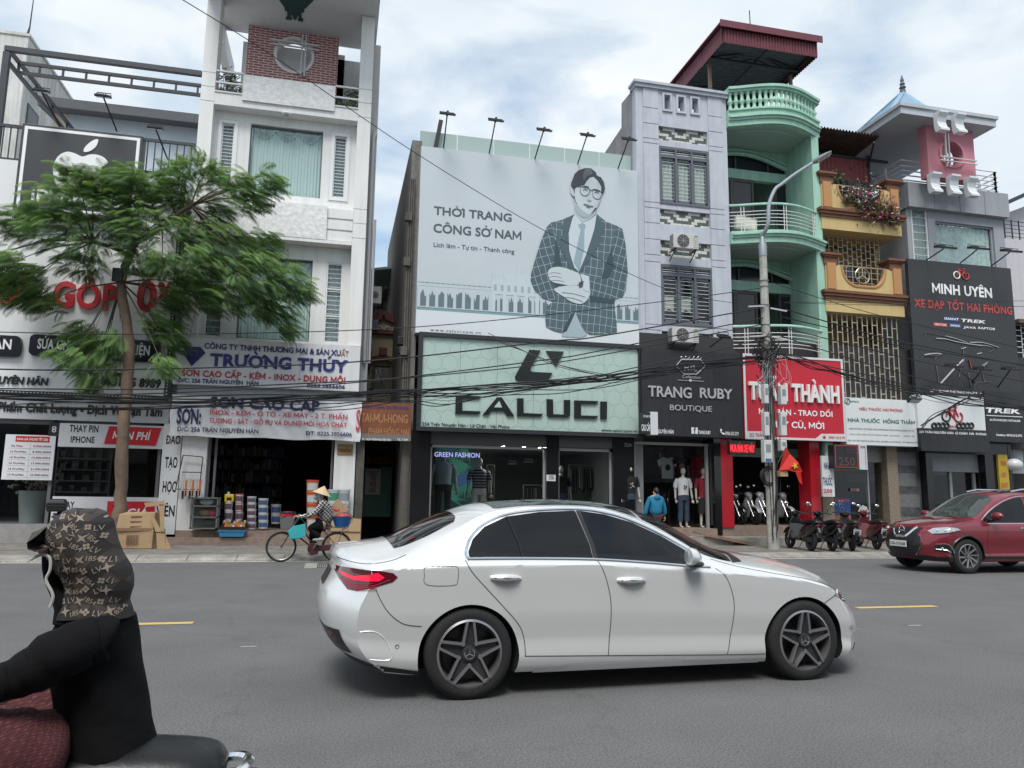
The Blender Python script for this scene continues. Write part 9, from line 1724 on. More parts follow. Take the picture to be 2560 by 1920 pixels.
def scooter(label,paint,X,Y,Z,ang,front=False,plate=True,box=False,grp='parked motor scooters'):
 t=thing('motor_scooter',label,'motor scooter',(0,0,0),grp)
 for x in(0,1.27):
  g=MB();g.lathe([(.19,-.045),(.25,-.05),(.275,-.025),(.28,0),(.275,.025),(.25,.05),(.19,.045)],(x,0,.28),28,axis='y',cap=False);w=g.build('wheel',m_tyre,t,smooth=True,sharp=50);g=MB();g.lathe([(.195,-.04),(.18,-.02),(.18,.02),(.195,.04)],(x,0,.28),28,axis='y',cap=False);g.cyl((x,-.07,.28),(x,.07,.28),.045)
  for k in range(5):a=2*pi*k/5;g.bar((x,0,.28),(x+.185*cos(a),0,.28+.185*sin(a)),.03,.03,up=(0,1,0))
  g.build('rim',m_rimd,w)
 g=MB();loftx(g,[(-.5,.74,.03,.02),(-.4,.7,.09,.06),(-.12,.6,.15,.15),(.2,.52,.165,.2),(.42,.45,.15,.18),(.52,.4,.09,.1)]);g.build('tail_body',paint,t,smooth=True)
 g=MB();loftx(g,[(-.42,.78,.05,.02),(-.36,.785,.115,.055),(-.1,.79,.14,.07),(.15,.765,.145,.065),(.42,.735,.11,.055),(.52,.73,.05,.02)]);g.build('seat',m_seat,t,smooth=True)
 g=MB();g.tube(smooth_pts([(-.3,-.12,.72),(-.42,-.11,.76),(-.48,0,.78),(-.42,.11,.76),(-.3,.12,.72)],5),.014,7);g.build('grab_rail',m_chrome if grp is None else m_bkp,t,smooth=True)
 g=MB();loftx(g,[(.42,.3,.14,.06),(.85,.3,.15,.06)]);g.hexa([(.8,-.17,.28),(.8,.17,.28),(.88,.17,.28),(.88,-.17,.28)],[(.93,-.2,.72),(.93,.2,.72),(1.0,.16,.72),(1.0,-.16,.72)]);g.hexa([(.93,-.2,.722),(.93,.2,.722),(1.0,.16,.722),(1.0,-.16,.722)],[(.93,-.1,.92),(.93,.1,.92),(1.02,.08,.9),(1.02,-.08,.9)]);g.build('leg_shield',paint,t,bevel=.02)
 g=MB();loftx(g,[(.86,1.0,.06,.05),(.93,1.0,.13,.075),(1.02,.96,.12,.09),(1.09,.9,.06,.06)]);hc=g.build('handlebar_cowl',paint,t,smooth=True);g=MB();g.ball((1.07,0,.93),(.035,.085,.05),12,7);g.build('headlight',m_hlc,hc,smooth=True)
 g=MB();g.tube([(.82,-.34,1.0),(.9,-.14,1.02),(.9,.14,1.02),(.82,.34,1.0)],.018,7);g.build('handlebar',m_bkp,t)
 for s in(-1,1):
  g=MB();g.tube(smooth_pts([(.88,s*.2,1.02),(.86,s*.3,1.17),(.85,s*.33,1.22)],4),.008,5);m=g.build('mirror',m_bkp,t);g=MB();g.ball((.85,s*.34,1.25),(.02,.06,.042),12,7);g.build('mirror_glass',m_chrome if paint is not m_wb else m_wb,m,smooth=True)
  g=MB();g.tube([(1.0,s*.07,.78),(1.27,s*.07,.28)],[.024,.02],8);g.build('fork',m_steelp,t,smooth=True)
 g=MB();g.grid(lambda u,v:(1.27+.315*cos(.35+2.0*u),(v-.5)*.15,.28+.315*sin(.35+2.0*u)+.03*(1-(2*v-1)**2)),14,6);g.build('front_fender',paint,t,smooth=True,recalc=False)
 g=MB();loftx(g,[(-.12,.3,.06,.07),(.1,.32,.09,.1),(.4,.33,.09,.11),(.5,.32,.05,.07)]);g.build('engine',m_rimd,t,smooth=True);g=MB();g.tube([(.3,-.13,.25),(0,-.15,.27),(-.32,-.15,.33)],[.03,.05,.045],10);g.build('exhaust',m_bkp,t,smooth=True)
 g=MB();g.tube([(-.38,0,.66),(-.5,0,.5),(-.46,0,.42)],[.06,.05,.035],8,flat=1.6);g.build('rear_fender',m_bkp,t,smooth=True);g=MB();loftx(g,[(-.52,.7,.05,.02),(-.46,.69,.1,.04),(-.4,.68,.1,.04)]);g.build('tail_light',mat('lamp_dark_red',()),t,smooth=True)
 if plate:g=MB();g.hexa([(-.5,-.095,.46),(-.5,.095,.46),(-.49,.095,.46),(-.49,-.095,.46)],[(-.54,-.095,.6),(-.54,.095,.6),(-.53,.095,.6),(-.53,-.095,.6)]);p=g.build('number_plate',m_pw,t);g=MB();text(g,'15-B1',-.06,.06,.535,.04,0,bold=.02);text(g,'263.71',-.075,.075,.475,.04,0,bold=.02);g.xf(Matrix(((0,0,-.28,-.385),(-1,0,0,0),(0,0,1,0),(0,0,0,1))));g.build('plate_digits',m_bl,p)
 g=MB();g.tube([(.35,.08,.25),(.28,.22,.02)],.014,6);g.build('kickstand',m_bkp,t)
 if box:g=MB();g.hexa([(-.62,-.18,.84),(-.22,-.18,.84),(-.22,.18,.84),(-.62,.18,.84)],[(-.66,-.21,1.02),(-.2,-.21,1.02),(-.2,.21,1.02),(-.66,.21,1.02)]);g.hexa([(-.66,-.21,1.03),(-.2,-.21,1.03),(-.2,.21,1.03),(-.66,.21,1.03)],[(-.6,-.17,1.13),(-.26,-.17,1.13),(-.26,.17,1.13),(-.6,.17,1.13)]);g.build('top_box',m_bkp,t,bevel=.025)
 t.location=(X,Y,Z);t.rotation_euler=(radians(4),0,radians(ang));return t
for(x,y,a,pt,lab)in((225,1088,82,m_bl2,'black scooter right beside the foot of the concrete pole'),(400,1090,78,m_bl2,'black scooter second from the pole, tail towards the road'),(565,1088,66,m_bkp,'matt black scooter with a white number plate, third from the pole'),(770,1075,74,m_redb,'dark red scooter half hidden by the front of the red SUV')):X,Y=atZ('d8',x,y,.116);scooter(lab,pt,X,Y,.118,a,plate=(x>500))
for(x,a,pt,lab)in((845,-86,m_bl2,'black scooter facing out of the red shop, leftmost of its row'),(945,-86,m_sg,'dark grey scooter between the black and the white one in the red shop'),(1030,-86,m_wb,'white scooter facing out of the red shop behind the pole'),(1190,-90,m_sg,'grey scooter in the red shop just right of the pole')):X,_=atY('d5',x,1360,22.35);scooter(lab,pt,X-1.27*cos(radians(a)),22.35-1.27*sin(radians(a)),fl1,a,plate=False)
X,_=atY('c5',620,1200,21.2);scooter('white scooter with a black top box parked behind the tree',m_wb,X+.1,21.25,.118,12,box=True)
# people
def skin(name,V,E,R,m,parent,sub=2,sharp=180):
 me=bpy.data.meshes.new('sk');off=ROOT.get(parent if parent.parent is None else parent.parent,Vector());me.from_pydata([tuple(Vector(v)-off)for v in V],E,[]);o=bpy.data.objects.new('sk',me);COL.objects.link(o);s=o.modifiers.new('s','SKIN');s.use_smooth_shade=True
 for i,d in enumerate(me.skin_vertices[0].data):d.radius=R[i]if isinstance(R[i],tuple)else(R[i],R[i]);d.use_root=(i==0)
 u=o.modifiers.new('u','SUBSURF');u.levels=u.render_levels=sub;bpy.context.view_layer.update();n=bpy.data.meshes.new_from_object(o.evaluated_get(bpy.context.evaluated_depsgraph_get()));bpy.data.objects.remove(o)
 q=bpy.data.objects.new(name,n);COL.objects.link(q);n.materials.clear();n.materials.append(m);q.parent=parent;n.polygons.foreach_set('use_smooth',[True]*len(n.polygons));return q
def chain(n,o=0):return[(o+i,o+i+1)for i in range(n-1)]
m_skin=mat('warm_skin',(.42,.25,.17),rough=.55);m_hair=mat('black_hair',(.01,.009,.009),rough=.5);m_blk2=mat('black_jersey',(.007,.007,.008),rough=.9,bump=.5,bs=11,spec=.15)
def hand(name,wrist,d,nrm,parent,m=m_skin,L=.17):
 """palm and five curled fingers from the wrist along d"""
 w=Vector(wrist);d=Vector(d).normalized();n=Vector(nrm).normalized();s=d.cross(n).normalized();V=[w,w+d*L*.25,w+d*L*.5];R=[.02,(.034,.018),(.036,.016)];E=[(0,1),(1,2)]
 for k in range(5):
  o=len(V)
  if k<4:b=w+d*L*.5+s*(k-1.5)*.018;l=L*[.42,.5,.46,.36][k];V+=[b,b+d*l*.5-n*.006,b+d*l*.75-n*l*.35,b+d*l*.6-n*l*.65];E+=[(2,o)]+chain(4,o);R+=[.009,.0085,.008,.007]
  else:b=w+d*L*.2-s*.034;V+=[b,b+d*.03-s*.02-n*.01,b+d*.055-s*.012-n*.025];E+=[(1,o)]+chain(3,o);R+=[.011,.01,.008]
 return skin(name,V,E,R,m,parent,1)
KY=17.45
def K(x,y,dy=0):a=atY('K',x,y,KY);return Vector((a[0],KY+dy,a[1]))
wf,wr_=K(372,1222),K(1195,1215);rw=wf.z-.005
T=thing('bicycle','old maroon bicycle ridden along the far kerb, loaded front and back','bicycle',((wf.x+wr_.x)/2,KY,0));m_mar=mat('maroon_frame',(.07,.018,.022),rough=.4,var=.3)
for c in(wf,wr_):
 z=rw;g=MB();g.lathe([(rw-.045,-.012),(rw-.02,-.022),(rw,0),(rw-.02,.022),(rw-.045,.012)],(c.x,KY,z),48,axis='y',cap=False);w=g.build('wheel',m_tyre,T,smooth=True);g=MB();g.lathe([(rw-.045,-.014),(rw-.06,0),(rw-.045,.014)],(c.x,KY,z),48,axis='y',cap=False);g.cyl((c.x,KY-.04,z),(c.x,KY+.04,z),.022)
 g.build('rim',m_steelp,w);g=MB()
 for k in range(20):a=2*pi*k/20;g.tube([(c.x+.02*cos(a+.7),KY+(.03 if k%2 else-.03),z+.02*sin(a+.7)),(c.x+(rw-.05)*cos(a),KY,z+(rw-.05)*sin(a))],.0022,3)
 g.build('spokes',m_steelp,w)
 g=MB();g.grid(lambda u,v:(c.x+(rw+.03)*cos(.2+(2.3 if c is wr_ else 1.7)*u),KY+(v-.5)*.06,z+(rw+.03)*sin(.2+(2.3 if c is wr_ else 1.7)*u)),20,2);g.build('mudguard',m_steelp if c is wr_ else m_bkp,T,recalc=False)
hd0=K(640,800);bb=K(850,1250);st=K(985,960);hb=K(640,770);g=MB();mid=K(560,1080)
fr=Vector((wf.x,KY,rw));rr_=Vector((wr_.x,KY,rw));hd1=lerp(hd0,fr,.45)
for P,r in(([hd0,hd1],.02),([hd1,K(760,1180),bb],.018),([lerp(hd0,hd1,.6),K(720,1020),K(800,1130),bb+Vector((.05,0,.12))],.015),([bb,st],.017)):g.tube(smooth_pts(P,4),r,8)
for s in(-.05,.05):o=Vector((0,s,0));g.tube([hd1+o*.6,fr+o+(hd1-fr)*.3-Vector((0,0,.02)),fr+o],.012,6);g.tube([bb+o*.5,rr_+o],.01,6);g.tube([st+o*.4,rr_+o],.009,6)
g.build('frame',m_mar,T,smooth=True)
g=MB();g.tube(smooth_pts([hb+Vector((.1,-.27,.0)),hb+Vector((-.02,-.2,.03)),hb,hb+Vector((-.02,.2,.03)),hb+Vector((.1,.27,0))],5),.011,7);g.tube([hb,hd0],.012,6);g.build('handlebar',m_steelp,T,smooth=True)
g=MB();g.lathe([(.12,-.02),(.13,0),(.12,.02)],(bb.x,KY-.06,bb.z),24,axis='y');g.bar(bb+Vector((0,-.06,0)),rr_+Vector((0,-.06,0)),.05,.13,up=(0,0,1));g.build('chain_case',m_mar,T,bevel=.01)
g=MB();a=K(905,1175,-.12);b=K(835,1365,.1);g.bar(bb+Vector((0,-.1,0)),a,.025,.015);g.bar(bb+Vector((0,.1,0)),b,.025,.015);g.box(a.x-.05,a.x+.05,a.y-.08,a.y,a.z-.012,a.z+.012);g.box(b.x-.06,b.x+.06,b.y,b.y+.08,b.z-.012,b.z+.012);g.build('pedals',m_steelp,T)
g=MB();loftx(g,[(-.02,0,.03,.02),(.08,.01,.07,.03),(.2,.02,.1,.035),(.25,.03,.06,.02)]);g.xf(Matrix.Translation(st+Vector((-.05,0,.02))));g.build('saddle',m_seat,T,smooth=True)
g=MB();c0=K(1120,935);c1=K(1330,945);g.box(c0.x-.05,c1.x,KY-.09,KY+.09,c0.z-.02,c0.z+.01);g.tube([Vector((c1.x-.05,KY-.08,c0.z)),rr_+Vector((0,-.06,0))],.008,5);g.tube([Vector((c1.x-.05,KY+.08,c0.z)),rr_+Vector((0,.06,0))],.008,5);g.build('carrier',m_steelp,T)
a=K(350,950);b=K(585,710);g=MB();cx_=(a.x+b.x)/2
g.hexa([(a.x+.03,KY-.13,a.z),(b.x-.05,KY-.13,a.z),(b.x-.05,KY+.13,a.z),(a.x+.03,KY+.13,a.z)],[(a.x,KY-.17,a.z+.25),(b.x,KY-.17,a.z+.25),(b.x,KY+.17,a.z+.25),(a.x,KY+.17,a.z+.25)]);g.build('front_basket',mat('wire_basket',(.2,.2,.19),rough=.5,metal=.4),T)
t=thing('red_pail','round red pail with a lid and black strap in the bicycle basket','pail',(cx_,KY,a.z+.1));z1_=b.z;g=MB();g.lathe([(.13,a.z+.12),(.16,z1_-.04),(.165,z1_),(.0,z1_+.01)],(cx_,KY,0),20);g.build('pail',mat('pail_red',(.5,.02,.035),rough=.35),t,smooth=True,sharp=40);g=MB();g.lathe([(.17,z1_-.03),(.175,z1_-.01),(.17,z1_+.005)],(cx_,KY,0),20,cap=False);g.tube([(cx_-.2,KY-.15,z1_-.16),(cx_-.02,KY-.17,z1_-.08)],.012,6);g.build('strap',m_black,t)
t=thing('teal_bag','teal cloth bag hanging from the bicycle handlebar','bag',K(620,1000,-.2));P=[K(*p,-.2)for p in((480,985),(560,915),(742,878),(745,1070),(640,1098),(515,1108))];g=MB();g.prism([(p.x,p.z)for p in P],KY-.24,KY-.17);g.build('bag',mat('teal_cloth',(.03,.34,.36),rough=.7,bump=.6,bs=7),t,bevel=.03,seg=3);g=MB();g.tube(smooth_pts([P[1],K(640,790,-.2),P[2]],5),.007,5);g.build('handles',MATS['teal_cloth'],t)
c=lerp(K(1105,780),K(1450,780),.5);t=thing('blue_basin','deep blue plastic basin tied on the bicycle carrier','basin',c);zb=K(1200,930).z;g=MB();g.lathe([(.15,zb),(.21,K(1200,800).z),(.225,c.z),(.2,c.z),(.19,c.z-.03),(.0,c.z-.04)],(c.x,KY,0),24);g.build('basin',mat('basin_deep_blue',(.012,.09,.3),rough=.35),t,smooth=True,sharp=40);g=MB();g.tube(smooth_pts([(c.x-.22,KY-.18,c.z),(c.x,KY-.2,c.z+.1),(c.x+.23,KY-.1,c.z),(c.x+.12,KY-.16,zb),(c.x+.02,KY-.1,zb-.05)],5),.006,5);g.build('strap',m_black,t)
t=thing('red_bundle','red wrapped bundle lying in the blue basin','bundle',c+Vector((.02,0,.02)));g=MB();g.ball(c+Vector((.02,0,.01)),(.17,.14,.06),14,8);g.build('bundle',mat('red_wrap',(.4,.04,.05),rough=.5),t,smooth=True);g=MB();g.ball(c+Vector((.1,-.02,.05)),(.05,.04,.03),8,6);g.build('knot',MATS['red_wrap'],t)
P=[K(*p,.12)for p in((1095,650),(1218,512),(1380,670),(1290,740),(1115,760))];t=thing('carton_sheet','folded brown carton with red print standing behind the cyclist in the basin','carton',P[3]);g=MB();g.prism([(p.x,p.z)for p in P],KY+.1,KY+.14);g.build('sheet',m_cardb,t);g=MB();
for dx,dz in((1165,675),(1190,690),(1225,680)):p=K(dx,dz,.09);g.ball(p,(.02,.004,.025),7,5)
g.build('red_print',m_redl,t)
T=thing('person','cyclist in a conical straw hat and black and white patterned jacket','person',(st.x,KY,0))
nk=K(985,520);hip=K(1030,880);hdp=K(925,470);V=[hip,K(1040,720),K(1010,580),nk,hdp,hdp+Vector((-.02,0,.06))];E=chain(6);R=[.05,.06,.07,.035,.075,.065]
for s in(-1,1):
 o=len(V);kn,an=(K(790,950),K(960,1110))if s<0 else(K(830,1060),K(870,1330));V+=[hip+Vector((-.05,s*.09,-.03)),kn+Vector((0,s*.11,0)),an+Vector((0,s*.1,0)),an+Vector((-.12,s*.1,-.03))];E+=[(0,o)]+chain(4,o);R+=[.1,.07,.045,.04]
 o=len(V);V+=[K(985,580,s*.17),K(850,745,s*.24),K(680,775,s*.25)];E+=[(2,o)]+chain(3,o);R+=[.055,.04,.028]
skin('body',V,E,R,m_skin,T)
V=[hip+Vector((.02,0,-.03)),K(1045,720),K(1015,590),K(995,540)];E=chain(4);R=[.17,.165,.15,.09]
for s in(-1,1):o=len(V);V+=[K(985,585,s*.17),K(905,700,s*.22),K(845,750,s*.245),K(670,782,s*.255)];E+=[(2,o)]+chain(4,o);R+=[.078,.065,.06,.045]
m_pat=pattern_mat('black_white_print',lambda t,x,y,z:mnode(t,'GREATER_THAN',mnode(t,'SINE',mnode(t,'ADD',mnode(t,'MULTIPLY',x,75),mnode(t,'MULTIPLY',mnode(t,'SINE',mnode(t,'MULTIPLY',z,70)),2.4))),.25),(.012,.012,.014),(.42,.4,.38),rough=.85,wob=.15);skin('jacket',V,E,R,m_pat,T)
V=[hip+Vector((0,0,-.01))];E=[];R=[.15]
for s in(-1,1):
 kn,an=(K(790,950),K(960,1110))if s<0 else(K(830,1060),K(870,1330));o=len(V);V+=[hip+Vector((-.1,s*.09,-.03)),kn+Vector((0,s*.11,0)),lerp(kn,an,.5)+Vector((0,s*.11,0)),an+Vector((.0,s*.1,.04))];E+=[(0,o)]+chain(4,o);R+=[.12,.095,.08,.075]
skin('trousers',V,E,R,m_blk2,T)
g=MB();ap=K(1015,322);N=28;o=0;c0=K(835,405);c1=K(1110,490);cc=lerp(c0,c1,.5);ax_=(c1-c0)*.5;ay_=Vector((0,.23,0));g.v=[ap,ap-Vector((0,0,.015))]
for k in range(N):a=2*pi*k/N;g.v.append(cc+ax_*cos(a)+ay_*sin(a))
for k in range(N):g.f+=[(0,2+k,2+(k+1)%N),(1,2+(k+1)%N,2+k)];g.m+=[0,0]
g.build('straw_hat',mat('straw',(.55,.42,.26),rough=.8,var=.12,vs=20),T,recalc=False)
g=MB();g.ball(hdp+Vector((-.05,0,-.02)),(.06,.075,.07),12,8);g.build('face_mask',mat('cloth_mask',(.4,.4,.42),rough=.9),T,smooth=True);g=MB();g.ball(hdp+Vector((.035,0,.0)),(.08,.09,.11),12,8);g.tube([hdp+Vector((.06,-.03,-.06)),K(940,590,-.14)],[.03,.015],6);g.build('head_scarf',mat('pale_scarf',(.45,.44,.43),rough=.9),T,smooth=True)
for s in(-1,1):
 hand('hand',K(668,780,s*.255),hb+Vector((.02,s*.26,0))-K(668,780,s*.255)+Vector((-.06,0,.0)),(0,0,1),T);an=K(960,1120)if s<0 else K(870,1335);g=MB();loftx(g,[(-.14,0,.03,.018),(-.08,.005,.045,.03),(.05,.01,.042,.035),(.1,.01,.025,.025)]);g.xf(Matrix.Translation(an+Vector((-.03,s*.12,.0))));g.build('shoe',mat('grey_shoe',(.25,.3,.3),rough=.7),T,smooth=True)
X,Zf=atY('d5',225,1150,21.0);T=thing('person','passer-by in a bright blue hooded jacket seen from behind at the boutique','person',(X,21.0,.12));s_=1.0;Z0=atY('d5',225,1152,21)[1]-1.6;B=lambda x,y,z:Vector((X+x,21+y,Z0+z))
V=[B(0,0,.88),B(0,0,1.15),B(0,-.02,1.36),B(.02,0,1.44),B(.03,.03,1.52),B(.03,.03,1.58)];E=chain(6);R=[.13,.12,.12,.05,.085,.07]
for s in(-1,1):o=len(V);V+=[B(s*.1,0,.8),B(s*.1,.02,.48),B(s*.1,0,.1),B(s*.1,.1,.05)];E+=[(0,o)]+chain(4,o);R+=[.085,.06,.045,.035];o=len(V);V+=[B(s*.18,0,1.34),B(s*.27,.02,1.06),B(s*.3,.06,.82)];E+=[(2,o)]+chain(3,o);R+=[.05,.04,.028]
skin('body',V,E,R,m_skin,T);V=[B(0,0,.8),B(0,0,1.05),B(0,-.01,1.3),B(.01,0,1.4)];E=chain(4);R=[(.23,.17),(.2,.16),(.18,.14),(.09,.08)]
for s in(-1,1):o=len(V);V+=[B(s*.19,0,1.31),B(s*.28,.02,1.06),B(s*.31,.05,.84)];E+=[(2,o)]+chain(3,o);R+=[.08,.075,.06]
m_bj=mat('blue_jacket',(.01,.17,.3),rough=.8,bump=.4,bs=10);skin('jacket',V,E,R,m_bj,T);g=MB();g.ball(B(.01,-.1,1.36),(.11,.07,.09),12,8);g.build('hood',m_bj,T,smooth=True);g=MB();g.ball(B(.03,.02,1.55),(.085,.1,.11),12,8);g.ball(B(.03,-.07,1.53),(.05,.05,.06),8,6);g.build('hair',m_hair,T,smooth=True)
V=[B(0,0,.86)];E=[];R=[.15]
for s in(-1,1):o=len(V);V+=[B(s*.1,0,.78),B(s*.1,.02,.45),B(s*.1,0,.12)];E+=[(0,o)]+chain(3,o);R+=[.1,.075,.065];hand('hand',B(s*.305,.06,.81),(s*.1,.1,-1),(s,0,0),T)
skin('trousers',V,E,R,mat('dark_floral',(.05,.02,.025),rough=.9,var=.7,vs=25),T)
RY=2.3;q7=lambda x,y,dy=0:Vector((atY('c7',x,y,RY)[0],RY+dy,atY('c7',x,y,RY)[1]))
e=q7(1385,1560);sc=scooter('black scooter carrying the hooded rider in the foreground',m_bl2,e.x-.42,RY,0,180,grp=None);sc.rotation_euler=(0,0,pi);zsc=(q7(1100,1490).z)/.845;sc.scale=(1,1,zsc);
T=thing('person','scooter rider in a black coat with a patterned hood over the helmet','person',(q7(600,1600).x,RY,0));base=ROOT[T]
def rings7(L,k):return[((q7(a,y).x+q7(b,y).x)/2 for _ in(0,))for y,a,b in L]
def shell(name,L,dep,m,cy=0.,n=28,ridge=0.):
 g=MB();o=0;rws=[]
 for i,(y,a,b)in enumerate(L):
  A=q7(a,y);Bq=q7(b,y);cx=(A.x+Bq.x)/2;rx=(Bq.x-A.x)/2;rws.append((cx,RY+cy,(A.z+Bq.z)/2,rx,rx*dep))
 P=[[r[k]for r in rws]for k in range(5)];out_=[]
 for k in range(len(rws)*4-3):t_=k/4;i=min(int(t_),len(rws)-2);f=t_-i;f=f*f*(3-2*f);out_.append(tuple(lerp(P[c][i],P[c][i+1],f)for c in range(5)))
 for(cx,cy_,z,rx,ry)in out_:
  for k in range(n):a=2*pi*k/n;w=1+ridge*sin(a*5+z*40)*.6+ridge*sin(a*11+z*23)*.4;g.v.append(Vector((cx+rx*cos(a)*w,cy_+ry*sin(a)*w,z+ridge*.2*sin(a*3))))
 for i in range(len(out_)-1):
  for k in range(n):g.f.append((i*n+k,i*n+(k+1)%n,(i+1)*n+(k+1)%n,(i+1)*n+k));g.m.append(0)
 g.f+=[tuple(range(n))[::-1],tuple((len(out_)-1)*n+k for k in range(n))];g.m+=[0,0];return g.build(name,m,T,smooth=True,sharp=180)
V=[q7(640,1500),q7(590,1200),q7(570,900),q7(580,760),q7(540,560),q7(520,400)];E=chain(6);R=[.05,.05,.05,.035,.06,.06]
for s in(-1,1):o=len(V);V+=[q7(480,880,s*.13),q7(150,1125,s*.15),q7(-60,1175,s*.15),q7(-420,1120,s*.17)];E+=[(2,o)]+chain(4,o);R+=[.03,.03,.028,.025];o=len(V);V+=[q7(300,1590,s*.07),q7(-250,1560,s*.13),q7(-250,2250,s*.12),q7(-420,2330,s*.12)];E+=[(0,o)]+chain(4,o);R+=[.04,.045,.04,.035]
skin('body',V,E,R,m_skin,T)
shell('coat',[(700,420,770),(745,345,815),(830,300,826),(930,285,838),(1050,300,855),(1200,315,880),(1350,335,905),(1480,345,930),(1580,350,948),(1680,360,950)],1.12,m_blk2,.02,ridge=.022)
g=MB()
for s in(-1,1):
 Yq=RY+s*.15;P=smooth_pts([(atY('c7',x,y,Yq)[0],Yq-s*o,atY('c7',x,y,Yq)[1])for x,y,o in((600,900,.07),(500,915,.05),(360,965,.01),(200,1060,0),(70,1120,0),(-90,1155,0),(-420,1100,.03))],7);N=len(P)
 g.tube([v+Vector((0,0,.003*sin(i*.9)))for i,v in enumerate(P)],[(.054+.012*sin(pi*min(1,i/N*1.6))-.012*i/N)*(1+.02*sin(i*1.3)+.022*sin(i*2.1+s))for i in range(N)],20)
g.build('sleeves',m_blk2,T,smooth=True,sharp=180)
m_mp=pattern_mat('maroon_lace',lambda t,x,y,z:mnode(t,'LESS_THAN',mnode(t,'ABSOLUTE',mnode(t,'SINE',mnode(t,'ADD',mnode(t,'MULTIPLY',x,160),mnode(t,'MULTIPLY',mnode(t,'SINE',mnode(t,'MULTIPLY',z,210)),2.2)))),.28),(.05,.01,.013),(.15,.045,.042),rough=.9,wob=.9)
g=MB()
for s in(-1,1):P=smooth_pts([q7(360,1600,s*.05),q7(230,1530,s*.09),q7(60,1490,s*.12),q7(-180,1530,s*.13),q7(-260,1750,s*.12),q7(-260,2250,s*.12)],5);g.tube(P,[min(.06+.02*i,lerp(.13,.08,(i/len(P))**.8))*(1+.03*sin(i*1.9))for i in range(len(P))],18)
g.build('trousers',m_mp,T,smooth=True,sharp=180)
m_hood=mat('hood_cloth',(.022,.018,.017),rough=.75,bump=.25,bs=14);m_vo=pattern_mat('hood_print',lambda t,x,y,z:mnode(t,'GREATER_THAN',mnode(t,'SINE',mnode(t,'ADD',mnode(t,'MULTIPLY',mnode(t,'SINE',mnode(t,'MULTIPLY',x,105)),1.6),mnode(t,'MULTIPLY',mnode(t,'SINE',mnode(t,'MULTIPLY',z,105)),1.6))),.2),(.02,.017,.016),(.045,.038,.034),rough=.8,wob=.03)
hood=shell('patterned_hood',[(78,440,590),(95,385,640),(150,320,690),(220,280,706),(280,272,722),(350,285,748),(430,335,795),(500,385,812),(560,400,812),(600,392,800),(640,380,790),(690,358,806),(730,345,818),(732,420,770)],1.0,m_vo,0.,40,.013)
pj=Proj(hood);g=MB();star=[(r_*cos(k*pi/4),r_*sin(k*pi/4))for k in range(8)for r_ in((1 if k%2==0 else.32),)]
def mark(pts,a,x,z,s):
 out_=[]
 for u,v in pts:
  xx=x+s*(u*cos(a)-v*sin(a));zz=z+s*(u*sin(a)+v*cos(a));h=pj.hit('L',xx-base.x,zz-base.z,.0015);out_.append(h+base if h else None)
 return out_
rr=random.Random(77)
for iy,y in enumerate(range(120,730,62)):
 for ix in range(9):
  x=300+ix*62+(31 if iy%2 else 0)+rr.uniform(-12,12);p=q7(x,y+rr.uniform(-12,12));a=rr.uniform(-.9,.9);k=(ix+2*iy)%4
  if k==0:S_=[(star,[tuple(range(8))])];s=.0145
  elif k==2:
   S_=[];s=.0052
   for(dx,dz)in((-1,0),(1,0),(0,1),(0,-1)):S_.append(([(dx+.75*cos(q*pi/3),dz+.75*sin(q*pi/3))for q in range(6)],[tuple(range(6))]))
  else:vs,fs=glyphs('1854' if k==1 else 'LV',.01);w=max(v[0]for v in vs);S_=[([(v[0]-w/2,v[1]-.35)for v in vs],fs)];s=.017 if k==1 else.02
  for pts,fs in S_:
   P=mark(pts,a,p.x,p.z,s);o=len(g.v)
   if all(P):g.add(P,fs)
g.build('pale_print',mat('print_cream',(.27,.22,.18),rough=.8),hood,recalc=False)
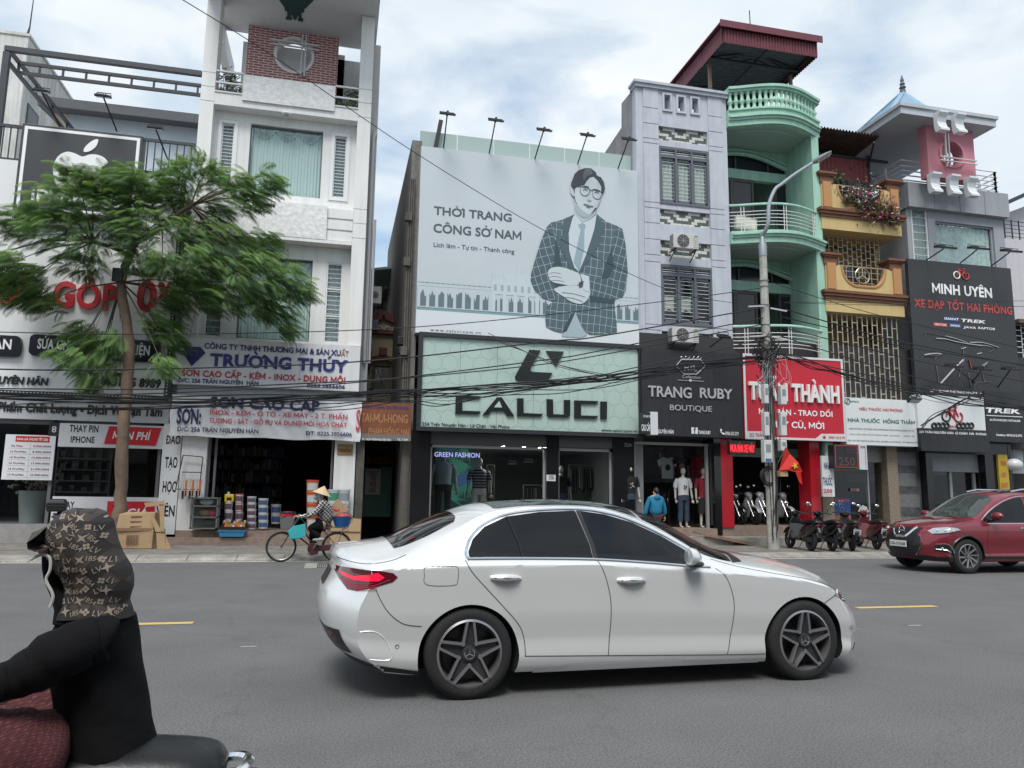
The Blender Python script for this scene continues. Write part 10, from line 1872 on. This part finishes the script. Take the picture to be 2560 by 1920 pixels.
g=MB();P=[q7(*p)for p in((300,175),(240,205),(195,225),(205,262),(270,278),(360,268))];vz=[[],[]]
for k in range(9):
 d=(k-4)/4*.1;f=1-.35*abs(k-4)/4
 for p in P:g.v.append(Vector((lerp(P[0].x+.03,p.x,f),RY+d,p.z-.02*abs(k-4)/4)))
for k in range(8):
 for j in range(5):a=k*6+j;g.f.append((a,a+1,a+7,a+6));g.m.append(0)
g.build('cap_peak',m_vo,T,smooth=True,recalc=False)
shell('face_cover',[(345,262,400),(370,258,430),(430,258,420),(500,268,400),(560,290,400),(620,320,560),(690,340,700),(760,330,780)],.95,m_blk2,0,ridge=.01)
g=MB();a=q7(330,320);g.ball(a,(.035,.07,.022),12,8);g.ball(q7(272,318),(.008,.014,.016),7,5);g.build('cheek',mat('skin_shade',(.3,.19,.15),rough=.6),T,smooth=True)
g=MB();g.tube(smooth_pts([q7(*p,-.085)for p in((262,372),(320,345),(372,360),(375,430),(352,490),(385,560),(392,600),(375,650))],5),.004,6);g.build('white_edge',mat('fleece_white',(.5,.48,.45),rough=.95),T)
for s in(-1,1):hand('hand',q7(-420,1125,s*.17),(-1,0,-.05),(0,0,1),T)
# the other side of the road, seen only in glass and paint
ob=random.Random(5);x=-26
for k in range(7):
 w=ob.uniform(6,8);h=ob.uniform(8,12);t=thing('opposite_building',['plain','tall grey','low cream','dark glazed','wide pale','narrow brown','end grey'][k]+' building across the road behind the viewer','building',(x+w/2,-7,0),'buildings behind the viewer');zz=3.2;hs=[(x+.4,x+w-.4,.3,2.9)]+[(x+.6+1.9*j,x+1.8+1.9*j,zz+1+3*i,zz+2.5+3*i)for i in range(int((h-3)/3))for j in range(3)]
 g=MB();g.wall(x,x+w,0,h,-7,.3,hs);g.box(x,x+w,-12,-7.4,0,h-.2);g.build('wall',mat('far_wall_%d'%(k%3),[(.2,.2,.2),(.3,.27,.22),(.1,.1,.11)][k%3],rough=.8),t);g=MB();g.box(x,x+w,-7,-5.2,3.0,3.15);g.build('awning',m_steel,t);x+=w+.05
